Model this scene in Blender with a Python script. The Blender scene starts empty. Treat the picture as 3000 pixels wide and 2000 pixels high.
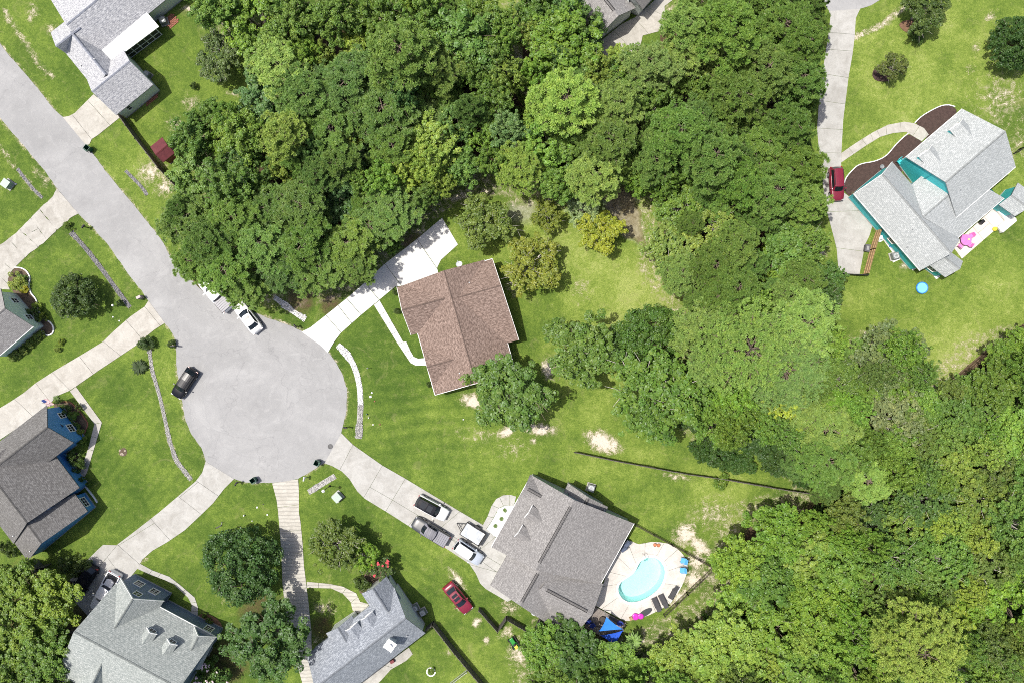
import bpy, bmesh, math, random
import numpy as np
from mathutils import Vector, geometry
random.seed(7); rng = np.random.default_rng(7)
sc = bpy.context.scene
COL = sc.collection
# ---------------------------------------------------------------- camera, sky, sun, exposure
CAMH = 100.0; FPX = 2130.0                      # drone height (m), focal length in photo pixels (3000 wide)
cam_d = bpy.data.cameras.new('drone_camera'); cam = bpy.data.objects.new('drone_camera', cam_d); COL.objects.link(cam)
cam.location = (0, 0, CAMH); cam.rotation_euler = (0, 0, 0)
cam_d.sensor_fit = 'HORIZONTAL'; cam_d.sensor_width = 36.0; cam_d.lens = 36.0*FPX/3000.0
cam_d.clip_start = 0.5; cam_d.clip_end = 8000
sc.camera = cam
SUN_EL = 67.0
SHX, SHY = 1.0, -0.12                           # direction in which shadows fall
wd = bpy.data.worlds.new('World'); sc.world = wd; wd.use_nodes = True
wn = wd.node_tree; bg = wn.nodes['Background']; sky = wn.nodes.new('ShaderNodeTexSky')
sky.sky_type = 'NISHITA'; sky.sun_disc = False; sky.sun_elevation = math.radians(SUN_EL)
sky.sun_rotation = math.atan2(-SHX, -SHY); sky.altitude = 20; sky.air_density = 0.7; sky.dust_density = 3.5; sky.ozone_density = 0.6
wn.links.new(sky.outputs[0], bg.inputs[0]); bg.inputs[1].default_value = 0.15
sun_d = bpy.data.lights.new('sun', 'SUN'); sun_d.energy = 4.6; sun_d.angle = math.radians(0.55); sun_d.color = (1.0, 0.955, 0.88)
sun = bpy.data.objects.new('sun', sun_d); COL.objects.link(sun)
_c = math.cos(math.radians(SUN_EL)); _n = math.hypot(SHX, SHY)
sun.rotation_euler = Vector((SHX/_n*_c, SHY/_n*_c, -math.sin(math.radians(SUN_EL)))).to_track_quat('-Z', 'Y').to_euler()
vs = sc.view_settings; vs.view_transform = 'Standard'; vs.look = 'None'; vs.exposure = 0.1; vs.gamma = 1.0; vs.use_curve_mapping = False
cy = sc.cycles; cy.use_denoising = False; cy.max_bounces = 8; cy.diffuse_bounces = 3; cy.glossy_bounces = 3
cy.transmission_bounces = 4; cy.transparent_max_bounces = 12; cy.caustics_reflective = False; cy.caustics_refractive = False
cy.filter_width = 0.95; cy.use_adaptive_sampling = True; cy.adaptive_threshold = 0.02

# ---------------------------------------------------------------- photo pixels -> places
def W(px, py, z=0.0):
    k = (CAMH - z)/FPX
    return Vector(((px - 1500)*k, (1000 - py)*k, z))
def T(i, x, y): return ((i % 4)*750 + x/3.136, (i//4)*500 + y/3.136)      # 4x4 grid of enlarged tiles
def D(x, y): return (x/0.784, y/0.784)                                   # the reduced full view
def TS(i, pts): return [T(i, *p) for p in pts]
def DS(pts): return [D(*p) for p in pts]
def WXY(p, z=0.0):
    w = W(p[0], p[1], z); return (w.x, w.y)

# ---------------------------------------------------------------- materials
def nodes(name):
    m = bpy.data.materials.new(name); m.use_nodes = True
    nt = m.node_tree; b = nt.nodes['Principled BSDF']
    return m, nt, b
def N(nt, typ, **kw):
    n = nt.nodes.new(typ)
    for k, v in kw.items():
        if k.startswith('i_'): n.inputs[k[2:].replace('_', ' ')].default_value = v
        else: setattr(n, k, v)
    return n
def L(nt, a, b): nt.links.new(a, b)
def rgba(c): return (c[0], c[1], c[2], 1.0)
def mixc(nt, fac, a, b, blend='MIX'):
    n = nt.nodes.new('ShaderNodeMix'); n.data_type = 'RGBA'; n.blend_type = blend
    for s, v in ((0, fac), (6, a), (7, b)):
        if hasattr(v, 'is_output') or isinstance(v, bpy.types.NodeSocket): nt.links.new(v, n.inputs[s])
        else: n.inputs[s].default_value = v if s == 0 else rgba(v)
    return n.outputs[2]
def ramp(nt, fac, stops):
    r = nt.nodes.new('ShaderNodeValToRGB'); e = r.color_ramp.elements
    while len(e) < len(stops): e.new(0.5)
    for i, (p, c) in enumerate(stops):
        e[i].position = p; e[i].color = rgba(c) if hasattr(c, '__len__') else (c, c, c, 1)
    nt.links.new(fac, r.inputs[0]); return r.outputs[0]
def noise(nt, scale, detail=4, rough=0.55, vec=None, dist=0.0):
    n = nt.nodes.new('ShaderNodeTexNoise'); n.inputs['Scale'].default_value = scale
    n.inputs['Detail'].default_value = detail; n.inputs['Roughness'].default_value = rough; n.inputs['Distortion'].default_value = dist
    if vec is not None: nt.links.new(vec, n.inputs['Vector'])
    return n.outputs[0]
def bump(nt, b, h, strength, dist=0.05):
    n = nt.nodes.new('ShaderNodeBump'); n.inputs['Strength'].default_value = strength; n.inputs['Distance'].default_value = dist
    nt.links.new(h, n.inputs['Height']); nt.links.new(n.outputs[0], b.inputs['Normal'])
def geo_pos(nt): return nt.nodes.new('ShaderNodeNewGeometry').outputs['Position']
def objcoord(nt): return nt.nodes.new('ShaderNodeTexCoord').outputs['Object']
MATS = {}
def pm(name, col, rough=0.7, var=0.12, scale=2.0, metal=0.0, spec=0.4, bmp=0.0, bscale=30.0, coat=0.0, rnd=0.0, fine=0.0):
    """painted / plain material with colour drift, fine grain and optional relief"""
    if name in MATS: return MATS[name]
    m, nt, b = nodes(name); pos = objcoord(nt)
    c = mixc(nt, ramp(nt, noise(nt, scale, 5, 0.6, pos), [(0.3, 0.0), (0.7, 1.0)]), [x*(1-var) for x in col], [min(1, x*(1+var)) for x in col])
    if fine: c = mixc(nt, ramp(nt, noise(nt, scale*14, 3, 0.7, pos), [(0.35, 0.0), (0.65, fine)]), c, [x*0.55 for x in col])
    if rnd:
        oi = nt.nodes.new('ShaderNodeObjectInfo')
        c = mixc(nt, ramp(nt, oi.outputs['Random'], [(0, 0.0), (1, rnd)]), c, [x*0.6 for x in col])
    L(nt, c, b.inputs['Base Color'])
    b.inputs['Roughness'].default_value = rough; b.inputs['Metallic'].default_value = metal
    b.inputs['Specular IOR Level'].default_value = spec; b.inputs['Coat Weight'].default_value = coat
    if bmp: bump(nt, b, noise(nt, bscale, 4, 0.6, pos), bmp, 0.02)
    MATS[name] = m; return m

def ground_mat():
    m, nt, b = nodes('lawn'); pos = geo_pos(nt)
    at = N(nt, 'ShaderNodeAttribute', attribute_name='mask'); sep = N(nt, 'ShaderNodeSeparateColor'); L(nt, at.outputs['Color'], sep.inputs[0])
    lime, dirt, litter = sep.outputs[0], sep.outputs[1], sep.outputs[2]; wet = at.outputs['Alpha']
    n1 = noise(nt, 0.22, 6, 0.62, pos, 0.6); n2 = noise(nt, 1.3, 6, 0.68, pos, 0.4); n3 = noise(nt, 7.0, 5, 0.72, pos); n4 = noise(nt, 24.0, 3, 0.75, pos)
    # grass tone: base mix by mask 'lime', modulated by patchy noise
    tone = N(nt, 'ShaderNodeMath', operation='MULTIPLY_ADD'); L(nt, n1, tone.inputs[0]); tone.inputs[1].default_value = 0.75; tone.inputs[2].default_value = -0.375
    t2 = N(nt, 'ShaderNodeMath', operation='ADD'); L(nt, tone.outputs[0], t2.inputs[0]); L(nt, lime, t2.inputs[1])
    t3 = N(nt, 'ShaderNodeMath', operation='MULTIPLY_ADD'); L(nt, ramp(nt, n2, [(0.32, 0.0), (0.68, 1.0)]), t3.inputs[0]); t3.inputs[1].default_value = 0.34; L(nt, t2.outputs[0], t3.inputs[2])
    t35 = N(nt, 'ShaderNodeMath', operation='MULTIPLY_ADD'); L(nt, ramp(nt, noise(nt, 3.4, 5, 0.75, pos, 0.5), [(0.33, 0.0), (0.67, 1.0)]), t35.inputs[0]); t35.inputs[1].default_value = 0.30; L(nt, t3.outputs[0], t35.inputs[2])
    t4 = N(nt, 'ShaderNodeMath', operation='SUBTRACT'); L(nt, t35.outputs[0], t4.inputs[0]); t4.inputs[1].default_value = 0.32
    g = ramp(nt, t4.outputs[0], [(0.0, (0.060, 0.115, 0.018)), (0.3, (0.118, 0.188, 0.030)), (0.55, (0.195, 0.278, 0.045)), (0.8, (0.305, 0.388, 0.078)), (1.0, (0.425, 0.485, 0.140))])
    g = mixc(nt, ramp(nt, n3, [(0.34, 0.62), (0.55, 0.0)]), g, (0.050, 0.098, 0.012))
    g = mixc(nt, ramp(nt, n3, [(0.54, 0.0), (0.74, 0.34)]), g, (0.37, 0.42, 0.11))
    g = mixc(nt, ramp(nt, n4, [(0.38, 0.55), (0.60, 0.0)]), g, (0.045, 0.085, 0.012))
    g = mixc(nt, ramp(nt, noise(nt, 0.55, 7, 0.72, pos, 1.2), [(0.55, 0.0), (0.75, 0.42)]), g, (0.30, 0.285, 0.125))
    # bare earth and sand by mask, broken up at several sizes
    def madd(a, k, b):
        q = N(nt, 'ShaderNodeMath', operation='MULTIPLY_ADD'); L(nt, a, q.inputs[0]); q.inputs[1].default_value = k
        if isinstance(b, (int, float)): q.inputs[2].default_value = b
        else: L(nt, b, q.inputs[2])
        return q.outputs[0]
    e2 = madd(n4, 0.9, madd(n3, 1.9, madd(n2, 2.3, madd(dirt, 1.25, -2.55))))
    df = ramp(nt, e2, [(0.40, 0.0), (0.62, 0.42), (1.0, 1.0)])
    sand = ramp(nt, e2, [(0.40, (0.27, 0.245, 0.14)), (0.70, (0.38, 0.325, 0.225)), (1.0, (0.62, 0.555, 0.46))])
    g = mixc(nt, df, g, sand)
    lf = N(nt, 'ShaderNodeMath', operation='MULTIPLY_ADD'); L(nt, n2, lf.inputs[0]); lf.inputs[1].default_value = 0.5; L(nt, litter, lf.inputs[2])
    g = mixc(nt, ramp(nt, lf.outputs[0], [(0.55, 0.0), (0.85, 1.0)]), g, ramp(nt, n3, [(0.3, (0.055, 0.037, 0.022)), (0.55, (0.10, 0.066, 0.038)), (0.75, (0.16, 0.11, 0.07))]))
    g = mixc(nt, wet, g, ramp(nt, n2, [(0.35, (0.24, 0.215, 0.15)), (0.65, (0.48, 0.47, 0.42))]))
    L(nt, g, b.inputs['Base Color']); b.inputs['Roughness'].default_value = 0.9; b.inputs['Specular IOR Level'].default_value = 0.15
    hsum = N(nt, 'ShaderNodeMath', operation='MULTIPLY_ADD'); L(nt, n4, hsum.inputs[0]); hsum.inputs[1].default_value = 0.6; L(nt, n3, hsum.inputs[2])
    bump(nt, b, hsum.outputs[0], 0.8, 0.09)
    return m
def asphalt_mat():
    m, nt, b = nodes('asphalt'); pos = geo_pos(nt)
    n1 = noise(nt, 0.12, 5, 0.6, pos, 1.0); n2 = noise(nt, 0.8, 6, 0.7, pos, 0.8); n3 = noise(nt, 30, 3, 0.8, pos)
    c = ramp(nt, n1, [(0.3, (0.290, 0.291, 0.290)), (0.52, (0.330, 0.331, 0.330)), (0.70, (0.390, 0.391, 0.388))])
    c = mixc(nt, ramp(nt, n2, [(0.52, 0.0), (0.72, 0.45)]), c, (0.45, 0.45, 0.445))
    c = mixc(nt, ramp(nt, n2, [(0.28, 0.45), (0.46, 0.0)]), c, (0.25, 0.25, 0.254))
    # tyre arcs round the bulb
    mp = N(nt, 'ShaderNodeVectorMath', operation='SUBTRACT'); L(nt, pos, mp.inputs[0]); cc = W(775, 1170); mp.inputs[1].default_value = (cc.x, cc.y, 0)
    ln = N(nt, 'ShaderNodeVectorMath', operation='LENGTH'); L(nt, mp.outputs[0], ln.inputs[0])
    ad = N(nt, 'ShaderNodeMath', operation='MULTIPLY_ADD'); L(nt, noise(nt, 0.25, 3, 0.5, pos), ad.inputs[0]); ad.inputs[1].default_value = 2.6; L(nt, ln.outputs['Value'], ad.inputs[2])
    cb = N(nt, 'ShaderNodeCombineXYZ'); L(nt, ad.outputs[0], cb.inputs[0])
    c = mixc(nt, ramp(nt, noise(nt, 2.4, 2, 0.6, cb.outputs[0]), [(0.54, 0.0), (0.68, 0.22)]), c, (0.24, 0.24, 0.245))
    # hairline cracks
    vo = N(nt, 'ShaderNodeTexVoronoi', feature='DISTANCE_TO_EDGE'); vo.inputs['Scale'].default_value = 0.10; vo.inputs['Randomness'].default_value = 1.0
    wv = N(nt, 'ShaderNodeVectorMath', operation='SCALE'); nn = N(nt, 'ShaderNodeTexNoise'); nn.inputs['Scale'].default_value = 0.5; nn.inputs['Detail'].default_value = 6; L(nt, pos, nn.inputs['Vector'])
    L(nt, nn.outputs['Color'], wv.inputs[0]); wv.inputs[3].default_value = 3.0
    av = N(nt, 'ShaderNodeVectorMath', operation='ADD'); L(nt, pos, av.inputs[0]); L(nt, wv.outputs[0], av.inputs[1]); L(nt, av.outputs[0], vo.inputs['Vector'])
    c = mixc(nt, ramp(nt, vo.outputs['Distance'], [(0.0, 0.34), (0.005, 0.0)]), c, (0.15, 0.15, 0.155))
    c = mixc(nt, ramp(nt, n3, [(0.35, 0.30), (0.65, 0.0)]), c, (0.22, 0.22, 0.225))
    L(nt, c, b.inputs['Base Color']); b.inputs['Roughness'].default_value = 0.88; b.inputs['Specular IOR Level'].default_value = 0.2
    bump(nt, b, n3, 0.25, 0.01); return m
def concrete_mat(name, col, stain=0.5, rib=None):
    m, nt, b = nodes(name); pos = geo_pos(nt); oi = nt.nodes.new('ShaderNodeObjectInfo')
    n1 = noise(nt, 0.55, 7, 0.66, pos, 0.7); n2 = noise(nt, 3.0, 5, 0.7, pos, 0.5); n3 = noise(nt, 28, 3, 0.8, pos)
    c = mixc(nt, ramp(nt, oi.outputs['Random'], [(0, 0.0), (1, 0.35*stain)]), col, [x*0.72 for x in col])
    c = mixc(nt, ramp(nt, n1, [(0.40, 0.0), (0.70, stain)]), c, [col[0]*0.55, col[1]*0.53, col[2]*0.50])
    c = mixc(nt, ramp(nt, n2, [(0.30, 0.45*stain), (0.5, 0.0)]), c, [col[0]*0.5, col[1]*0.49, col[2]*0.46])
    c = mixc(nt, ramp(nt, n2, [(0.58, 0.0), (0.75, 0.5)]), c, [min(0.85, x*1.25) for x in col])
    c = mixc(nt, ramp(nt, n3, [(0.35, 0.22), (0.6, 0.0)]), c, [x*0.5 for x in col])
    if rib:
        w = N(nt, 'ShaderNodeTexWave', wave_type='BANDS', bands_direction='Y'); w.inputs['Scale'].default_value = 0.62; w.inputs['Distortion'].default_value = 2.2; w.inputs['Detail'].default_value = 3; w.inputs['Detail Scale'].default_value = 1.5
        L(nt, pos, w.inputs['Vector']); c = mixc(nt, ramp(nt, w.outputs['Fac'], [(0.05, 0.5), (0.4, 0.0)]), c, [x*0.45 for x in col])
    L(nt, c, b.inputs['Base Color']); b.inputs['Roughness'].default_value = 0.85; b.inputs['Specular IOR Level'].default_value = 0.25
    bump(nt, b, n3, 0.15, 0.01); return m
def shingle_mat(name, c1, c2, c3):
    m, nt, b = nodes(name)
    uv = N(nt, 'ShaderNodeUVMap', uv_map='UVMap').outputs[0]
    br = N(nt, 'ShaderNodeTexBrick'); L(nt, uv, br.inputs['Vector'])
    br.inputs['Scale'].default_value = 1.0; br.inputs['Brick Width'].default_value = 0.31; br.inputs['Row Height'].default_value = 0.19
    br.inputs['Mortar Size'].default_value = 0.02; br.inputs['Mortar Smooth'].default_value = 0.6; br.inputs['Bias'].default_value = 0.0
    br.inputs['Color1'].default_value = rgba(c1); br.inputs['Color2'].default_value = rgba(c2); br.inputs['Mortar'].default_value = rgba([x*0.55 for x in c1])
    sx = N(nt, 'ShaderNodeVectorMath', operation='MULTIPLY'); L(nt, uv, sx.inputs[0]); sx.inputs[1].default_value = (1.0, 1.9, 1.0)
    n1 = noise(nt, 2.7, 3, 0.75, sx.outputs[0]); n2 = noise(nt, 0.35, 5, 0.6, uv, 0.6)
    c = mixc(nt, ramp(nt, n1, [(0.50, 0.0), (0.60, 0.85)]), br.outputs['Color'], c3)
    c = mixc(nt, ramp(nt, n1, [(0.34, 0.65), (0.45, 0.0)]), c, [min(0.9, x*1.3) for x in c2])
    c = mixc(nt, ramp(nt, n2, [(0.4, 0.0), (0.75, 0.45)]), c, [x*0.7 for x in c1])
    c = mixc(nt, ramp(nt, noise(nt, 22, 2, 0.8, uv), [(0.35, 0.35), (0.6, 0.0)]), c, [x*0.5 for x in c1])
    L(nt, c, b.inputs['Base Color']); b.inputs['Roughness'].default_value = 0.92; b.inputs['Specular IOR Level'].default_value = 0.2
    bump(nt, b, br.outputs['Fac'], -0.5, 0.02); return m
def siding_mat(name, col):
    m, nt, b = nodes(name); pos = geo_pos(nt); sp = N(nt, 'ShaderNodeSeparateXYZ'); L(nt, pos, sp.inputs[0])
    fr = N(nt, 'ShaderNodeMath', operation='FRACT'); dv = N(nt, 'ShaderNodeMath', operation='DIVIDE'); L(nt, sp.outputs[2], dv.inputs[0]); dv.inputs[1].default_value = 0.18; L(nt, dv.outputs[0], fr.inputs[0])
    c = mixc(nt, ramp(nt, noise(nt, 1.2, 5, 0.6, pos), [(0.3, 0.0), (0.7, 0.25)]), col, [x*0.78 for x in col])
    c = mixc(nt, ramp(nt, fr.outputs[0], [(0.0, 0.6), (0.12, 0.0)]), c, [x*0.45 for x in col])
    L(nt, c, b.inputs['Base Color']); b.inputs['Roughness'].default_value = 0.6
    bump(nt, b, fr.outputs[0], 0.6, 0.02); return m
def leaf_mat(name, needles=False):
    """leaf colour = object colour x per-leaf variation stored in the mesh"""
    m, nt, b = nodes(name); nt.nodes.remove(b); out = nt.nodes['Material Output']
    oi = nt.nodes.new('ShaderNodeObjectInfo'); at = N(nt, 'ShaderNodeAttribute', attribute_name='tint')
    sep = N(nt, 'ShaderNodeSeparateColor'); L(nt, at.outputs['Color'], sep.inputs[0])
    c = mixc(nt, 1.0, oi.outputs['Color'], ramp(nt, sep.outputs[0], [(0.0, (0.55, 0.60, 0.60)), (0.5, (1.0, 1.0, 1.0)), (1.0, (1.65, 1.45, 1.25))]), 'MULTIPLY')
    hs = N(nt, 'ShaderNodeHueSaturation'); hs.inputs['Saturation'].default_value = 1.0
    mh = N(nt, 'ShaderNodeMath', operation='MULTIPLY_ADD'); L(nt, sep.outputs[1], mh.inputs[0]); mh.inputs[1].default_value = 0.03; mh.inputs[2].default_value = 0.485
    L(nt, mh.outputs[0], hs.inputs['Hue']); L(nt, c, hs.inputs['Color']); c = hs.outputs[0]
    df = N(nt, 'ShaderNodeBsdfDiffuse'); L(nt, c, df.inputs[0])
    tr = N(nt, 'ShaderNodeBsdfTranslucent'); tc = mixc(nt, 1.0, c, (1.15, 1.2, 0.5), 'MULTIPLY'); L(nt, tc, tr.inputs[0])
    m1 = N(nt, 'ShaderNodeMixShader'); m1.inputs[0].default_value = 0.27 if not needles else 0.20; L(nt, df.outputs[0], m1.inputs[1]); L(nt, tr.outputs[0], m1.inputs[2])
    gl = N(nt, 'ShaderNodeBsdfGlossy'); gl.inputs['Roughness'].default_value = 0.42; gl.inputs[0].default_value = (0.9, 0.95, 1.0, 1)
    m2 = N(nt, 'ShaderNodeMixShader'); m2.inputs[0].default_value = 0.02 if not needles else 0.012; L(nt, m1.outputs[0], m2.inputs[1]); L(nt, gl.outputs[0], m2.inputs[2])
    L(nt, m2.outputs[0], out.inputs['Surface']); return m
def water_mat(name, tint, gl_w=0.35, ripple=0.15, rscale=3.0):
    m, nt, b = nodes(name); nt.nodes.remove(b); out = nt.nodes['Material Output']; pos = geo_pos(nt)
    tp = N(nt, 'ShaderNodeBsdfTransparent'); tp.inputs[0].default_value = rgba(tint)
    gl = N(nt, 'ShaderNodeBsdfGlossy'); gl.inputs['Roughness'].default_value = 0.03
    bp = N(nt, 'ShaderNodeBump'); bp.inputs['Strength'].default_value = ripple; bp.inputs['Distance'].default_value = 0.05; L(nt, noise(nt, rscale, 4, 0.6, pos), bp.inputs['Height']); L(nt, bp.outputs[0], gl.inputs['Normal'])
    fr = N(nt, 'ShaderNodeFresnel'); fr.inputs[0].default_value = 1.33
    ms = N(nt, 'ShaderNodeMixShader'); L(nt, fr.outputs[0], ms.inputs[0]); L(nt, tp.outputs[0], ms.inputs[1]); L(nt, gl.outputs[0], ms.inputs[2])
    L(nt, ms.outputs[0], out.inputs['Surface']); return m

M = {}
M['ground'] = ground_mat(); M['asphalt'] = asphalt_mat()
M['conc'] = concrete_mat('concrete', (0.47, 0.465, 0.44), 0.6)
M['conc_warm'] = concrete_mat('concrete_warm', (0.51, 0.49, 0.445), 0.65)
M['conc_white'] = concrete_mat('concrete_bright', (0.68, 0.68, 0.665), 0.2)
M['conc_old'] = concrete_mat('concrete_old', (0.49, 0.475, 0.435), 0.75)
M['conc_rib'] = concrete_mat('concrete_ribbed', (0.54, 0.52, 0.465), 0.5, True)
M['deck_conc'] = concrete_mat('pool_deck_concrete', (0.62, 0.59, 0.55), 0.5)
M['patio'] = concrete_mat('patio_tile', (0.72, 0.64, 0.58), 0.25)
M['leaf'] = leaf_mat('foliage'); M['needle'] = leaf_mat('needle_foliage', True)
M['bark'] = pm('bark', (0.16, 0.125, 0.095), 0.95, 0.4, 6, bmp=0.6, bscale=20)
M['pale_bark'] = pm('pale_bark', (0.42, 0.39, 0.35), 0.9, 0.3, 6, bmp=0.4, bscale=20)
M['white_trim'] = pm('white_trim', (0.80, 0.80, 0.79), 0.5, 0.05)
M['white_metal'] = pm('white_metal', (0.84, 0.84, 0.83), 0.45, 0.03)
M['glass'] = pm('window_glass', (0.015, 0.018, 0.02), 0.08, 0.2, spec=0.6)
M['black'] = pm('black_plastic', (0.02, 0.02, 0.022), 0.5, 0.2)
M['rubber'] = pm('rubber', (0.018, 0.018, 0.018), 0.85, 0.2)
M['chrome'] = pm('chrome', (0.6, 0.6, 0.6), 0.2, 0.05, metal=1.0)
M['galv'] = pm('galvanised', (0.42, 0.43, 0.44), 0.45, 0.15, metal=0.6)
M['mulch'] = pm('mulch', (0.075, 0.047, 0.040), 0.95, 0.35, 3, bmp=1.0, bscale=18, fine=0.6)
M['mulch_red'] = pm('pine_straw', (0.20, 0.115, 0.07), 0.95, 0.35, 3, bmp=1.0, bscale=18, fine=0.5)
M['soil'] = pm('bed_soil', (0.13, 0.095, 0.065), 0.95, 0.35, 3, bmp=1.0, bscale=18, fine=0.5)
M['fence_dark'] = pm('weathered_fence', (0.14, 0.125, 0.115), 0.9, 0.4, 3, rnd=0.4, bmp=0.4)
M['fence_brown'] = pm('brown_fence', (0.17, 0.115, 0.075), 0.9, 0.4, 3, rnd=0.4, bmp=0.4)
M['wood_tan'] = pm('tan_timber', (0.40, 0.27, 0.14), 0.85, 0.25, 3, rnd=0.3, bmp=0.3)
M['deck_wood'] = pm('grey_deck_board', (0.27, 0.235, 0.21), 0.9, 0.3, 3, rnd=0.5, bmp=0.4)
M['brick'] = pm('red_brick', (0.33, 0.13, 0.09), 0.9, 0.3, 4, rnd=0.4)
M['green_bin'] = pm('green_plastic', (0.012, 0.085, 0.055), 0.45, 0.15)
M['box_green'] = pm('pale_green_paint', (0.36, 0.44, 0.38), 0.5, 0.08)
M['dish'] = pm('dish_grey', (0.55, 0.58, 0.59), 0.4, 0.05)

# ---------------------------------------------------------------- object helpers
ROOT = {}
def tag(o, label=None, cat=None, group=None, kind=None):
    if label: o['label'] = label
    if cat: o['category'] = cat
    if group: o['group'] = group
    if kind: o['kind'] = kind
    return o
def thing(name, label, cat, loc, rz=0.0, group=None):
    o = bpy.data.objects.new(name, None); COL.objects.link(o); o.empty_display_size = 0.3
    o.location = loc; o.rotation_euler = (0, 0, rz); tag(o, label, cat, group)
    ROOT[o.name] = Vector(loc); return o
def link(name, me, mat=None, parent=None):
    o = bpy.data.objects.new(name, me); COL.objects.link(o)
    if mat is not None and len(me.materials) == 0:
        for mm in (mat if isinstance(mat, (list, tuple)) else [mat]): me.materials.append(mm)
    if parent is not None: o.parent = parent
    return o
class MB:
    """collects shapes, builds ONE mesh object"""
    def __init__(s): s.v = []; s.f = []; s.mi = []; s.uv = None; s.m = 0
    def poly(s, pts):
        k = len(s.v); s.v += [tuple(p) for p in pts]; s.f.append(tuple(range(k, k+len(pts)))); s.mi.append(s.m); return s
    def box(s, c, d, rz=0.0, tilt=None):
        cx, cy_, cz = c; a, b_, h = d[0]/2, d[1]/2, d[2]/2; k = len(s.v); co, si = math.cos(rz), math.sin(rz)
        for z in (-h, h):
            for x, y in ((-a, -b_), (a, -b_), (a, b_), (-a, b_)):
                s.v.append((cx + x*co - y*si, cy_ + x*si + y*co, cz + z))
        for f in ((3, 2, 1, 0), (4, 5, 6, 7), (0, 1, 5, 4), (1, 2, 6, 5), (2, 3, 7, 6), (3, 0, 4, 7)):
            s.f.append(tuple(k+i for i in f)); s.mi.append(s.m)
        return s
    def bar(s, p, q, w, h=None):
        """box of section w x h running from p to q"""
        p = Vector(p); q = Vector(q); h = h or w; d = (q-p); 
        if d.length < 1e-6: return s
        d.normalize(); side = d.cross(Vector((0, 0, 1)))
        if side.length < 1e-3: side = Vector((1, 0, 0))
        side.normalize(); up = side.cross(d); k = len(s.v)
        for e in (p, q):
            for a, b_ in ((-1, -1), (1, -1), (1, 1), (-1, 1)): s.v.append(tuple(e + side*a*w/2 + up*b_*h/2))
        for f in ((3, 2, 1, 0), (4, 5, 6, 7), (0, 1, 5, 4), (1, 2, 6, 5), (2, 3, 7, 6), (3, 0, 4, 7)):
            s.f.append(tuple(k+i for i in f)); s.mi.append(s.m)
        return s
    def tube(s, pts, rads, n=8, cap=True):
        pts = [Vector(p) for p in pts]; k = len(s.v)
        for i, p in enumerate(pts):
            d = (pts[min(i+1, len(pts)-1)] - pts[max(i-1, 0)]); d = d.normalized() if d.length > 1e-6 else Vector((0, 0, 1))
            a = d.cross(Vector((0.13, 0.97, 0.2))); a = a.normalized() if a.length > 1e-3 else Vector((1, 0, 0)); b_ = d.cross(a)
            r = rads[i] if hasattr(rads, '__len__') else rads
            for j in range(n):
                t = 2*math.pi*j/n; s.v.append(tuple(p + a*r*math.cos(t) + b_*r*math.sin(t)))
        for i in range(len(pts)-1):
            for j in range(n):
                s.f.append((k+i*n+j, k+i*n+(j+1) % n, k+(i+1)*n+(j+1) % n, k+(i+1)*n+j)); s.mi.append(s.m)
        if cap:
            s.f.append(tuple(k+j for j in range(n))[::-1]); s.mi.append(s.m); b0 = k+(len(pts)-1)*n; s.f.append(tuple(b0+j for j in range(n))); s.mi.append(s.m)
        return s
    def lathe(s, c, prof, n=16):
        k = len(s.v)
        for r, z in prof:
            for j in range(n):
                t = 2*math.pi*j/n; s.v.append((c[0]+r*math.cos(t), c[1]+r*math.sin(t), c[2]+z))
        for i in range(len(prof)-1):
            for j in range(n):
                s.f.append((k+i*n+j, k+i*n+(j+1) % n, k+(i+1)*n+(j+1) % n, k+(i+1)*n+j)); s.mi.append(s.m)
        if prof[-1][0] > 1e-4: b0 = k+(len(prof)-1)*n; s.f.append(tuple(b0+j for j in range(n))); s.mi.append(s.m)
        if prof[0][0] > 1e-4: s.f.append(tuple(k+j for j in range(n))[::-1]); s.mi.append(s.m)
        return s
    def prism(s, pts2, z0, z1):
        """vertical prism over a 2D outline (any orientation, concave allowed)"""
        n = len(pts2); ar = sum(pts2[i][0]*pts2[(i+1) % n][1]-pts2[(i+1) % n][0]*pts2[i][1] for i in range(n))
        p = list(pts2) if ar > 0 else list(pts2)[::-1]; k = len(s.v)
        s.v += [(a[0], a[1], z0) for a in p] + [(a[0], a[1], z1) for a in p]
        for t in geometry.tessellate_polygon([[Vector((a[0], a[1], 0)) for a in p]]):
            x = [p[i] for i in t]; cr = (x[1][0]-x[0][0])*(x[2][1]-x[0][1])-(x[1][1]-x[0][1])*(x[2][0]-x[0][0])
            t = t if cr > 0 else t[::-1]
            s.f.append(tuple(k+n+i for i in t)); s.mi.append(s.m); s.f.append(tuple(k+i for i in t[::-1])); s.mi.append(s.m)
        for i in range(n):
            j = (i+1) % n; s.f.append((k+i, k+j, k+n+j, k+n+i)); s.mi.append(s.m)
        return s
    def mesh(s, name, off=None):
        me = bpy.data.meshes.new(name)
        v = s.v if off is None else [(a[0]-off[0], a[1]-off[1], a[2]-off[2]) for a in s.v]
        me.from_pydata(v, [], s.f)
        if any(s.mi): me.polygons.foreach_set('material_index', s.mi)
        me.update(); return me
    def build(s, name, mat, parent=None, world=True, smooth=False):
        off = None
        if parent is not None and world:
            r = parent
            while r.parent is not None: r = r.parent
            off = ROOT.get(r.name, r.location)
        me = s.mesh(name, off)
        if smooth:
            for p in me.polygons: p.use_smooth = True
        return link(name, me, mat, parent)
def copy_tree(o, parent=None):
    c = o.copy(); COL.objects.link(c); c.parent = parent
    for ch in list(o.children): copy_tree(ch, c)
    return c
def bevel_obj(o, w=0.01, seg=2):
    b = o.modifiers.new('bevel', 'BEVEL'); b.width = w; b.segments = seg; b.limit_method = 'ANGLE'; b.angle_limit = 0.6
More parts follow.
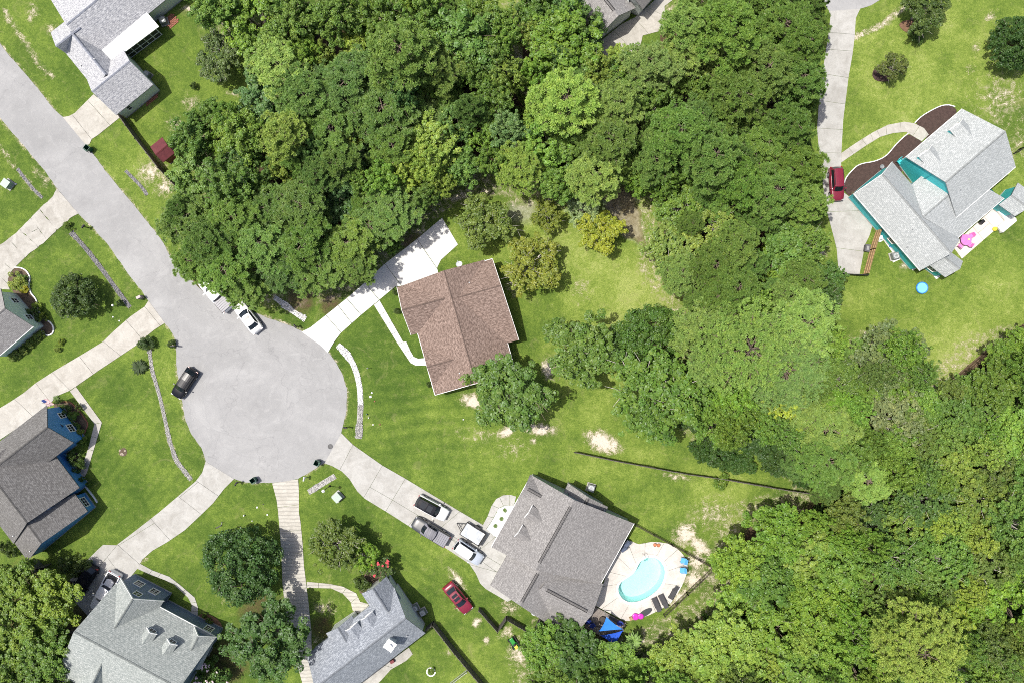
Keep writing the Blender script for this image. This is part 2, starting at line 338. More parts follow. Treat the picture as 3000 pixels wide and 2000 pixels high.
def np_mesh(name, v, quads=None, tris=None):
    me = bpy.data.meshes.new(name); nq = 0 if quads is None else len(quads); nt_ = 0 if tris is None else len(tris)
    me.vertices.add(len(v)); me.vertices.foreach_set('co', np.asarray(v, dtype=np.float32).ravel())
    lp = []; st = []; tot = []; p = 0
    if nq: lp.append(np.asarray(quads, dtype=np.int32).ravel()); st.append(np.arange(nq)*4); tot.append(np.full(nq, 4)); p = nq*4
    if nt_: lp.append(np.asarray(tris, dtype=np.int32).ravel()); st.append(p+np.arange(nt_)*3); tot.append(np.full(nt_, 3))
    lp = np.concatenate(lp); me.loops.add(len(lp)); me.loops.foreach_set('vertex_index', lp)
    st = np.concatenate(st); me.polygons.add(len(st)); me.polygons.foreach_set('loop_start', st.astype(np.int32))
    me.update(calc_edges=True); me.validate(); return me
def pip(x, y, poly):
    """vectorised point in polygon"""
    inside = np.zeros(np.shape(x), bool); n = len(poly); j = n-1
    for i in range(n):
        xi, yi = poly[i]; xj, yj = poly[j]
        c = ((yi > y) != (yj > y)) & (x < (xj-xi)*(y-yi)/((yj-yi) if yj != yi else 1e-9)+xi)
        inside ^= c; j = i
    return inside
def segdist(x, y, pl, closed=False):
    d = np.full(np.shape(x), 1e9); n = len(pl); rngn = range(n if closed else n-1)
    for i in rngn:
        ax, ay = pl[i]; bx, by = pl[(i+1) % n]; vx, vy = bx-ax, by-ay; l2 = vx*vx+vy*vy+1e-12
        t = np.clip(((x-ax)*vx+(y-ay)*vy)/l2, 0, 1); d = np.minimum(d, np.hypot(x-ax-t*vx, y-ay-t*vy))
    return d
def clip_half(poly, a, b, gap):
    """part of a convex-ish outline left of line a->b, pulled back by gap"""
    nx, ny = -(b[1]-a[1]), b[0]-a[0]; l = math.hypot(nx, ny); nx /= l; ny /= l; out = []
    s = [(p[0]-a[0])*nx+(p[1]-a[1])*ny-gap for p in poly]
    for i in range(len(poly)):
        j = (i+1) % len(poly)
        if s[i] >= 0: out.append(poly[i])
        if (s[i] >= 0) != (s[j] >= 0):
            t = s[i]/(s[i]-s[j]); out.append((poly[i][0]+(poly[j][0]-poly[i][0])*t, poly[i][1]+(poly[j][1]-poly[i][1])*t))
    return out
def parea(p): return abs(sum(p[i][0]*p[(i+1) % len(p)][1]-p[(i+1) % len(p)][0]*p[i][1] for i in range(len(p))))/2
def smooth_line(pts, it=2, closed=False):
    for _ in range(it):
        out = [] if closed else [pts[0]]
        for i in range(len(pts) if closed else len(pts)-1):
            a, b = pts[i], pts[(i+1) % len(pts)]
            out += [(a[0]*.75+b[0]*.25, a[1]*.75+b[1]*.25), (a[0]*.25+b[0]*.75, a[1]*.25+b[1]*.75)]
        if not closed: out.append(pts[-1])
        pts = out
    return pts
# ================================================================ the setting: ground, roads, drives
BIGWOOD = DS([(425,-40),(470,40),(530,75),(560,110),(575,190),(545,235),(480,230),(430,250),(405,290),(405,340),(400,400),(420,450),(352,460),(350,500),(378,540),(392,600),
 (440,632),(500,655),(550,690),(620,695),(650,672),(720,668),(800,668),(850,640),(870,600),(935,570),(955,530),(965,490),(1050,440),(1110,400),(1150,415),(1190,450),(1290,455),
 (1390,445),(1430,425),(1470,440),(1480,480),(1500,545),(1490,600),(1510,640),(1545,680),(1580,720),(1600,735),(1570,745),(1560,800),(1580,860),(1600,930),(1600,1000),(1650,1050),
 (1700,1040),(1750,1010),(1790,1060),(1850,1110),(1875,1130),(1850,1160),(1720,1185),(1680,1240),(1670,1290),(1665,1350),(1640,1410),(1560,1460),(1510,1480),(1480,1510),(1380,1490),
 (1300,1475),(1240,1460),(1215,1500),(1190,1568),(1190,1620),(2400,1620),(2400,750),(2330,765),(2265,795),(2235,835),(2180,880),(2150,870),(2130,810),(2100,780),(2050,760),(1990,790),
 (1950,800),(1945,740),(1920,690),(1905,640),(1880,590),(1875,560),(1900,530),(1905,480),(1890,420),(1872,350),(1872,250),(1877,150),(1895,80),(1890,20),(1890,-40)])
EXCL = [DS([(1318,-40),(1328,30),(1372,95),(1378,140),(1440,140),(1500,105),(1535,75),(1535,-40)]),
        DS([(1095,-40),(1150,15),(1168,60),(1175,120),(1182,170),(1195,200),(1238,225),(1225,160),(1205,110),(1195,40),(1185,-40)])]
POOL = TS(14, [(1215,415),(1290,403),(1350,430),(1395,485),(1408,545),(1395,620),(1350,700),(1280,760),(1200,805),(1110,828),(1040,815),(990,770),(968,705),(985,650),(1040,605),(1100,570),(1140,520),(1165,460)])
POOLW = smooth_line([WXY(p) for p in POOL], 2, True)
DITCHES = [  # (centre line px, half width m, depth m)
 (TS(0, [(40,110),(110,220),(230,400),(330,560),(470,700)]), 0.9, 0.16),
 (TS(4, [(650,565),(790,720),(930,900),(1060,1080),(1190,1255)]), 0.7, 0.12),
 (TS(8, [(1370,75),(1390,250),(1460,480),(1510,700),(1560,930),(1620,1100),(1755,1270)]), 0.7, 0.12),
 (TS(9, [(750,35),(830,110),(890,200),(930,310),(955,440),(960,580),(955,680),(940,890)]), 0.9, 0.14),
 (TS(5, [(170,1165),(260,1230),(360,1310),(455,1362)]), 0.8, 0.12),
 (TS(9, [(480,1385),(600,1310),(725,1235)]), 0.9, 0.16),
 (TS(3, [(800,330),(960,270),(1100,200),(1210,95),(1345,0),(1500,-120)]), 0.9, 0.16),
 (TS(4, [(150,-20),(230,80),(310,180),(385,250)]), 0.7, 0.12),
 (TS(4, [(1150,0),(1230,80),(1300,150),(1350,225)]), 0.7, 0.12),
 (TS(0, [(0,1340),(80,1470),(150,1568)]), 0.7, 0.12)]
DITCHW = [([WXY(p) for p in pl], w, d) for pl, w, d in DITCHES]
POND = TS(6, [(810,250),(880,210),(960,150),(1050,110),(1110,170),(1150,300),(1215,380),(1190,480),(1230,620),(1260,740),(1230,770),(1170,700),(1110,640),(1030,640),(970,560),(900,420),(830,330)])
PONDW = smooth_line([WXY(p) for p in POND], 2, True)
def ground_z(x, y):
    x = np.asarray(x, float); y = np.asarray(y, float); z = np.zeros(x.shape)
    for pl, w, d in DITCHW: z -= d*np.exp(-(segdist(x, y, pl)/w)**2)
    z = np.where(pip(x, y, POOLW), -2.2, z)
    pd = segdist(x, y, PONDW, True); z -= np.where(pip(x, y, PONDW), np.clip(pd*0.14, 0, 0.25)+0.02, 0.0)
    return z
def vnoise(x, y, s, seed):
    r = np.random.default_rng(seed).random((64, 64)); u = x/s; v = y/s; i = np.floor(u).astype(int); j = np.floor(v).astype(int); a = u-i; b = v-j
    a = a*a*(3-2*a); b = b*b*(3-2*b); g = lambda p, q: r[p % 64, q % 64]
    return g(i, j)*(1-a)*(1-b)+g(i+1, j)*a*(1-b)+g(i, j+1)*(1-a)*b+g(i+1, j+1)*a*b
def build_ground():
    fx = [-3000, -900, -350, -160, -100]; xs = np.array(fx + list(np.arange(-80, 80.01, 0.3)) + [-a for a in fx[::-1]])
    ys = np.array(fx + [-75] + list(np.arange(-55, 55.01, 0.3)) + [75] + [-a for a in fx[::-1]])
    X, Y = np.meshgrid(xs, ys); Z = ground_z(X, Y)
    nx, ny = len(xs), len(ys); idx = np.arange(nx*ny).reshape(ny, nx)
    q = np.stack([idx[:-1, :-1], idx[:-1, 1:], idx[1:, 1:], idx[1:, :-1]], -1).reshape(-1, 4)
    me = np_mesh('ground', np.stack([X, Y, Z], -1).reshape(-1, 3), quads=q)
    PX = X/CAMH*FPX+1500; PY = 1000-Y/CAMH*FPX; dx, dy = PX*0.784, PY*0.784
    lime = np.full(X.shape, 0.34); wsum = np.full(X.shape, 0.25); acc = lime*wsum
    for bx, by, br, val in [(1380,640,150,0.95),(1280,560,90,0.75),(1500,690,60,1.0),(1240,740,60,0.35),(2050,120,130,0.82),(2200,170,100,0.78),(2280,60,100,0.62),(1990,330,60,0.7),(2000,700,110,0.74),(2200,640,120,0.6),
        (2300,690,80,0.8),(2230,790,80,0.98),(2100,800,60,0.9),(2320,420,80,0.6),(2060,600,50,0.5),(60,60,110,0.55),(130,150,90,0.48),(380,160,90,0.52),(400,240,50,0.55),(300,360,70,0.55),(40,240,60,0.5),(60,360,70,0.42),(170,600,90,0.33),(240,620,60,0.42),
        (100,760,80,0.30),(290,930,90,0.34),(270,1080,100,0.33),(380,830,40,0.48),(410,960,40,0.5),(480,1160,80,0.34),(520,1180,60,0.35),(760,1130,70,0.33),(760,1250,80,0.33),(960,1280,70,0.45),(1000,1400,70,0.46),
        (830,780,70,0.25),(900,850,70,0.22),(920,960,90,0.28),(1010,1060,90,0.40),(1150,1010,90,0.42),(1330,1010,80,0.62),(1340,940,60,0.62),(1250,1080,80,0.5),(1500,1130,90,0.55),(1650,1140,70,0.68),(1700,1060,60,0.7),
        (1450,1050,60,0.6),(1120,1050,60,0.5),(1000,1480,70,0.42),(1110,1530,60,0.62),(930,710,60,0.36),(720,720,50,0.42),(1080,560,40,0.5),(1060,460,40,0.6),(1170,-10,60,0.7),(1190,100,40,0.65),(350,1380,50,0.4),(200,1280,60,0.36)]:
        w = np.exp(-((dx-bx)**2+(dy-by)**2)/(2*(br*0.75)**2)); acc += w*val; wsum += w
    lime = acc/wsum + (vnoise(X, Y, 7.5, 3)-0.5)*0.26 + (vnoise(X, Y, 2.6, 5)-0.5)*0.26 + (vnoise(X, Y, 1.1, 6)-0.5)*0.16
    # mowing stripes on the front lawns
    for cx, cy_, rad, ang, per, amp in [(270,1010,230,0.9,1.25,0.06),(150,640,140,0.75,1.2,0.06),(960,950,160,0.12,1.8,0.13),(950,1300,150,-0.62,1.3,0.09)]:
        w = np.exp(-((dx-cx)**2+(dy-cy_)**2)/(2*(rad*0.6)**2)); lime += w*amp*np.sin(2*np.pi*(-X*math.sin(ang)+Y*math.cos(ang))/per+1.5*vnoise(X, Y, 6, 9))
    dirt = np.zeros(X.shape)
    for bx, by, ra, rb, ang, val in [(1085,920,24,14,0.3,0.95),(1165,990,20,11,-.4,0.95),(1240,985,34,12,.1,0.9),(1385,1015,36,20,0.45,1.0),(1262,845,16,22,0,0.85),(1225,1012,8,6,0,0.7),(1405,775,18,22,0.3,0.55),
        (1060,450,40,14,-.4,0.62),(1120,440,30,12,0,0.55),(1210,470,44,12,0,0.5),(1180,655,16,24,0,0.55),(1335,665,24,26,0,0.38),(1575,1225,22,26,0.7,0.85),(1605,1250,46,14,0.7,0.8),(1600,1290,22,24,0,0.75),(1640,1180,60,36,0,0.45),(1590,1330,28,22,-.8,0.72),(1560,1370,30,14,-.7,0.7),
        (1555,1095,34,7,0.15,0.6),(375,165,18,14,0,0.0),(345,395,26,34,0.9,0.62),(380,430,22,26,0.9,0.6),(120,70,14,14,0,0.6),(75,30,12,20,0,0.55),(90,400,16,10,1.0,0.5),(105,415,8,14,0,0.6),
        (1190,140,18,40,0,0.6),(1210,190,16,26,0,0.7),(1170,60,16,20,0,0.35),(1050,1330,28,10,0.9,0.68),(1095,1428,10,10,0,0.75),(1118,1470,10,8,0,0.7),(1065,1395,20,10,0.2,0.5),(1190,1500,24,34,0,0.62),(1165,1450,20,16,0,0.5),(1170,1395,20,14,0.6,0.6),(1030,1500,12,8,0,.45),(745,1395,26,18,0.2,0.5),(690,700,30,10,-0.5,0.5),(760,685,28,10,-.3,0.62),
        (650,760,14,8,0,0.5),(2275,38,14,8,-.5,0.65),(2240,110,9,12,0,0.55),(2230,160,12,9,0,.5),(2330,120,26,30,0,0.45),(2300,230,60,70,0.6,0.42),(2340,330,26,40,0,0.4),(1885,580,20,12,0,0.55),(1895,320,8,40,0,0.5),(2075,610,12,9,0,0.6),(1945,905,20,12,0,0.3),(1100,1000,50,18,0.1,0.38),(1180,1030,36,26,0,0.34),(440,235,22,16,0,0.5),(400,285,18,16,0,0.55),
        (540,215,20,8,0,0.5),(280,1037,9,9,0,0.55),(320,1290,26,10,-.5,0.4),(555,1370,50,16,-.3,0.45),(735,1465,20,20,0,.45),(690,1010,4,4,0,.2),(1640,720,40,30,0,0.45),(1600,700,24,14,0,0.5),(60,1490,40,40,0,0.3),(430,20,16,10,0,.6),(1625,1320,30,8,.7,.7)]:
        if val <= 0: continue
        u = (dx-bx)*math.cos(ang)+(dy-by)*math.sin(ang); v = -(dx-bx)*math.sin(ang)+(dy-by)*math.cos(ang); d = np.sqrt((u/ra)**2+(v/rb)**2)
        dirt = np.maximum(dirt, val*np.clip(1.3-d*0.72, 0, 1.15))
    for k, amt in ((0, 0.5), (4, 0.0), (6, 0.62), (7, 0.45), (9, 0.45), (8, 0.25), (1, 0.3), (2, 0.3)):
        pl, w, d = DITCHW[k]; dirt = np.maximum(dirt, amt*np.clip(1.5-segdist(X, Y, pl)/(w*0.6), 0, 1))
    # bare earth along pavement edges
    rd = segdist(X, Y, ROADW, True); dirt = np.maximum(dirt, np.clip(0.62-rd/0.9, 0, 1)*(0.5+0.8*vnoise(X, Y, 2.3, 21)))
    wood = [WXY(p, 6) for p in BIGWOOD]; ins = pip(X, Y, wood)
    for e in EXCL: ins &= ~pip(X, Y, [WXY(p, 6) for p in e])
    lit = np.where(ins, 0.6, 0.0); ed = np.clip((segdist(X, Y, wood, True)-1.2)/3.5, 0, 1); lit = np.where(ins, 0.08+0.67*ed, 0.0); dirt = np.maximum(dirt, np.where(ins, 0.42, 0.42*np.clip(1-segdist(X, Y, wood, True)/1.5, 0, 1)))
    for bx, by, r in [(690,690,40),(760,700,30),(600,1410,60),(150,1440,90),(60,1380,100),(740,1440,30),(520,1520,60),(1280,1500,60),(1390,1440,40),(1440,1400,30),(950,560,30),(480,640,60)]:
        lit = np.maximum(lit, 0.5*np.clip(1.6-np.hypot(dx-bx, dy-by)/r, 0, 1))
    wet = np.where(pip(X, Y, PONDW), np.clip(segdist(X, Y, PONDW, True)/0.7, 0, 1), 0.0)
    wet = np.maximum(wet, 0.55*np.clip(1.4-np.hypot((dx-1200)/45, (dy-490)/22), 0, 1))
    ca = me.color_attributes.new('mask', 'FLOAT_COLOR', 'POINT')
    ca.data.foreach_set('color', np.stack([np.clip(lime, 0, 1), np.clip(dirt, 0, 1.3), lit, wet], -1).astype(np.float32).ravel())
    me.polygons.foreach_set('use_smooth', np.ones(len(me.polygons), bool))
    tag(link('ground', me, M['ground']), kind='structure')
def jag(pts, step=0.5, amp=0.05, closed=True, seed=1):
    r = random.Random(seed); out = []; n = len(pts)
    for i in range(n if closed else n-1):
        a, b = pts[i], pts[(i+1) % n]; l = math.hypot(b[0]-a[0], b[1]-a[1]); k = max(1, int(l/step))
        for j in range(k):
            t = j/k; out.append((a[0]+(b[0]-a[0])*t+r.uniform(-amp, amp), a[1]+(b[1]-a[1])*t+r.uniform(-amp, amp)))
    return out
ROADPX = [(-700,-500),(0,346),(131,500),(167,553),(230,628),(274,669),(319,720),(376,803),(414.5,851),(435,881),(483,946),(507,978),(515,1005),(517,1064),(523,1112),(534,1178),(542,1223),(561,1271),(590,1310),
 (603,1351),(640,1378),(685.6,1402),(720,1411),(750,1414),(798,1413),(838,1408),(874,1400),(909,1381),(951,1353),(980,1312),(1000,1268),(1009,1230),(1015,1198),(1016,1137),(1005,1100),(986,1063),(960.5,1030),(925,996),(884,970),
 (858,957),(820,943),(782,930),(750,917),(710,907),(682,902),(638,890),(606,868),(590,851),(558,816),(500,752),(478,712),(459,685),(424,640),(379,586),(338,538),(308,500),(277,456),(252,424),(185,344),(159,322),(127.5,281),(80,223),(29,166),(0,127),(-600,-640)]
ROADW = jag([WXY(p) for p in ROADPX], 0.6, 0.05)
build_ground()
tag(MB().prism(ROADW, -0.12, 0.03).build('street', M['asphalt']), kind='structure')
ST2 = [WXY(p) for p in [(2409,0),(2428.6,33.5),(2480,31),(2519,27),(2553,16),(2582,-2),(2640,-70),(2650,-200),(2560,-300),(2420,-280),(2390,-120)]]
tag(MB().prism(jag(ST2, 0.6, 0.04), -0.12, 0.03).build('street', M['asphalt']), kind='structure')

def slabs(name, outline, cuts, mat, z=0.055, gap=0.018, jagamp=0.0):
    """paving cast in separate panels with open joints; the root is a thin bed, each panel a child"""
    o2 = [WXY(p) for p in outline]
    cx = sum(p[0] for p in o2)/len(o2); cy_ = sum(p[1] for p in o2)/len(o2)
    root = bpy.data.objects.new(name, None); COL.objects.link(root); root.location = (cx, cy_, 0); root['kind'] = 'structure'; ROOT[root.name] = Vector((cx, cy_, 0))
    pieces = [o2]
    for a, b in cuts:
        a = WXY(a); b = WXY(b); mid = ((a[0]+b[0])/2, (a[1]+b[1])/2); new = []
        for p in pieces:
            if bool(pip(np.array(mid[0]), np.array(mid[1]), p)):
                for q in (clip_half(p, a, b, gap), clip_half(p, b, a, gap)):
                    if len(q) >= 3 and parea(q) > 0.05: new.append(q)
            else: new.append(p)
        pieces = new
    for i, p in enumerate(pieces):
        if jagamp: p = jag(p, 0.5, jagamp, True, i)
        MB().prism(p, -0.08, z + 0.004*((i*7) % 3)).build('slab', mat, root)
    return root
# --- driveways
slabs('driveway', TS(4, [(525,165),(720,400),(640,440),(610,480),(510,560),(430,640),(370,690),(260,770),(170,860),(110,920),(75,1000),(90,1090),(0,1090),(-300,1300),(-300,930),(0,690),(130,590),(300,420),(380,340),(490,240)]),
      [(T(4,370,360),T(4,520,545)),(T(4,80,630),T(4,200,760)),(T(4,-40,930),T(4,70,1040)),(T(4,300,460),T(4,420,620)),(T(4,180,540),T(4,340,690)),(T(4,200,610),T(4,420,500)),(T(4,-60,760),T(4,100,900)),(T(4,300,560),T(4,470,590))], M['conc_old'], jagamp=0.06)
slabs('driveway', TS(4, [(1365,1195),(1515,1400),(1420,1460),(1310,1550)])+TS(8, [(1290,10),(1110,130),(900,270),(700,410),(640,450),(520,500),(440,600),(300,700),(0,900),(-200,1000),(-300,800),(0,610),(100,550),(220,470),(330,380),(500,270),(770,110),(950,0)])+TS(4, [(1050,1470),(1200,1340),(1330,1250)]),
      [(T(4,1330,1250),T(4,1470,1420)),(T(4,1160,1375),T(4,1310,1550)),(T(8,950,0),T(8,1110,130)),(T(8,730,135),T(8,860,300)),(T(8,480,280),T(8,650,450)),(T(8,330,380),T(8,470,560)),(T(8,140,530),T(8,310,690))], M['conc_warm'])
slabs('driveway', TS(8, [(1890,1100),(2150,1260),(2060,1350),(1960,1480),(1870,1568)])+TS(12, [(1700,160),(1540,270),(1400,350),(1310,430),(1260,520),(1200,590),(1150,680),(1000,950),(820,960),(700,830),(620,650),(760,480),(900,340),(950,295),(1070,300),(1190,210),(1460,0)])+TS(8, [(1600,1450),(1800,1280),(1860,1200)]),
      [(T(8,1810,1280),T(8,2000,1410)),(T(8,1640,1420),T(8,1830,1568)),(T(12,1390,60),T(12,1570,260)),(T(12,1110,320),T(12,1280,470)),(T(12,960,440),T(12,1060,320)),(T(12,820,430),T(12,960,530)),(T(8,1560,1500),T(8,1820,1290)),(T(12,1060,320),T(12,1430,90)),(T(12,1010,440),T(12,1100,560)),(T(12,720,650),T(12,1150,640))], M['conc'])
slabs('driveway', TS(9, [(150,1300),(190,1450),(205,1568)])+TS(13, [(230,300),(245,650),(265,850),(330,1200),(430,1580),(420,1700),(650,1700),(540,1568),(510,1200),(510,1100),(480,800),(440,480),(430,300),(410,90)])+TS(9, [(395,1568),(395,1380),(388,1262)]),
      [(T(9,200,1520),T(9,400,1495)),(T(13,225,175),T(13,415,165)),(T(13,235,385),T(13,435,372)),(T(13,250,690),T(13,465,690)),(T(13,280,950),T(13,490,930)),(T(13,340,1210),T(13,515,1180))], M['conc_rib'])
slabs('driveway', TS(9, [(785,840),(890,945),(1160,1135),(1370,1255),(1660,1430),(1890,1568)])+TS(13, [(2080,110),(2150,180),(2200,230),(2350,330),(2500,430),(2350,800),(2310,818),(2110,700),(2060,650),(2020,560),(1960,470),(1780,350),(1600,240),(1430,140),(1210,0)])+TS(9, [(1000,1440),(930,1370),(860,1260),(790,1190),(700,1140),(630,1115)]),
      [(T(9,790,1140),T(9,890,950)),(T(9,990,1430),T(9,1160,1140)),(T(9,1190,1560),T(9,1370,1260)),(T(9,1040,1330),T(9,1250,1450)),(T(9,1250,1450),T(13,1480,20)),(T(13,1480,20),T(13,1800,250)),(T(13,1400,120),T(13,1490,20)),(T(13,1590,230),T(13,1850,10)),(T(13,1820,255),T(13,1990,330)),(T(13,1960,420),T(13,2180,240)),(T(13,1940,470),T(13,2120,520)),(T(13,2120,520),T(13,2340,560))], M['conc'])
slabs('driveway', TS(5, [(420,1480),(500,1440),(640,1330),(850,1160),(1000,1030),(1180,860),(1480,630),(1710,435),(1855,680),(1700,820),(1665,890),(1680,980),(1500,1080),(1340,1060),(1280,1065),(1130,1190),(960,1330),(780,1490),(720,1568)])+TS(9, [(690,50),(660,105)])+TS(9, [(600,40)]),
      [(T(5,645,1330),T(5,785,1490)),(T(5,830,1170),T(5,970,1330)),(T(5,1000,1030),T(5,1130,1185)),(T(5,1185,858),T(5,1330,1050)),(T(5,1480,630),T(5,1670,910)),(T(5,760,1245),T(5,880,1400))], M['conc_white'], gap=0.03)
slabs('driveway', TS(0, [(580,1080),(640,1068),(690,1040),(860,870),(980,960),(1130,1060),(900,1245),(845,1280),(822,1330),(790,1335)]), [(T(0,660,1050),T(0,845,1285)),(T(0,880,1005),T(0,1010,1150))], M['conc_warm'])
slabs('driveway', TS(3, [(560,105),(700,96),(845,85),(805,170),(795,340),(775,500),(740,700),(715,900),(690,1100),(672,1410)])+TS(7, [(670,0),(690,200),(750,245),(830,320),(960,500),(930,600),(890,680),(840,950),(650,950),(630,720),(600,600),(560,450),(520,300),(500,100)])+TS(3, [(470,1400),(450,1200),(455,1100),(470,900),(510,600),(550,350),(572,170)]),
      [(T(3,540,300),T(3,800,320)),(T(3,530,455),T(3,785,475)),(T(3,500,680),T(3,740,718)),(T(3,468,925),T(3,715,960)),(T(3,450,1180),T(3,690,1195)),(T(3,470,1405),T(3,675,1410)),(T(7,500,130),T(7,690,130)),(T(7,540,380),T(7,850,370)),(T(7,625,710),T(7,890,745))], M['conc'])
slabs('driveway', TS(2, [(1560,-60),(1400,60),(1410,230),(1350,290),(1200,330),(1180,420),(1070,500),(950,550),(840,500),(790,400),(1000,230),(1150,150),(1250,60),(1380,-60)]), [(T(2,1130,170),T(2,1260,320)),(T(2,950,300),T(2,1100,460)),(T(2,1240,70),T(2,1400,150))], M['conc_warm'])
# --- garden walks
def walk(outline, cuts, mat, z=0.062): return slabs('garden_path', outline, cuts, mat, z, 0.022)
walk(TS(5, [(1085,1235),(1135,1192),(1350,1568)])+TS(9, [(1380,0),(1420,90),(1450,140),(1490,157),(1560,150),(1580,218),(1470,220),(1420,195),(1390,150),(1290,0)])+TS(5, [(1290,1568)]),
     [(T(5,1145,1325),T(5,1195,1290)),(T(5,1200,1415),T(5,1250,1385)),(T(5,1255,1500),T(5,1305,1470)),(T(9,1300,30),T(9,1370,0)),(T(9,1350,105),T(9,1420,80)),(T(9,1400,165),T(9,1450,130)),(T(9,1490,150),T(9,1490,225))], M['conc_white'])
walk(TS(8, [(700,415),(645,455),(870,755),(815,970),(750,1170),(700,1250),(760,1270),(800,1200),(830,1100),(905,850),(938,742)]), [(T(8,750,590),T(8,810,555)),(T(8,870,755),T(8,938,742)),(T(8,845,870),T(8,910,885)),(T(8,800,985),T(8,870,1000)),(T(8,765,1110),T(8,830,1130))], M['conc_warm'])
walk(TS(12, [(1290,470),(1400,530),(1560,590),(1650,660),(1790,780),(1820,870),(1815,980),(1745,980),(1765,850),(1730,780),(1600,660),(1520,620),(1380,570),(1258,512)]), [(T(12,1370,570),T(12,1400,525)),(T(12,1450,600),T(12,1480,555)),(T(12,1590,655),T(12,1630,640)),(T(12,1680,725),T(12,1720,700)),(T(12,1750,830),T(12,1815,820)),(T(12,1755,910),T(12,1820,905))], M['conc'])
walk(TS(13, [(468,635),(680,655),(800,680),(920,740),(960,820),(1040,840),(960,930),(890,900),(870,820),(800,745),(690,695),(468,690)]), [(T(13,575,640),T(13,575,695)),(T(13,680,650),T(13,682,700)),(T(13,790,750),T(13,830,690)),(T(13,870,830),T(13,940,770))], M['conc_rib'])
walk([(1415,1536),(1428,1512),(1440,1480.5),(1454,1460),(1474,1449.5),(1495,1448),(1512,1453),(1505,1482),(1497,1480.5),(1478,1479),(1460.6,1487),(1440,1525),(1424,1548)], [((1425,1510),(1447,1515)),((1440,1478),(1464,1488)),((1462,1452),(1476,1482)),((1492,1446),(1492,1484))], M['conc'])
walk(TS(3, [(672,1410),(800,1320),(960,1220),(1100,1150),(1250,1122),(1340,1135),(1430,1180),(1475,1240),(1410,1300),(1340,1260),(1270,1215),(1150,1225),(1030,1260),(900,1340),(672,1495)]), [(T(3,745,1370),T(3,790,1420)),(T(3,860,1280),T(3,905,1340)),(T(3,940,1230),T(3,965,1300)),(T(3,1000,1200),T(3,1030,1265)),(T(3,1080,1155),T(3,1090,1240)),(T(3,1215,1120),T(3,1220,1220)),(T(3,1330,1250),T(3,1390,1160))], M['conc_warm'])
walk(TS(13, [(1405,1240),(1440,1300),(1380,1360),(1240,1440),(1150,1540),(1040,1640),(960,1600),(1000,1500),(1200,1380)]), [(T(13,1180,1400),T(13,1270,1430))], M['conc_old'])
# patios behind the teal house
slabs('patio', TS(7, [(1690,690),(1780,810),(2205,440),(2090,330)]), [(T(7,1790,600),T(7,1880,725)),(T(7,1880,520),T(7,1980,640)),(T(7,1985,430),T(7,2090,545)),(T(7,1730,745),T(7,2150,385))], M['patio'], 0.07)
slabs('air_conditioner_pad', TS(7, [(1060,640),(1140,750),(1115,800),(1150,845),(1215,815),(1330,920),(1360,900),(1250,770),(1100,600),(1000,520),(985,640),(1030,660)]), [], M['conc_white'], 0.06)
slabs('porch_floor', TS(7, [(1450,890),(1545,1000),(1580,975),(1480,860)]), [], M['conc_white'], 0.06)
def bed(name, outline, mat, z=0.05, sm=2):
    p = smooth_line([WXY(q) for q in outline], sm, True); return tag(MB().prism(jag(p, 0.3, 0.03), -0.05, z).build(name, mat), kind='structure')
bed('mulch_bed', TS(3, [(1345,1135),(1400,1080),(1500,1020),(1590,975),(1660,968),(1710,990),(1745,1030),(1600,1180),(1470,1300),(1440,1280),(1475,1240),(1430,1180)]), M['mulch'])
bed('mulch_bed', TS(3, [(1285,1230),(1340,1262),(1410,1302),(1420,1330),(1330,1420),(1240,1540)])+TS(7, [(1230,20),(1150,80),(1000,120),(800,215),(745,240),(700,190),(690,130),(715,60),(770,0)])+TS(3, [(830,1510),(970,1495),(1080,1440),(1140,1360),(1210,1290)]), M['mulch'])
bed('mulch_bed', TS(7, [(1215,0),(1330,-60),(1400,60),(1330,125)]), M['mulch'])
bed('mulch_bed', TS(3, [(1040,580),(970,640),(952,690),(985,745),(1060,755),(1150,740),(1180,660),(1110,590)]), M['mulch'])
bed('mulch_bed', TS(3, [(1205,210),(1210,260),(1300,320),(1360,380),(1440,320),(1400,220),(1300,180)]), M['mulch_red'])
bed('flower_bed', TS(4, [(150,885),(90,950),(65,1010),(110,1090),(170,1210),(250,1330),(330,1420),(370,1440),(395,1500),(440,1520),(490,1500),(500,1450),(470,1390),(410,1370),(370,1320),(345,1260),(345,1190),(290,1140),(265,1090),(265,1040),(285,990),(260,930),(210,895)]), M['soil'], sm=1)
bed('flower_bed', TS(8, [(480,570),(540,560),(650,555),(720,620),(810,740),(780,830),(770,880),(700,920),(560,780)]), M['soil'], sm=1)
bed('flower_bed', TS(8, [(520,1060),(690,1000),(740,1050),(770,1130),(700,1230),(620,1190)]), M['soil'], sm=1)
bed('flower_bed', TS(12, [(1800,960),(1870,920),(1980,960),(2040,1020),(2040,1090),(1940,1120),(1850,1060)]), M['mulch_red'], sm=1)
bed('gravel_bed', [(1520,1480),(1497,1481),(1478,1480),(1461,1488),(1441,1526),(1425,1549),(1455,1575),(1480,1570)], M['conc_white'], sm=0)
bed('flower_bed', TS(13, [(1060,460),(1240,580),(1130,680),(1000,760),(930,720),(1000,560)]), M['soil'], sm=1)
bed('mulch_ring', TS(8, [(1110,985),(1140,970),(1170,1000),(1160,1045),(1120,1055),(1090,1030)]), M['soil'], 0.03)
# pond water
tag(MB().prism(PONDW, -0.30, -0.045).build('pond_water', water_mat('pond_water', (0.86, 0.83, 0.72), rscale=1.2)), kind='structure')
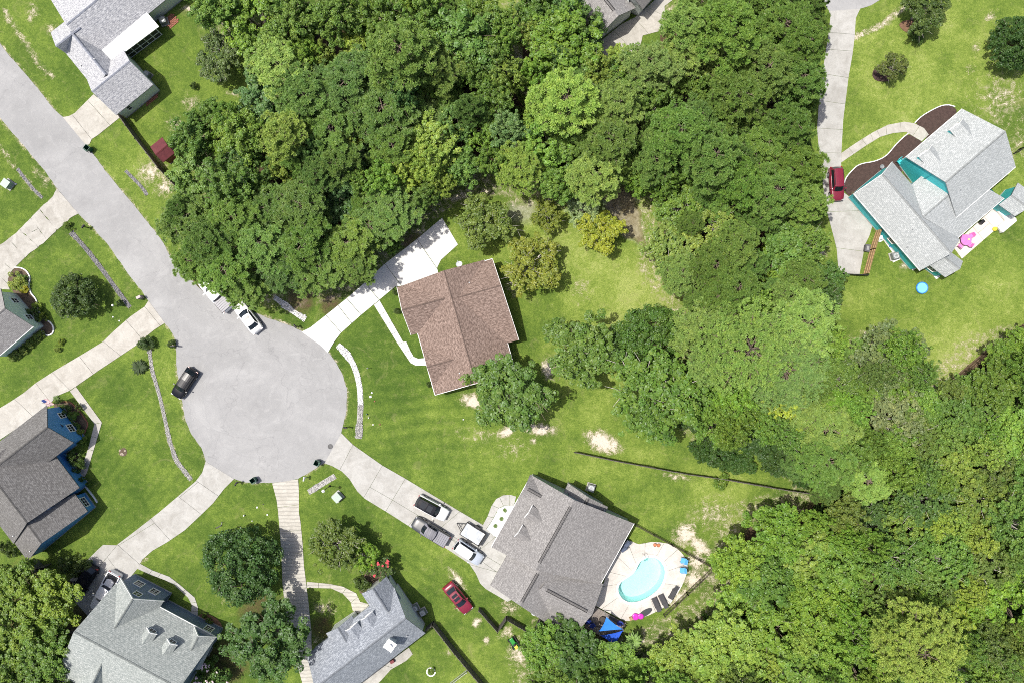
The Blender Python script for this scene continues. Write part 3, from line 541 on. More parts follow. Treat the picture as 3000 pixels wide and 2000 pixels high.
# ================================================================ houses
SH = {'white': shingle_mat('shingle_white_grey', (0.47, 0.475, 0.495), (0.62, 0.625, 0.64), (0.22, 0.23, 0.265)),
      'brown': shingle_mat('shingle_brown', (0.235, 0.170, 0.140), (0.345, 0.26, 0.22), (0.10, 0.070, 0.058)),
      'teal': shingle_mat('shingle_pale_grey', (0.43, 0.455, 0.455), (0.54, 0.565, 0.565), (0.31, 0.335, 0.34)),
      'dark': shingle_mat('shingle_dark_grey', (0.165, 0.16, 0.155), (0.25, 0.245, 0.24), (0.105, 0.10, 0.10)),
      'sage': shingle_mat('shingle_grey_green', (0.33, 0.36, 0.345), (0.46, 0.485, 0.465), (0.21, 0.24, 0.235)),
      'blue': shingle_mat('shingle_grey_blue', (0.27, 0.295, 0.33), (0.42, 0.45, 0.49), (0.17, 0.19, 0.225)),
      'grey': shingle_mat('shingle_mid_grey', (0.265, 0.255, 0.25), (0.35, 0.34, 0.33), (0.17, 0.165, 0.16)),
      'mid': shingle_mat('shingle_warm_grey', (0.31, 0.30, 0.295), (0.40, 0.39, 0.38), (0.22, 0.21, 0.21))}
SD = {k: siding_mat('siding_'+k, c) for k, c in {'white': (0.72, 0.78, 0.76), 'teal': (0.05, 0.50, 0.53), 'blue': (0.075, 0.27, 0.62), 'slate': (0.13, 0.18, 0.29), 'mint': (0.68, 0.80, 0.74),
      'brown': (0.55, 0.52, 0.47), 'pale': (0.68, 0.73, 0.69), 'grey': (0.42, 0.50, 0.53), 'red': (0.30, 0.08, 0.07)}.items()}
class House:
    def __init__(s, name, label, cat, base, shingle, wall, pitch_ov=0.38):
        b = W(*base); s.root = thing(name, label, cat, (b.x, b.y, 0)); s.sh = SH[shingle] if isinstance(shingle, str) else shingle; s.wall = SD[wall]; s.pr = []; s.ov = pitch_ov; s.caps = []; s.walls = []
    def gable(s, eL, eR, r, ze=2.8, zr=5.0, hip=(0, 0), walls=True, cap='ridge', zeR=None, zrb=None, ov=None, trim=''):
        """a pitched roof volume: eave lines eL (2 px points), eR, ridge r; heights in m"""
        zeR = ze if zeR is None else zeR; zrb = zr if zrb is None else zrb
        a, b = W(*eL[0], ze), W(*eL[1], ze); d, c = W(*eR[0], zeR), W(*eR[1], zeR); p, q = W(*r[0], zr), W(*r[1], zrb)
        dr = ((b-a).normalized()+(c-d).normalized()+(q-p).normalized()); dr.z = 0; dr.normalize()      # true up: eaves and ridge run parallel
        def para(A, B):
            m = (A+B)/2; l = (B-A).dot(dr)/2; A2, B2 = m-dr*l, m+dr*l; A2.z = A.z; B2.z = B.z; return A2, B2
        if zrb == zr: a, b = para(a, b); d, c = para(d, c); p, q = para(p, q)
        def snap(r_, A, B):                     # bring a gable apex over the line between its two eave corners
            n_ = Vector((-(B-A).y, (B-A).x, 0)); dn_ = n_.dot(dr)
            if abs(dn_) < 1e-6: return r_
            t_ = n_.dot(Vector((A.x-r_.x, A.y-r_.y, 0)))/dn_
            return r_+dr*t_ if abs(t_) < 1.8 else r_
        if not hip[0]: p = snap(p, a, d)
        if not hip[1]: q = snap(q, b, c)
        faces = [[a, b, q, p], [c, d, p, q]]
        if hip[0]: faces.append([d, a, p])
        if hip[1]: faces.append([b, c, q])
        s.pr.append(dict(a=a, b=b, c=c, d=d, p=p, q=q, faces=faces, hip=hip, ze=ze, walls=walls, cap=cap, ov=s.ov if ov is None else ov, trim=trim)); return len(s.pr)-1
    def roofz(s, x, y, skip=None):
        best = None
        for k, g in enumerate(s.pr):
            for f in g['faces']:
                if bool(pip(np.array(x), np.array(y), [(v.x, v.y) for v in f])):
                    n = (f[1]-f[0]).cross(f[2]-f[0]); 
                    if abs(n.z) < 1e-6: continue
                    z = f[0].z-(n.x*(x-f[0].x)+n.y*(y-f[0].y))/n.z
                    if best is None or z > best: best = z
        return best
    def rect(s, g):
        """wall corners under this roof volume"""
        u1 = (g['b']-g['a']).normalized(); u2 = (g['c']-g['d']).normalized(); w0 = (g['d']-g['a']).normalized(); w1 = (g['c']-g['b']).normalized(); o = g['ov']; e = 0.26
        return [g['a']+u1*e+w0*o, g['b']-u1*e+w1*o, g['c']-u2*e-w1*o, g['d']+u2*e-w0*o]
    def finish(s, fascia='white_trim', cap_mat=None):
        mb = MB(); uvs = []; fas = []; th = 0.13
        for k, g in enumerate(s.pr):
            for f in g['faces']:
                n = (f[1]-f[0]).cross(f[2]-f[0]).normalized()
                if n.z < 0: f.reverse(); n = -n
                ho = Vector((0, 0, 1)).cross(n); ho = ho.normalized() if ho.length > 1e-4 else Vector((1, 0, 0)); up = n.cross(ho)
                lift = Vector((0, 0, 0.003*k))
                bt = [v-Vector((0, 0, th)) for v in f]
                for i in range(1, len(f)-1):
                    t3 = [f[0], f[i], f[i+1]]; mb.poly([v+lift for v in t3]); uvs += [((v.dot(ho)), v.dot(up)) for v in t3]; mb.poly([bt[0], bt[i+1], bt[i]]); uvs += [(0, 0)]*3
                for i in range(len(f)):
                    j = (i+1) % len(f); mb.poly([bt[i], bt[j], f[j]+lift, f[i]+lift]); uvs += [(0, 0)]*4
            # gutters and rake boards
            dz = Vector((0, 0, -0.09)); out = lambda A, B, C: ((A-B)-(A-B).project(C-A)).normalized()*0.03
            if fascia:
                if 'L' in g['trim']: fas.append(MB().bar(g['a']+dz+out(g['a'], g['d'], g['b']), g['b']+dz+out(g['b'], g['c'], g['a']), 0.10, 0.14))
                if 'R' in g['trim']: fas.append(MB().bar(g['d']+dz+out(g['d'], g['a'], g['c']), g['c']+dz+out(g['c'], g['b'], g['d']), 0.10, 0.14))
                for A, B, C, o_, h, ky in ((g['a'], g['p'], g['d'], g['b'], g['hip'][0], '0'), (g['b'], g['q'], g['c'], g['a'], g['hip'][1], '1')):
                    ou = (A-o_).normalized()*0.03
                    if ky not in g['trim']: continue
                    if h: fas.append(MB().bar(A+dz+ou, C+dz+ou, 0.10, 0.14))
                    else: fas += [MB().bar(A+dz+ou, B+dz+ou, 0.06, 0.16), MB().bar(B+dz+ou, C+dz+ou, 0.06, 0.16)]
        me = mb.mesh('roof', ROOT[s.root.name]); uvl = me.uv_layers.new(name='UVMap'); uvl.data.foreach_set('uv', np.array(uvs, dtype=np.float32).ravel())
        s.roof = link('roof', me, s.sh, s.root)
        for q in fas: q.build('fascia', M[fascia], s.roof)
        for k, g in enumerate(s.pr):
            if g['cap']:
                p, q = g['p'], g['q']; L_ = (q-p).length; t = 0.10 if g['cap'] == 'vent' else 0.0; A = p+(q-p)*t; B = q-(q-p)*t
                cm = MB(); n = max(1, int((B-A).length/0.32)); sd = (q-p).cross(Vector((0, 0, 1))).normalized(); wd_ = 0.13
                for i in range(n):
                    a0 = A+(B-A)*(i/n); a1 = A+(B-A)*((i+0.97)/n); zz = Vector((0, 0, 0.035+0.012*(i % 2))); dn = Vector((0, 0, -0.10))
                    cm.poly([a0+zz, a1+zz, a1+sd*wd_+zz+dn, a0+sd*wd_+zz+dn]); cm.poly([a1+zz, a0+zz, a0-sd*wd_+zz+dn, a1-sd*wd_+zz+dn])
                o = cm.build('ridge_cap', cap_mat or pm('ridge_'+s.sh.name, [x*0.6 for x in s.sh.node_tree.nodes['Brick Texture'].inputs['Color1'].default_value[:3]], 0.9, 0.25, 3), s.roof)
                if g['cap'] == 'vent':
                    vm = MB()
                    for sg in (-1, 1): vm.bar(A+sd*sg*0.17+Vector((0, 0, -0.02)), B+sd*sg*0.17+Vector((0, 0, -0.02)), 0.055, 0.10)
                    vm.build('ridge_vent', M['black'], s.roof)
        wm = MB()
        for k, g in enumerate(s.pr):
            if not g['walls']: continue
            R = s.rect(g); g['R'] = R
            for i in range(4):
                A, B = R[i], R[(i+1) % 4]; n = max(1, int((B-A).length/0.35)); prev = None
                for j in range(n+1):
                    P = A+(B-A)*(j/n); z = s.roofz(P.x, P.y); z = (z if z is not None else g['ze'])-0.10
                    if prev is not None: wm.poly([(prev[0], prev[1], 0), (P.x, P.y, 0), (P.x, P.y, z), (prev[0], prev[1], prev[2])])
                    prev = (P.x, P.y, z)
        if wm.f: s.wallobj = wm.build('wall', s.wall, s.root)
        fd = MB()
        for g in s.pr:
            if g['walls']:
                for i in range(4): A, B = g['R'][i], g['R'][(i+1) % 4]; fd.bar((A.x, A.y, 0.1), (B.x, B.y, 0.1), 0.06, 0.24)
        if fd.f: fd.build('foundation', M['conc'], s.root)
    def window(s, gi, side, t, zc, w=0.9, h=1.3, cols=2, rows=2, glass=None):
        g = s.pr[gi]; R = g['R']; A, B = R[side], R[(side+1) % 4]; cen = (R[0]+R[1]+R[2]+R[3])/4
        u = (B-A); u.z = 0; ln = u.length; u.normalize(); n = Vector((u.y, -u.x, 0)); mid = A+(B-A)*t; mid.z = zc
        if n.dot(mid-cen) < 0: n = -n
        fr = MB(); bw = 0.09
        for q in (-1, 1): fr.bar(mid+u*(q*w/2)+Vector((0, 0, -h/2))+n*0.03, mid+u*(q*w/2)+Vector((0, 0, h/2))+n*0.03, bw, 0.09)
        for q in (-1, 1): fr.bar(mid-u*(w/2+bw/2)+Vector((0, 0, q*(h/2+bw/2)))+n*0.032, mid+u*(w/2+bw/2)+Vector((0, 0, q*(h/2+bw/2)))+n*0.032, 0.10, bw)
        for c in range(1, cols): x = -w/2+w*c/cols; fr.bar(mid+u*x-Vector((0, 0, h/2-.04))+n*0.025, mid+u*x+Vector((0, 0, h/2-.04))+n*0.025, 0.04, 0.05)
        for r_ in range(1, rows): z = -h/2+h*r_/rows; fr.bar(mid-u*(w/2-.04)+Vector((0, 0, z))+n*0.027, mid+u*(w/2-.04)+Vector((0, 0, z))+n*0.027, 0.05, 0.04)
        o = fr.build('window', M['white_trim'], s.root)
        MB().poly([mid-u*w/2-Vector((0, 0, h/2))+n*0.012, mid+u*w/2-Vector((0, 0, h/2))+n*0.012, mid+u*w/2+Vector((0, 0, h/2))+n*0.012, mid-u*w/2+Vector((0, 0, h/2))+n*0.012]).build('pane', glass or M['glass'], o)
        return o
    def dormer(s, ridge_front, ridge_back, half, zf, wallcol=None, face='white_trim'):
        """small gabled dormer: ridge from front to back (px at z), half width m"""
        p = W(*ridge_front, zf); q = W(*ridge_back, zf); d = (q-p); d.z = 0; d.normalize(); sd = Vector((-d.y, d.x, 0))
        drop = half*0.75; hb = 0.75
        a, b = p+sd*half-Vector((0, 0, drop)), q+sd*half-Vector((0, 0, drop)); a2, b2 = p-sd*half-Vector((0, 0, drop)), q-sd*half-Vector((0, 0, drop))
        do = None; mb = MB(); uvs = []
        for f in ([a, p, q, b], [p, a2, b2, q]):
            n = (f[1]-f[0]).cross(f[2]-f[0]).normalized()
            if n.z < 0: f.reverse(); n = -n
            ho = Vector((0, 0, 1)).cross(n).normalized(); up = n.cross(ho); mb.poly(f); uvs += [(v.dot(ho), v.dot(up)) for v in f]
            mb.poly([v-Vector((0, 0, 0.1)) for v in f][::-1]); uvs += [(0, 0)]*4
        me = mb.mesh('dormer', ROOT[s.root.name]); me.uv_layers.new(name='UVMap').data.foreach_set('uv', np.array(uvs, dtype=np.float32).ravel())
        do = link('dormer', me, s.sh, s.root)
        w_ = MB(); o = 0.12; fa = p+d*o; z0 = Vector((0, 0, -drop-hb)); i_ = half-0.12
        w_.poly([fa+sd*i_+z0, fa-sd*i_+z0, fa-sd*i_-Vector((0, 0, drop)), fa-Vector((0, 0, 0.13)), fa+sd*i_-Vector((0, 0, drop))])
        for g_ in (1, -1): w_.poly([fa+sd*i_*g_+z0, q+sd*i_*g_+z0, q+sd*i_*g_-Vector((0, 0, drop+.05)), fa+sd*i_*g_-Vector((0, 0, drop+.05))])
        w_.build('dormer_wall', wallcol or s.wall, do)
        t = MB(); t.bar(p-Vector((0, 0, .06)), a-Vector((0, 0, .06)), 0.09, 0.16); t.bar(p-Vector((0, 0, .06)), a2-Vector((0, 0, .06)), 0.09, 0.16); t.build('rake_trim', M['white_trim'], do)
        c = fa-d*0.02-Vector((0, 0, drop+0.25)); fr = MB(); ww, hh = half*0.55, 0.42
        for q_ in (-1, 1): fr.bar(c+sd*ww*q_-Vector((0, 0, hh)), c+sd*ww*q_+Vector((0, 0, hh)), 0.09, 0.07); fr.bar(c-sd*ww+Vector((0, 0, hh*q_)), c+sd*ww+Vector((0, 0, hh*q_)), 0.08, 0.09)
        fr.bar(c-Vector((0, 0, hh)), c+Vector((0, 0, hh)), 0.05, 0.05); fr.build('window_frame', M['white_trim'], do)
        MB().poly([c+sd*ww-Vector((0, 0, hh))+d*.01, c-sd*ww-Vector((0, 0, hh))+d*.01, c-sd*ww+Vector((0, 0, hh))+d*.01, c+sd*ww+Vector((0, 0, hh))+d*.01]).build('pane', M['glass'], do)
        return do
    def vent(s, px, py, r=0.06, h=0.35):
        w = W(px, py, 3.5); z = s.roofz(w.x, w.y) or 3.5; w = W(px, py, z); z = s.roofz(w.x, w.y) or z
        MB().lathe((w.x, w.y, z-0.1), [(r*1.9, 0), (r*1.9, 0.12), (r, 0.16), (r, h), (r*0.6, h)], 8).build('vent_pipe', M['galv'], s.roof)

# ---- 4: brown house in the middle
h = House('brown_roof_house', 'single-storey house with brown shingle roof beside the bright white driveway', 'house', (1340,950), 'brown', 'brown')
h.gable([(1181,836),(1278,1155)], [(1424,760),(1503,1087)], [(1299,797),(1396,1119)], 2.75, 4.9, cap='ridge', trim='LR1')
h.gable([(1163,841),(1345,792)], [(1204,980),(1400,930)], [(1181,909),(1322,868)], 2.75, 4.6, cap='ridge', trim='0')
h.gable([(1441,755),(1310,800)], [(1521,1001),(1375,1030)], [(1467,836),(1324,878)], 2.75, 4.55, cap='ridge', trim='0L')
h.gable([(1235,1012),(1330,985)], [(1272,1132),(1390,1098)], [(1250,1075),(1362,1043)], 2.75, 4.15)
h.finish(); h.vent(*T(5,1960,1030)); h.vent(*T(9,1870,290))
# ---- 1: white-grey house, top left
h = House('pale_roof_house', 'house with very pale grey shingle roof and white flat patio cover at its back', 'house', T(0,1000,400), 'white', 'white')
A = lambda *p: [T(0, *q) for q in p]
h.gable(A((430,-60),(1180,-660)), A((890,520),(1720,-165)), A((655,190),(1400,-420)), 2.8, 5.6)
h.gable(A((465,300),(665,145)), A((610,495),(830,325)), A((525,415),(735,250)), 2.8, 5.0)
h.gable(A((530,400),(880,830)), A((830,330),(1130,700)), A((662,308),(990,714)), 2.8, 4.95, cap='ridge')
h.gable(A((1135,460),(800,735)), A((1412,782),(1065,1058)), A((1180,565),(848,845)), 2.8, 5.1)
h.finish(cap_mat=pm('ridge_bluegrey', (0.27, 0.285, 0.33), 0.9, 0.2, 3))
h.vent(*T(0,868,545)); h.vent(*T(0,748,605))
h.window(3, 2, 0.25, 1.6, 0.6, 1.0, 1, 2)
# white flat patio cover + screened porch under it
def pt(x, y, z): return W(*T(0, x, y), z)
pr = MB(); q = [pt(1335,100,3.0), pt(1460,245,2.55), pt(1020,575,2.55), pt(910,425,3.0)]
pr.poly(q); pr.poly([v-Vector((0,0,.12)) for v in q][::-1])
for i in range(4): j=(i+1)%4; pr.poly([q[i]-Vector((0,0,.12)), q[j]-Vector((0,0,.12)), q[j], q[i]])
pr.build('patio_roof', M['white_metal'], h.root)
a0, a1 = pt(1455,255,0), pt(1190,470,0); f0, f1 = pt(1490,320,0), pt(1205,535,0)
sm = MB(); n = 5
for i in range(n+1):
    P = f0+(f1-f0)*(i/n); Q = a0+(a1-a0)*(i/n); sm.bar((P.x,P.y,0),(P.x,P.y,2.3),0.09); sm.bar((P.x,P.y,2.28),(Q.x,Q.y,2.45),0.08)
for z in (0.08,0.9,2.3): sm.bar((f0.x,f0.y,z),(f1.x,f1.y,z),0.08)
sm.build('porch_frame', M['white_trim'], h.root)
MB().poly([(f0.x,f0.y,0.1),(f1.x,f1.y,0.1),(f1.x,f1.y,2.25),(f0.x,f0.y,2.25)]).build('porch_screen', pm('screen_mesh',(0.05,0.055,0.05),0.8), h.root)
MB().prism([(f0.x,f0.y),(f1.x,f1.y),(pt(930,470,0).x,pt(930,470,0).y),(pt(1300,140,0).x,pt(1300,140,0).y)],0,0.08).build('porch_floor', pm('dark_floor',(0.05,0.05,0.055),0.8), h.root)
# ---- 2: grey house at the top edge
h = House('grey_roof_house', 'grey shingled house beside the wide driveway enclosed by pine woods', 'house', T(2,900,60), 'mid', 'white')
A = lambda *p: [T(2, *q) for q in p]
h.gable(A((795,335),(400,-160)), A((1135,78),(780,-380)), A((952,108),(590,-330)), 2.8, 5.0, cap='vent')
h.gable(A((1000,-10),(1120,-160)), A((1190,80),(1400,-120)), A((1100,20),(1230,-160)), 2.8, 4.6)
h.finish()
# ---- 3: teal house
h = House('teal_walled_house', 'teal-sided house with pale grey roof, dormers and pink patio table behind it', 'house', T(7,1600,350), 'teal', 'teal')
A = lambda *p: [T(7, *q) for q in p]; B3 = lambda *p: [T(3, *q) for q in p]
h.gable(A((790,215),(1400,917)), A((1145,-80),(1760,640)), A((1045,25),(1690,765)), 2.9, 5.6, trim='L0')
h.gable(A((1440,840),(1630,980)), A((1600,690),(1792,832)), A((1560,745),(1755,900)), 2.8, 4.3)
h.gable([(2819,319),(2655,462)], [(2976.5,490),(2801,636)], [(2948,383),(2784,524)], 3.0, 6.7, zeR=4.0, trim='LR')
h.gable([(2672,541),(2790,438)], [(2806.7,696),(2942,581)], [(2704,636),(2840,522)], 2.8, 5.3, trim='R')
h.gable(A((2130,300),(2260,435)), A((2285,128),(2480,220)), A((2200,200),(2370,320)), 2.6, 3.8)
h.finish()
h.dormer(T(3,1765,1125), T(3,1885,1265), 1.15, 5.3); h.dormer(T(3,1478,1372), T(3,1598,1512), 1.15, 5.3)
h.window(0, 0, 0.62, 1.5, 1.0, 0.8, 1, 2); h.window(1, 0, 0.5, 1.5, 1.2, 1.1, 2, 2)
for x, y in ((1755,182),(1352,533),(1270,705)): h.vent(*T(7,x,y))
# ---- 5: mint house at the left edge
h = House('mint_walled_house', 'pale mint house with warm grey roof behind the white-edged flower bed', 'house', T(4,100,1400), 'mid', 'mint')
A = lambda *p: [T(4, *q) for q in p]
h.gable(A((10,1085),(-330,1360)), A((305,1432),(-60,1740)), A((62,1240),(-230,1510)), 3.0, 5.6, trim='R')
h.finish()
h.window(0, 3, 0.25, 1.7, 0.8, 1.2, 2, 2); h.window(0, 3, 0.75, 1.7, 0.8, 1.2, 2, 2)
# ---- 6: blue house
h = House('blue_walled_house', 'bright blue house with dark grey roof and flag by its driveway', 'house', T(8,300,1200), 'dark', 'blue')
A = lambda *p: [T(8, *q) for q in p]
h.gable(A((437,592),(-120,990)), A((672,922),(180,1320)), A((448,770),(-60,1170)), 3.6, 6.4)
h.gable(A((-270,1350),(130,1850)), A((330,800),(725,1345)), A((-180,1100),(235,1652)), 3.0, 6.9)
h.gable(A((60,1762),(262,2010)), A((690,1392),(800,1560)), A((245,1672),(350,1812)), 2.8, 6.0)
h.finish()
h.window(0, 3, 0.36, 1.7, 1.1, 1.2, 3, 2); h.window(0, 3, 0.75, 1.7, 0.8, 1.2, 2, 2); h.window(2, 2, 0.5, 1.5, 1.4, 1.0, 3, 2)
h.vent(*T(12,135,210)); h.vent(*T(12,290,350))
# small pent roof over the window
q = [W(*T(8,440,690),3.2), W(*T(8,582,775),3.2), W(*T(8,560,800),3.0), W(*T(8,440,725),3.0)]; mb = MB(); mb.poly(q); mb.poly([v-Vector((0,0,.1)) for v in q][::-1])
for i in range(4): j=(i+1)%4; mb.poly([q[i]-Vector((0,0,.1)), q[j]-Vector((0,0,.1)), q[j], q[i]])
mb.build('pent_roof', pm('pent_roof_dark',(0.07,0.07,0.072),0.9,0.3), h.root)
# ---- 7: slate-blue house bottom left
h = House('slate_walled_house', 'slate-blue house with grey-green roof, two narrow dormers and gabled wings', 'house', T(12,1300,1300), 'sage', 'slate')
A = lambda *p: [T(12, *q) for q in p]
h.gable(A((1060,656),(1985,1145)), A((480,1600),(1400,2110)), A((742,1140),(1692,1638)), 3.4, 8.0, trim='L')
h.gable(A((1105,608),(790,1120)), A((1515,822),(1170,1330)), A((1205,800),(1000,1160)), 3.4, 6.4, trim='0')
h.gable(A((1775,1040),(1640,1330)), A((1993,1148),(1830,1440)), A((1822,1132),(1700,1370)), 3.4, 5.2, trim='0')
h.gable(A((760,1210),(560,1660)), A((1150,1450),(960,1860)), A((975,1310),(800,1660)), 3.4, 6.9)
h.finish()
h.dormer(T(12,1375,1105), T(12,1225,1335), 0.78, 6.5); h.dormer(T(12,1562,1205), T(12,1410,1445), 0.78, 6.5)
h.window(1, 3, 0.30, 1.9, 1.1, 1.3, 2, 3); h.window(1, 3, 0.70, 1.9, 1.1, 1.3, 2, 3); h.window(1, 3, 0.5, 4.3, 1.0, 1.0, 2, 2); h.window(2, 3, 0.5, 1.9, 1.1, 1.3, 2, 3)
# ---- 8: grey-blue house, bottom
h = House('blue_grey_roof_house', 'house with blue-grey shingles, a white box chimney and two grey dormers', 'house', T(13,1050,1150), 'blue', 'pale')
A = lambda *p: [T(13, *q) for q in p]
h.gable(A((1265,680),(470,1310)), A((1560,1112),(740,1730)), A((1380,975),(560,1600)), 3.0, 6.2)
h.gable(A((1200,585),(1330,790)), A((968,745),(1110,960)), A((1065,690),(1215,920)), 3.0, 5.0)
h.gable(A((875,950),(980,1100)), A((636,1113),(740,1260)), A((750,1020),(820,1210)), 3.0, 4.5)
h.finish()
h.dormer(T(13,1005,965), T(13,1115,1110), 0.95, 5.0); h.dormer(T(13,865,1065), T(13,975,1210), 0.95, 5.0)
for x, y in ((1390,1125),): h.vent(*T(13,x,y))
b = W(*T(13,1245,1185),5.2); ch = MB(); ch.box((b.x,b.y,5.4),(0.95,0.95,2.0),-0.62); co = ch.build('chimney', SD['pale'], h.roof)
t_ = MB(); t_.box((b.x,b.y,6.44),(1.3,1.3,0.10),-0.62); t_.lathe((b.x,b.y,6.48),[(0.22,0),(0.22,0.25),(0.28,0.27),(0.28,0.33)],14); t_.build('chimney_cap', M['white_metal'], h.roof)
# ---- 9: big grey house by the pool
h = House('pool_house', 'large grey-roofed house with two white-faced dormers beside the kidney pool', 'house', (1620,1600), 'grey', 'grey')
h.gable([(1553,1388),(1444,1604)], [(1859,1533),(1757,1709)], [(1690,1455),(1573,1655)], 2.9, 6.4, cap='vent', trim='LR')
h.gable([(1486,1612),(1441,1716)], [(1700,1700),(1610,1830)], [(1590,1655),(1522,1772)], 2.9, 5.6, hip=(0,1), cap='vent')
h.gable([(1640,1640),(1766,1712)], [(1520,1774),(1688,1852)], [(1570,1708),(1728,1796)], 2.9, 5.4, cap='vent')
h.gable([(1664,1414),(1640,1470)], [(1782,1484),(1760,1530)], [(1730,1440),(1706,1495)], 2.9, 4.6, cap='vent')
h.gable([(1553,1389),(1640,1437)], [(1517,1460),(1600,1507)], [(1537,1425),(1600,1462)], 2.93, 4.3, walls=False, cap='vent')
h.finish()
dw = M['white_trim']
h.dormer(T(14,152,0), T(14,320,110), 0.9, 5.2, dw); h.dormer(T(14,60,180), T(14,225,295), 0.9, 5.2, dw)
for x, y in ((385,563),(640,963),(357,953)): h.vent(*T(14,x,y))
# ---- 10: red garden shed
h = House('garden_shed', 'small garden shed with maroon metal roof beside the dark fence', 'shed', T(0,1500,1400), pm('maroon_metal', (0.125,0.030,0.034), 0.45, 0.2, 2), 'red', 0.1)
h.sh.node_tree.nodes.new('ShaderNodeTexBrick').inputs['Color1'].default_value = (0.20,0.045,0.05,1)
A = lambda *p: [T(0, *q) for q in p]
h.gable(A((1380,1350),(1490,1262)), A((1500,1495),(1605,1405)), A((1432,1418),(1545,1330)), 2.0, 2.7)
h.finish(fascia=None)
# ================================================================ trees: prototypes
def rand_dirs(r, n):
    v = r.normal(size=(n, 3)); return v/np.linalg.norm(v, axis=1, keepdims=True)
def leaves_mesh(name, pos, nrm, ln, wd_, tint, r):
    """one rhombic leaf (two triangles as a quad) per position"""
    n = len(pos); nrm = nrm/np.linalg.norm(nrm, axis=1, keepdims=True); t = np.cross(nrm, rand_dirs(r, n)); t /= np.linalg.norm(t, axis=1, keepdims=True)+1e-9; b = np.cross(nrm, t)
    ln = ln[:, None]; wd_ = wd_[:, None]; droop = nrm*(-0.12)*ln
    v = np.stack([pos-t*ln*.5+droop, pos-b*wd_*.5, pos+t*ln*.5+droop, pos+b*wd_*.5], 1).reshape(-1, 3)
    me = np_mesh(name, v, quads=np.arange(n*4).reshape(-1, 4))
    ca = me.color_attributes.new('tint', 'FLOAT_COLOR', 'POINT'); ca.data.foreach_set('color', np.repeat(np.c_[np.clip(tint, 0, 1), np.ones((n, 2))], 4, 0).astype(np.float32).ravel()); return me
def broad_crown(seed, R, z0, z1, ncl, per, leaf, rc=(0.15, 0.28), low=-0.3, sparse=0.0, lump=0.3, flat=0.72, limbs=0):
    r = np.random.default_rng(seed); zc = z0+(z1-z0)*0.42; up = z1-zc; dn = zc-z0
    d = rand_dirs(r, ncl*4); d = d[d[:, 2] > low][:ncl]; ncl = len(d); az = np.arctan2(d[:, 1], d[:, 0]); ph = r.random(6)*6.28
    lumpf = 1+lump*(0.5*np.sin(3*az+ph[0])+0.35*np.sin(5*az+ph[1]+2*d[:, 2])+0.3*np.sin(2*az+ph[2]))
    rad = np.where(r.random(ncl) < 0.76, r.uniform(0.70, 0.92, ncl), r.uniform(0.25, 0.65, ncl))*lumpf
    if limbs:                                   # clumps gathered along limbs: lobed outline with gaps
        nl = limbs; la = np.arange(nl)*2.39996+r.normal(0, .3, nl); le = np.arcsin(np.clip(r.uniform(-0.12, 1.0, nl), -1, 1)); ll = r.uniform(0.74, 1.08, nl)
        ld = np.c_[np.cos(la)*np.cos(le), np.sin(la)*np.cos(le), np.sin(le)]; k = r.integers(0, nl, ncl); tt = r.uniform(0.42, 1.0, ncl)**0.8
        d = ld[k]*(ll[k]*tt)[:, None]+r.normal(0, 1, (ncl, 3))*(0.135*(1.15-0.35*tt))[:, None]; rad = np.full(ncl, 0.90)
    c = d*np.c_[np.full(ncl, R), np.full(ncl, R), np.where(d[:, 2] > 0, up, dn)]*rad[:, None]; c[:, 2] += zc
    cr = R*r.uniform(rc[0], rc[1], ncl); ct = r.normal(0.5, 0.11, ncl); chue = r.normal(0.5, 0.16, ncl)
    k = np.repeat(np.arange(ncl), per); n = len(k); e = rand_dirs(r, n); e[:, 2] = e[:, 2]*0.9+0.28; e /= np.linalg.norm(e, axis=1, keepdims=True)
    rr = r.uniform(0.45, 1.0, n)**0.6; pos = c[k]+e*(cr[k]*rr)[:, None]*np.array([1, 1, flat])
    nrm = e*0.75+np.array([0, 0, 0.55])+r.normal(size=(n, 3))*0.5
    tint = np.c_[ct[k]+r.normal(0, 0.15, n), chue[k]+r.normal(0, 0.18, n)]
    if sparse: keep = r.random(n) > sparse; pos, nrm, tint = pos[keep], nrm[keep], tint[keep]
    sz = leaf*r.uniform(0.7, 1.35, len(pos)); return leaves_mesh('crown', pos, nrm, sz, sz*0.66, tint, r), c
def broad_trunk(c, h0, r0, seed, n=10, mat_r=0.35):
    r = random.Random(seed); mb = MB(); top = (r.uniform(-.2, .2), r.uniform(-.2, .2), h0)
    mb.tube([(0, 0, -0.15), (0.03, 0.02, h0*0.5), top], [r0*1.25, r0, r0*0.8], 8)
    for i in r.sample(range(len(c)), min(n, len(c))):
        e = Vector(c[i]); m = (Vector(top)+e)*0.5+Vector((r.uniform(-.3, .3), r.uniform(-.3, .3), 0.25)); st = Vector(top)-Vector((0, 0, r.uniform(0, h0*0.25)))
        mb.tube([st, m, e], [r0*0.5, r0*0.3, r0*0.06], 6)
        for q in range(2):
            f = e+Vector((r.uniform(-1, 1), r.uniform(-1, 1), r.uniform(0.0, .7))); mb.tube([m.lerp(e, .5), f], [r0*0.16, r0*0.04], 5)
    return mb.mesh('trunk')
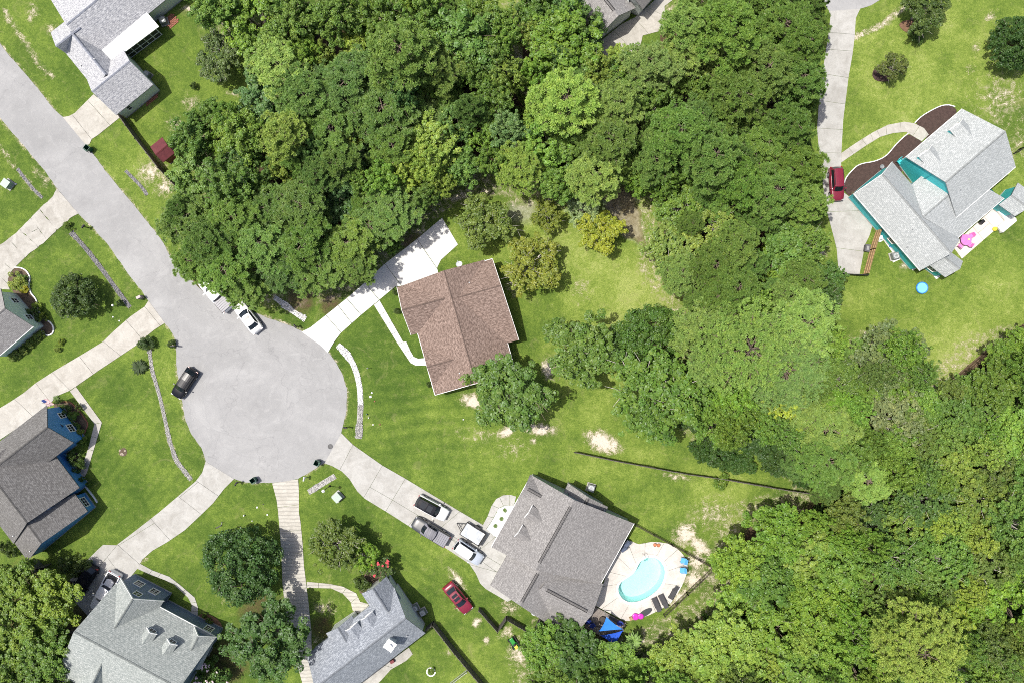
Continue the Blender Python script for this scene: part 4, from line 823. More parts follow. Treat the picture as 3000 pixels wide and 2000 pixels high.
def pine(seed, R, z0, z1, nb, ntuft, tl=0.29, tw=0.06, per=38):
    r = np.random.default_rng(seed); cs = []; ax = []; br = MB(); rad0 = 0.2
    br.tube([(0, 0, -.15), (0.05, 0, z0*0.6), (0, 0.04, z0), (0.0, 0.0, z1-0.5)], [rad0*1.2, rad0, rad0*.75, 0.05], 8)
    for i in range(nb):
        t = (i+r.random())/nb; z = z0+(z1-z0)*(0.08+0.86*t); prof = math.sqrt(max(0.06, 1-max(0, (t-0.25)/0.80)**2))*(0.75+0.45*r.random()); ln = R*prof; a = i*2.39996+r.normal(0, .25)
        dx, dy = math.cos(a), math.sin(a); rise = 0.10+0.45*t
        P = lambda s: np.array([dx*ln*s, dy*ln*s, z+rise*ln*s*s*0.8])
        br.tube([P(0), P(.5), P(1)], [0.07, 0.045, 0.015], 5)
        for q in range(3):
            s = 0.45+0.18*q; sg = (-1)**q; e = P(s)+np.array([-dy, dx, 0.25])*sg*ln*0.28*(1.2-s*.4)+np.array([dx, dy, 0])*ln*0.15; br.tube([P(s), e], [0.03, 0.01], 4)
        m = max(3, int(ntuft*prof))
        for q in range(m):
            s = r.uniform(0.38, 1.02); lat = r.normal(0, 0.20)*ln*(1.15-0.4*s); p = P(s)+np.array([-dy, dx, 0])*lat+np.array([0, 0, 0.12+0.35*r.random()-abs(lat)*0.12]); cs.append(p); ax.append([dx*.5, dy*.5, 0.9])
    for q in range(int(ntuft*1.4)): e = rand_dirs(r, 1)[0]; cs.append(np.array([0, 0, z1-.45])+e*np.array([R*.42, R*.42, .5])); ax.append([e[0]*.4, e[1]*.4, 1])
    cs = np.array(cs); ax = np.array(ax); n = len(cs); k = np.repeat(np.arange(n), per); N_ = len(k)
    d = rand_dirs(r, N_)+ax[k]*0.62; d /= np.linalg.norm(d, axis=1, keepdims=True); L_ = (tl*r.uniform(0.7, 1.15, N_)*r.uniform(.8, 1.2, n)[k])[:, None]
    sd = np.cross(d, np.array([0,0,1.0])+r.normal(size=(N_,3))*0.45); sd /= np.linalg.norm(sd, axis=1, keepdims=True)+1e-9; base = cs[k]+d*0.03
    v = np.stack([base+sd*tw*.5, base-sd*tw*.5, base+d*L_-sd*tw*.28, base+d*L_+sd*tw*.28], 1).reshape(-1, 3)
    me = np_mesh('crown', v, quads=np.arange(N_*4).reshape(-1, 4))
    ct = r.normal(0.5, 0.10, n); ch = r.normal(0.5, 0.15, n); tint = np.clip(np.c_[ct[k]+r.normal(0, .13, N_), ch[k]+r.normal(0, .1, N_)], 0, 1)
    ca = me.color_attributes.new('tint', 'FLOAT_COLOR', 'POINT'); ca.data.foreach_set('color', np.repeat(np.c_[tint, np.ones((N_, 2))], 4, 0).astype(np.float32).ravel())
    return me, br.mesh('trunk')
PROTO = {}
def reg(kind, crown, trunk, R0, H0, cz, leafmat, barkmat):
    co = np.zeros(len(crown.vertices)*3, np.float32); crown.vertices.foreach_get('co', co); co = co.reshape(-1, 3)
    R0 = float(np.percentile(np.hypot(co[:, 0], co[:, 1]), 96.5)); H0 = float(np.percentile(co[:, 2], 99.5))
    crown.materials.append(leafmat); trunk.materials.append(barkmat)
    for p in trunk.polygons: p.use_smooth = True
    PROTO.setdefault(kind, []).append((crown, trunk, R0, H0, cz))
for i in range(6):
    z0, z1 = 3.6, 11.0+0.4*i; cme, cc = broad_crown(100+i, 3.5, z0, z1, 300+14*i, 76, 0.185, rc=(0.06, 0.13), flat=0.85, limbs=20+3*i); reg('broad', cme, broad_trunk(cc, 4.2, 0.2, i), 3.5, z1, 0.72, M['leaf'], M['bark'])
for i in range(3):   # finer-leaved canopy trees with ragged upright sprays
    cme, cc = broad_crown(150+i, 3.4, 4.0, 12.0, 420, 50, 0.16, rc=(0.045, 0.10), flat=1.0, limbs=26); reg('fine', cme, broad_trunk(cc, 4.6, 0.18, 20+i, 14), 3.4, 12.0, 0.74, M['leaf'], M['pale_bark'])
for i in range(5):
    cme, tr = pine(200+i, 3.1, 9.8, 16.0+0.5*i, 30+i, 30); reg('pine', cme, tr, 3.1, 16.0+0.5*i, 0.84, M['needle'], M['bark'])
cme, tr = pine(240, 5.4, 10.0, 16.5, 58, 46); reg('bigpine', cme, tr, 5.4, 16.5, 0.84, M['needle'], M['bark'])
for i in range(2):   # dense, clipped-looking live oak
    cme, cc = broad_crown(300+i, 3.5, 1.3, 6.6, 330, 74, 0.165, rc=(0.075, 0.14), lump=0.10, low=-0.4); reg('oak', cme, broad_trunk(cc, 2.0, 0.2, 30+i), 3.5, 6.6, 0.62, M['leaf'], M['bark'])
for i in range(3):   # open yard tree with pale limbs showing
    cme, cc = broad_crown(330+i, 3.0, 1.6, 6.2, 240, 62, 0.165, rc=(0.06, 0.13), low=-0.25, limbs=17+2*i); reg('open', cme, broad_trunk(cc, 1.7, 0.15, 40+i, 22), 3.0, 6.2, 0.66, M['leaf'], M['pale_bark'])
for i in range(3):
    cme, cc = broad_crown(360+i, 1.0, 0.05, 1.4, 26, 100, 0.12, rc=(0.22, 0.38), lump=0.15, low=-0.2); reg('shrub', cme, broad_trunk(cc, 0.4, 0.04, 50+i, 5), 1.0, 1.4, 0.5, M['leaf'], M['bark'])
for i in range(2):   # low vine-covered thicket mounds
    cme, cc = broad_crown(380+i, 2.6, 0.0, 3.2, 260, 75, 0.17, rc=(0.07, 0.15), lump=0.3, low=-0.1, flat=0.6); reg('thicket', cme, broad_trunk(cc, 0.8, 0.07, 60+i, 8), 2.6, 3.2, 0.6, M['leaf'], M['bark'])
TREES = []
def tree(kind, px, py, rpx, col, h, label, name='tree', cat='tree', group=None, var=None, rz=None, sq=1.0, z0=0.0):
    r = random; pv = PROTO[kind]; crown, trunk, R0, H0, cz = pv[(var if var is not None else r.randrange(len(pv))) % len(pv)]
    zc = h*cz; w = W(px, py, zc); rm = rpx*(CAMH-zc)/FPX; s = rm/R0
    g = float(ground_z(w.x, w.y)) if z0 == 0 else z0
    root = thing(name, label, cat, (w.x, w.y, max(g, -0.4)), r.random()*6.28 if rz is None else rz, group); root.scale = (s*r.uniform(.94, 1.06), s*sq*r.uniform(.94, 1.06), h/H0)
    link('trunk', trunk, None, root); c = link('crown', crown, None, root); c.color = (col[0], col[1], col[2], 1); TREES.append((px, py, rpx)); return root
GR = {'mid': (0.083, 0.146, 0.025), 'dark': (0.050, 0.098, 0.021), 'lime': (0.140, 0.206, 0.036), 'yellow': (0.172, 0.220, 0.032), 'olive': (0.090, 0.132, 0.029), 'blue': (0.074, 0.136, 0.038),
      'bright': (0.103, 0.180, 0.026), 'grey': (0.114, 0.152, 0.064), 'pine': (0.086, 0.146, 0.030), 'pinel': (0.116, 0.180, 0.044), 'piney': (0.158, 0.228, 0.050), 'pined': (0.070, 0.122, 0.027)}
GR = {k: tuple(min(0.5, a*1.72) for a in v) for k, v in GR.items()}
def jit(c, a=0.12): f = random.uniform(1-a, 1+a); return (c[0]*f*random.uniform(.93, 1.08), c[1]*f, c[2]*f*random.uniform(.85, 1.15))
# ---------------------------------------------------------------- hand-placed yard trees (reduced-view pixels)
def yt(kind, x, y, r, c, h, label, **k): return tree(kind, x/0.784, y/0.784, r/0.784, GR[c] if isinstance(c, str) else tuple(a*1.5 for a in c), h, label, **k)
yt('open', 1110, 512, 66, (0.105,0.150,0.030), 5.6, 'open-branched olive tree standing past the end of the white driveway', var=0)
yt('open', 1258, 495, 38, (0.130,0.165,0.024), 4.0, 'round yellow-green tree standing alone between shallow pond and back lawn', var=1)
yt('open', 1345, 482, 46, GR['grey'], 4.6, 'grey-green tree crowded by a brighter yellow tree beside the pond', var=2)
yt('open', 1377, 535, 56, (0.205,0.240,0.026), 4.4, 'bright yellow-green tree at the edge of the shallow pond', var=0)
yt('open', 1216, 606, 72, (0.150,0.178,0.026), 5.6, 'large golden-green tree behind the brown-roofed house corner', var=1)
yt('broad', 1328, 803, 84, (0.080,0.140,0.022), 7.5, 'wide green tree on the back lawn beside bare sandy soil', var=2)
yt('broad', 1182, 897, 92, (0.075,0.138,0.022), 8.0, 'leafy tree overhanging the lower corner of the brown roof', var=1)
yt('oak', 1487, 775, 76, (0.060,0.118,0.020), 6.0, 'dense dark green tree with smooth rounded crown on the back lawn edge', var=0)
yt('fine', 1512, 908, 112, (0.082,0.150,0.022), 9.0, 'tall spreading green tree standing where back lawn meets the woods', var=1)
yt('oak', 168, 681, 52, (0.050,0.085,0.020), 4.2, 'small dark tree alone on the lawn by the mint house', var=1)
yt('oak', 553, 1297, 88, (0.042,0.088,0.020), 6.8, 'dense dark round tree on lawn left of the ribbed driveway', var=0)
yt('broad', 612, 1474, 100, (0.048,0.100,0.020), 8.0, 'large dark tree overhanging the end of the ribbed driveway', var=4)
yt('open', 770, 1256, 62, (0.080,0.118,0.020), 4.6, 'sparse olive tree on the lawn right of the ribbed driveway', var=2)
yt('open', 836, 1277, 36, (0.120,0.210,0.022), 3.8, 'bright lime green small tree next to the sparse olive one', var=1)
yt('open', 879, 1304, 29, (0.065,0.105,0.028), 3.0, 'crape myrtle with red blossoms near the blue-grey roof', var=0)
yt('shrub', 836, 1332, 24, (0.055,0.090,0.022), 2.4, 'dark evergreen shrub at the front corner of the blue-grey roofed house', name='shrub', cat='shrub')
yt('broad', 1290, 92, 86, (0.105,0.185,0.024), 9.5, 'large bright green tree beside the grey roof at the pine wood', var=3)
yt('broad', 1248, 6, 66, (0.060,0.115,0.020), 8.0, 'dark green tree shading the corner of the grey roof', var=0)
yt('open', 508, 130, 56, (0.080,0.120,0.036), 5.0, 'grey-green tree at the back edge of the pale-roofed house lawn', var=2)
yt('open', 2122, 22, 54, (0.060,0.095,0.022), 4.6, 'dark multi-stemmed tree in a straw bed by the drainage ditch', var=0)
yt('open', 2052, 156, 34, (0.080,0.105,0.026), 3.4, 'small magnolia in a round mulch island on the lawn', var=1)
yt('oak', 2336, 98, 62, (0.038,0.080,0.018), 5.5, 'dense dark tree on the patchy dry lawn', var=1)
yt('shrub', 2107, 79, 21, (0.050,0.092,0.018), 1.2, 'low clipped shrub below the straw bed tree', name='shrub', cat='shrub')
yt('fine', 2048, 830, 88, (0.105,0.145,0.050), 9.0, 'grey-green tree with bare whitish branches at the wood edge', var=2)
for x, y, r, c, h, v in ((100,1372,72,(0.135,0.200,0.026),8.0,1), (40,1330,60,(0.105,0.170,0.024),7.0,3), (30,1440,80,(0.115,0.180,0.026),8.0,5), (120,1480,70,(0.080,0.145,0.022),7.5,2), (60,1540,70,(0.075,0.135,0.022),7.0,0), (150,1560,50,(0.070,0.125,0.022),6.0,4), (10,1520,60,(0.100,0.165,0.024),7.5,1)):
    yt('broad', x, y, r, c, h, 'yellow-green tree in the clump behind the slate-blue house', var=v, group='trees behind the slate-blue house')
yt('shrub', 485, 1545, 40, (0.070,0.130,0.030), 3.4, 'crape myrtle with pale pink blossoms beside the grey-green roof', name='shrub', cat='shrub')
yt('shrub', 445, 198, 9, (0.050,0.085,0.02), 1.0, 'tiny dark bush alone on the back lawn of the pale-roofed house', name='shrub', cat='shrub')
yt('shrub', 336, 790, 20, (0.045,0.075,0.022), 1.5, 'rounded dark shrub at the head of the stone-filled ditch', name='shrub', cat='shrub')
yt('shrub', 393, 789, 11, (0.050,0.080,0.022), 1.0, 'small dark shrub planted round a mailbox post by the street', name='shrub', cat='shrub')
yt('shrub', 275, 696, 9, (0.050,0.085,0.025), 1.1, 'small shrub beside a white globe lamp on the lawn', name='shrub', cat='shrub')
yt('shrub', 155, 521, 12, (0.080,0.13,0.02), 0.9, 'leafy shrub at the upper end of the grey gravel ditch', name='shrub', cat='shrub')
yt('shrub', 1655, 1105, 20, (0.100,0.165,0.024), 1.6, 'leafy shrub growing against the long leaning fence', name='shrub', cat='shrub')
for x, y, r, c, h in ((40,645,24,(0.15,0.20,0.035),1.3),(55,662,12,(0.26,0.26,0.02),0.8),(52,640,12,(0.12,0.2,0.05),0.9),(85,705,12,(0.15,0.21,0.03),1.0),(97,730,12,(0.16,0.22,0.025),0.9),(70,728,22,(0.055,0.09,0.022),1.7),(100,728,8,(0.07,0.1,0.02),.8),(140,785,9,(0.13,0.18,0.02),.6),(132,800,9,(0.12,0.17,0.03),.7)):
    yt('shrub', x, y, r, c, h, 'flowering shrub in the white-edged bed of the mint house', name='shrub', cat='shrub', group='shrubs in the mint house bed')
for x, y, r in ((25,820,11),(40,812,12),(55,801,12),(70,788,11),(85,775,10),(95,768,9)):
    yt('shrub', x, y, r, (0.14,0.19,0.04), 0.8, 'strappy white-flowered plant along the mint house wall', name='shrub', cat='shrub', group='lily row at the mint house')
for x, y, r, c in ((150,945,17,(0.06,0.1,0.02)),(165,955,14,(0.10,0.17,0.03)),(170,985,18,(0.075,0.13,0.022)),(182,1000,16,(0.12,0.17,0.022)),(190,1015,12,(0.09,0.15,0.022)),(180,935,9,(0.07,0.09,0.03)),(132,925,8,(0.09,.14,.04))):
    yt('shrub', x, y, r, c, 1.3, 'garden shrub in the brick-edged bed under the blue gable', name='shrub', cat='shrub', group='shrubs by the blue gable')
for x, y, r in ((170,1050,15),(182,1068,15),(170,1078,12),(190,1100,8),(205,1110,8)):
    yt('shrub', x, y, r, (0.060,0.105,0.022), 1.6, 'rounded green shrub by the blue house entrance walk', name='shrub', cat='shrub', group='shrubs by the blue house walk')
for x, y, r in ((464,1432,10),(480,1425,9),(488,1447,9),(492,1480,8),(470,1412,7)):
    yt('shrub', x, y, r, (0.09,0.14,0.025), 0.8, 'small shrub in the straw bed beside the slate-blue gable', name='shrub', cat='shrub', group='shrubs by the slate-blue gable')
for x, y, r in ((150,1295,20),(185,1290,18),(200,1300,14),(175,1310,16),(10,1255,14),(25,1270,14)):
    yt('shrub', x, y, r, (0.07,0.105,0.028), 1.6, 'scrubby bush between blue house and parked black car', name='shrub', cat='shrub', group='scrub beside the parking pad')
for x, y, r in ((906,672,7),(912,715,8),(985,882,7),(993,845,6)):
    yt('shrub', x, y, r, (0.055,0.085,0.022), 0.8, 'low foundation shrub against the brown-roofed house front', name='shrub', cat='shrub', group='shrubs at the brown house front')
for x, y in ((2236,343),(2262,342),(2230,366),(2172,423),(2148,448),(2020,515)):
    yt('shrub', x, y, 5.5 if y < 500 else 7, (0.13,0.21,0.03), 0.45, 'small clipped plant in the mulch bed of the teal house', name='shrub', cat='shrub', group='plants in the teal house mulch')
for x, y in ((1390,-4),(1400,20),(1380,40),(1500,5),(1350,35)):
    pass
yt('shrub', 1385, 42, 10, (0.06,0.11,0.02), 1.0, 'clipped hedge bush beside the grey house front corner', name='shrub', cat='shrub')
for x, y in ((1420,15),(1405,32)): yt('shrub', x, y, 9, (0.06,0.11,0.02), 1.0, 'hedge bush in a row along the enclosed driveway', name='shrub', cat='shrub', group='hedge along the enclosed driveway')
yt('shrub', 990, 1540, 9, (0.11,0.17,0.03), 0.6, 'small shrub ringed by white stones on the back lawn', name='shrub', cat='shrub')
# ---------------------------------------------------------------- woods: recognisable trees first
HAND = [('bigpine',2112,1492,112,'piney',19),('pine',2045,1445,48,'piney',14),('pine',1300,230,88,'piney',15),('bigpine',1720,800,112,'pinel',14),('bigpine',1800,850,95,'pinel',14),('pine',1640,830,62,'pinel',12),('broad',1800,935,70,'yellow',9),('pine',1195,385,60,'piney',13),('pine',1365,400,62,'piney',13),
 ('pine',920,120,92,'pinel',16),('pine',1000,155,70,'pinel',16),('broad',820,120,52,'lime',11),('pine',800,190,80,'pined',14),('pine',640,150,80,'piney',14),('broad',1060,90,90,'mid',12),('broad',1110,60,70,'mid',11),('pine',650,310,60,'piney',14),('fine',800,325,40,'yellow',9),('broad',1000,330,70,'lime',11),('broad',935,390,50,'lime',11),
 ('broad',880,420,46,'bright',10),('broad',1010,420,40,'lime',9),('fine',1480,180,80,'mid',10),('pine',1500,150,70,'pinel',14),('pine',1600,110,70,'pinel',16),('pine',1580,60,70,'pinel',16),('pine',1680,70,80,'pine',16),('pine',1800,60,70,'pine',15),('pine',1850,100,50,'pine',14),('pine',1840,180,60,'pine',14),('pine',1760,160,70,'pine',15),('pine',1700,220,70,'pine',15),('pine',1820,290,66,'pined',15),('pine',1840,380,62,'pine',15),('pine',1760,330,70,'pine',15),
 ('pine',1850,460,55,'pine',14),('pine',1780,440,66,'pine',15),('pine',1640,360,70,'pine',15),('pine',1560,300,70,'pine',15),('fine',1500,250,60,'mid',11),('pine',1700,420,66,'pine',15),('fine',1560,470,70,'mid',9),('fine',1540,560,62,'lime',8),('fine',1640,520,70,'lime',10),('pine',1560,630,55,'pinel',10),('pine',1640,610,60,'pined',12),('broad',1800,560,70,'mid',10),('fine',1790,620,66,'bright',9),('fine',1860,560,50,'mid',9),('pine',1850,640,55,'pine',12),('pine',1700,560,60,'pine',13),('pine',1690,660,60,'pine',12),('pine',1620,760,70,'pinel',13),('pine',1850,740,80,'pinel',14),('fine',1890,690,45,'dark',8),('fine',1900,640,40,'dark',8),
 ('pine',1900,980,80,'pinel',13),('pine',1900,1060,70,'pine',12),('pine',1990,1100,66,'pinel',13),('fine',2050,960,80,'grey',10),('fine',2100,1010,70,'olive',10),('broad',2200,960,70,'mid',10),('broad',2280,880,70,'mid',10),('broad',2330,1000,70,'bright',10),('broad',2180,1060,60,'lime',9),('fine',2120,1150,80,'dark',9),('fine',2250,1150,80,'olive',10),('fine',2330,1200,70,'mid',11),('fine',2000,1200,60,'dark',8),('broad',1780,1230,80,'bright',10),('broad',1700,1290,70,'bright',10),('broad',1760,1340,80,'mid',10),('broad',1860,1290,80,'lime',11),('broad',1940,1300,70,'bright',10),('fine',2050,1290,80,'mid',10),('fine',2160,1280,80,'mid',11),('fine',2270,1300,80,'olive',11),('broad',2330,1400,80,'bright',11),('broad',2230,1420,60,'bright',10),
 ('broad',1705,1410,66,'bright',9),('broad',1640,1455,60,'lime',8),('broad',1680,1480,80,'lime',10),('broad',1575,1525,76,'lime',9),('broad',1780,1440,80,'bright',10),('broad',1880,1400,70,'bright',10),('broad',1640,1550,70,'lime',10),('broad',1850,1520,80,'bright',10),('broad',1960,1530,70,'mid',10),('broad',1320,1510,90,'dark',8),('broad',1250,1490,60,'mid',7),('broad',1400,1540,70,'mid',8),('broad',1490,1558,52,'bright',8),('broad',1260,1560,60,'mid',8),
 ('pine',425,500,66,'pined',13),('pine',480,560,66,'pined',14),('pine',410,480,40,'pined',12),('pine',440,600,50,'pine',12),('pine',520,620,66,'pine',13),('pine',560,660,50,'pine',11),('pine',600,560,70,'pine',14),('pine',640,620,66,'pined',13),('pine',700,560,70,'pine',14),('pine',740,610,60,'pine',13),('pine',700,640,40,'pine',11),('pine',620,480,66,'pined',14),('pine',540,500,60,'pine',14),('pine',690,470,70,'pine',14),('pine',800,560,66,'pine',13),('pine',850,520,62,'pined',13),('pine',900,480,66,'pine',13),('broad',770,480,60,'dark',11),('broad',450,400,66,'mid',11),('broad',440,320,50,'mid',10),('broad',520,420,70,'mid',12),('broad',480,270,44,'mid',9),
 ('broad',560,320,66,'mid',12),('broad',600,230,70,'blue',12),('pine',700,220,70,'pine',14),('broad',500,20,60,'mid',11),('broad',590,50,70,'bright',12),('broad',680,60,70,'mid',12),('broad',780,40,60,'mid',12),('broad',870,40,66,'mid',12),('broad',960,40,60,'mid',12),('broad',1120,150,60,'mid',11),('broad',1130,240,60,'mid',11),('broad',1170,300,50,'blue',10),('pine',880,250,80,'pined',14),('pine',760,300,70,'pine',14),('pine',900,330,66,'pine',14),('broad',1070,380,50,'mid',10),('broad',1250,330,66,'bright',11),('broad',1320,330,60,'mid',11),('pine',1400,320,66,'pine',14),('pine',1420,240,60,'pinel',14),('pine',1500,370,52,'pine',12),('broad',1280,420,50,'mid',10),('broad',2305,825,52,'mid',8),('broad',2350,785,46,'bright',8),('broad',2235,885,50,'mid',8),('broad',2180,910,44,'olive',7)]
CATN = {'bigpine': ('pine_tree', 'pine tree', {'piney': 'broad yellow-green pine', 'pinel': 'broad light green pine'}), 'pine': ('pine_tree', 'pine tree', {'piney': 'yellow-green pine with tufted flat crown in the woods', 'pinel': 'light green pine with tufted crown in the woods', 'pine': 'mid green pine with tufted crown in the woods', 'pined': 'dark green pine with tufted crown in the woods'}),
        'broad': ('broadleaf_tree', 'tree', {'lime': 'lime green broadleaf tree in the woods', 'yellow': 'yellow-green broadleaf tree among the pines', 'mid': 'mid green broadleaf tree in the woods', 'dark': 'dark green broadleaf tree in the woods', 'bright': 'bright green broadleaf tree in the woods', 'blue': 'bluish green broadleaf tree in the woods', 'olive': 'olive broadleaf tree in the woods', 'grey': 'grey-green broadleaf tree in the woods'}),
        'fine': ('feathery_tree', 'tree', {'lime': 'lime green feathery small-leaved tree in the woods', 'yellow': 'yellow feathery small-leaved tree in the woods', 'mid': 'mid green feathery small-leaved tree in the woods', 'dark': 'dark feathery small-leaved tree in the woods', 'bright': 'bright feathery small-leaved tree in the woods', 'olive': 'olive feathery small-leaved tree in the woods', 'grey': 'grey feathery small-leaved tree in the woods', 'blue': 'bluish feathery small-leaved tree in the woods'})}
def where(x, y):
    for (x0, y0, x1, y1), t in (((330,440,560,720),'beside the street near the parked white sedan'),((560,520,960,720),'along the bright white driveway'),((330,220,560,440),'behind the maroon-roofed shed'),((420,-40,640,220),'behind the pale-roofed house'),((640,-40,1090,200),'deep in the wood beyond the pale-roofed house'),((1090,-40,1320,260),'around the grassy gap beside the grey house'),((1320,-40,1560,260),'round the enclosed driveway'),((1560,-40,1920,200),'along the top of the teal house driveway'),
        ((640,200,1000,520),'in the middle of the wood above the white driveway'),((1000,200,1330,480),'above the brown-roofed house back lawn'),((1330,200,1640,480),'by the shallow pond'),((1640,200,1920,480),'along the teal house driveway by the red car'),((1480,480,1700,720),'beside the back lawn and pond'),((1700,480,1960,720),'beside the teal house parking pad'),((1500,700,1980,880),'between the back lawn and the teal house lawn'),((1500,880,1980,1190),'behind the long leaning fence'),
        ((1980,700,2420,1000),'along the brown board fence by the lime lawn'),((1980,1000,2420,1330),'in the thick wood below the brown board fence'),((1600,1180,1980,1400),'beyond the pool yard fence corner'),((1430,1380,1760,1640),'beside the pool deck and fan palm'),((1180,1380,1430,1640),'below the large grey roof')):
        if x0 <= x < x1 and y0 <= y < y1: return t
    return 'in the wood beyond the swimming pool'
def wood_tree(kind, x, y, r, c, h):
    n, cat, lb = CATN[kind]; t = lb[c].replace(' in the woods', '').replace(' among the pines', '').replace(' with tufted flat crown', '').replace(' with tufted crown', '')+' '+where(x, y)
    tree(kind, x/0.784, y/0.784, r/0.784*random.uniform(.90, 1.04), jit(GR[c], 0.16), h*(0.62 if (y > 460 and x < 980) else 0.85)*random.uniform(.78, 1.15), t, n, cat, {'pine': 'pines', 'bigpine': 'broad pines', 'broad': 'broadleaf trees', 'fine': 'feathery trees'}[kind]+' '+where(x, y)+', '+lb[c].split(' ')[0])
def ok_wood(x, y, marg=0.0):
    p = (x/0.784, y/0.784)
    return bool(pip(np.array(p[0]), np.array(p[1]), BIGWOOD)) and not any(bool(pip(np.array(p[0]), np.array(p[1]), e)) for e in EXCL)
PLACED = []
for k, x, y, r, c, h in HAND: wood_tree(k, x, y, r, c, h); PLACED.append((x, y, r))
def zone(x, y):
    if y > 690 and x > 1180:
        if x > 2000 or y > 1150: return random.choice(['broad', 'broad', 'fine', 'fine']), random.choice(['bright', 'mid', 'lime', 'mid', 'olive'])
        return random.choice(['pine', 'fine', 'broad']), {'pine': 'pinel'}.get('x', random.choice(['mid', 'bright']))
    if x > 1480: return random.choice(['pine', 'pine', 'pine', 'broad']), 'mid'
    if y > 430: return random.choice(['pine', 'pine', 'broad']), 'mid'
    return random.choice(['pine', 'broad', 'broad', 'fine']), random.choice(['mid', 'blue', 'lime', 'bright'])
cand = 0; FILL = 0
while cand < 9000 and FILL < 190:
    cand += 1; x = random.uniform(330, 2370); y = random.uniform(-15, 1590)
    if not ok_wood(x, y): continue
    r = random.uniform(34, 56)
    if any(math.hypot(x-a, y-b) < 0.5*c+0.42*r for a, b, c in PLACED): continue
    edge = float(segdist(np.array(x/0.784), np.array(y/0.784), BIGWOOD, True))*0.784
    if edge < r*0.55: continue
    k, c = zone(x, y)
    if k == 'pine': c = random.choice(['pine', 'pine', 'pinel', 'pined'])
    wood_tree(k, x, y, r, c, random.uniform(8.5, 12.5)); PLACED.append((x, y, r)); FILL += 1
# understorey that closes the gaps
cand = 0; U = []
while cand < 6000 and len(U) < 170:
    cand += 1; x = random.uniform(330, 2370); y = random.uniform(-15, 1590)
    if not ok_wood(x, y) or any(math.hypot(x-a, y-b) < 30 for a, b in U): continue
    r = random.uniform(24, 40)
    if float(segdist(np.array(x/0.784), np.array(y/0.784), BIGWOOD, True))*0.784 < r*0.8: continue
    U.append((x, y)); tree('thicket', x/0.784, y/0.784, r/0.784, jit(GR[random.choice(['dark', 'mid', 'blue'])], .15), random.uniform(2.5, 5.0), 'understorey bush '+where(x, y), 'understorey_bush', 'bush', 'understorey bushes '+where(x, y))
# vine-smothered thicket south of the lime pines
for x, y, r in ((1590,880,44),(1640,910,50),(1690,960,55),(1640,990,50),(1600,960,40),(1720,1000,50),(1660,1040,44),(1760,1010,50),(1700,1060,40),(1810,1060,44),(1850,1090,36),(1740,940,46),(1620,1030,34),(1780,1060,34)):
    yt('thicket', x, y, r, jit((0.042,0.082,0.018), .12), random.uniform(1.8, 3.2), 'dark vine-covered thicket mound along the back of the lawn', name='thicket_bush', cat='bush', group='vine thicket mounds')
# ================================================================ vehicles
def paint(name, col, rough=0.35, coat=0.35, metal=0.0): return pm('paint_'+name, col, rough, 0.04, 1.5, metal=metal, spec=0.5, coat=coat)
GLASSC = pm('car_glass', (0.012, 0.017, 0.022), 0.06, 0.2, spec=0.7)
LAMP = pm('headlamp', (0.38, 0.40, 0.42), 0.2, 0.05); TAIL = pm('tail_lamp', (0.35, 0.01, 0.012), 0.2, 0.1)
SPEC = {'sedan': dict(hood=.90, nose=.70, trunk=1.0, tail=.86, belt=.95, roof=1.45, wb=.215, rf=.06, rr=-.22, rb=-.37),
        'hatch': dict(hood=.95, nose=.74, trunk=1.0, tail=.92, belt=1.0, roof=1.56, wb=.235, rf=.10, rr=-.34, rb=-.46),
        'suv': dict(hood=1.05, nose=.86, trunk=1.1, tail=1.0, belt=1.12, roof=1.74, wb=.215, rf=.10, rr=-.40, rb=-.475),
        'pickup': dict(hood=1.12, nose=.96, trunk=1.15, tail=1.12, belt=1.2, roof=1.86, wb=.205, rf=.105, rr=-.135, rb=-.155)}
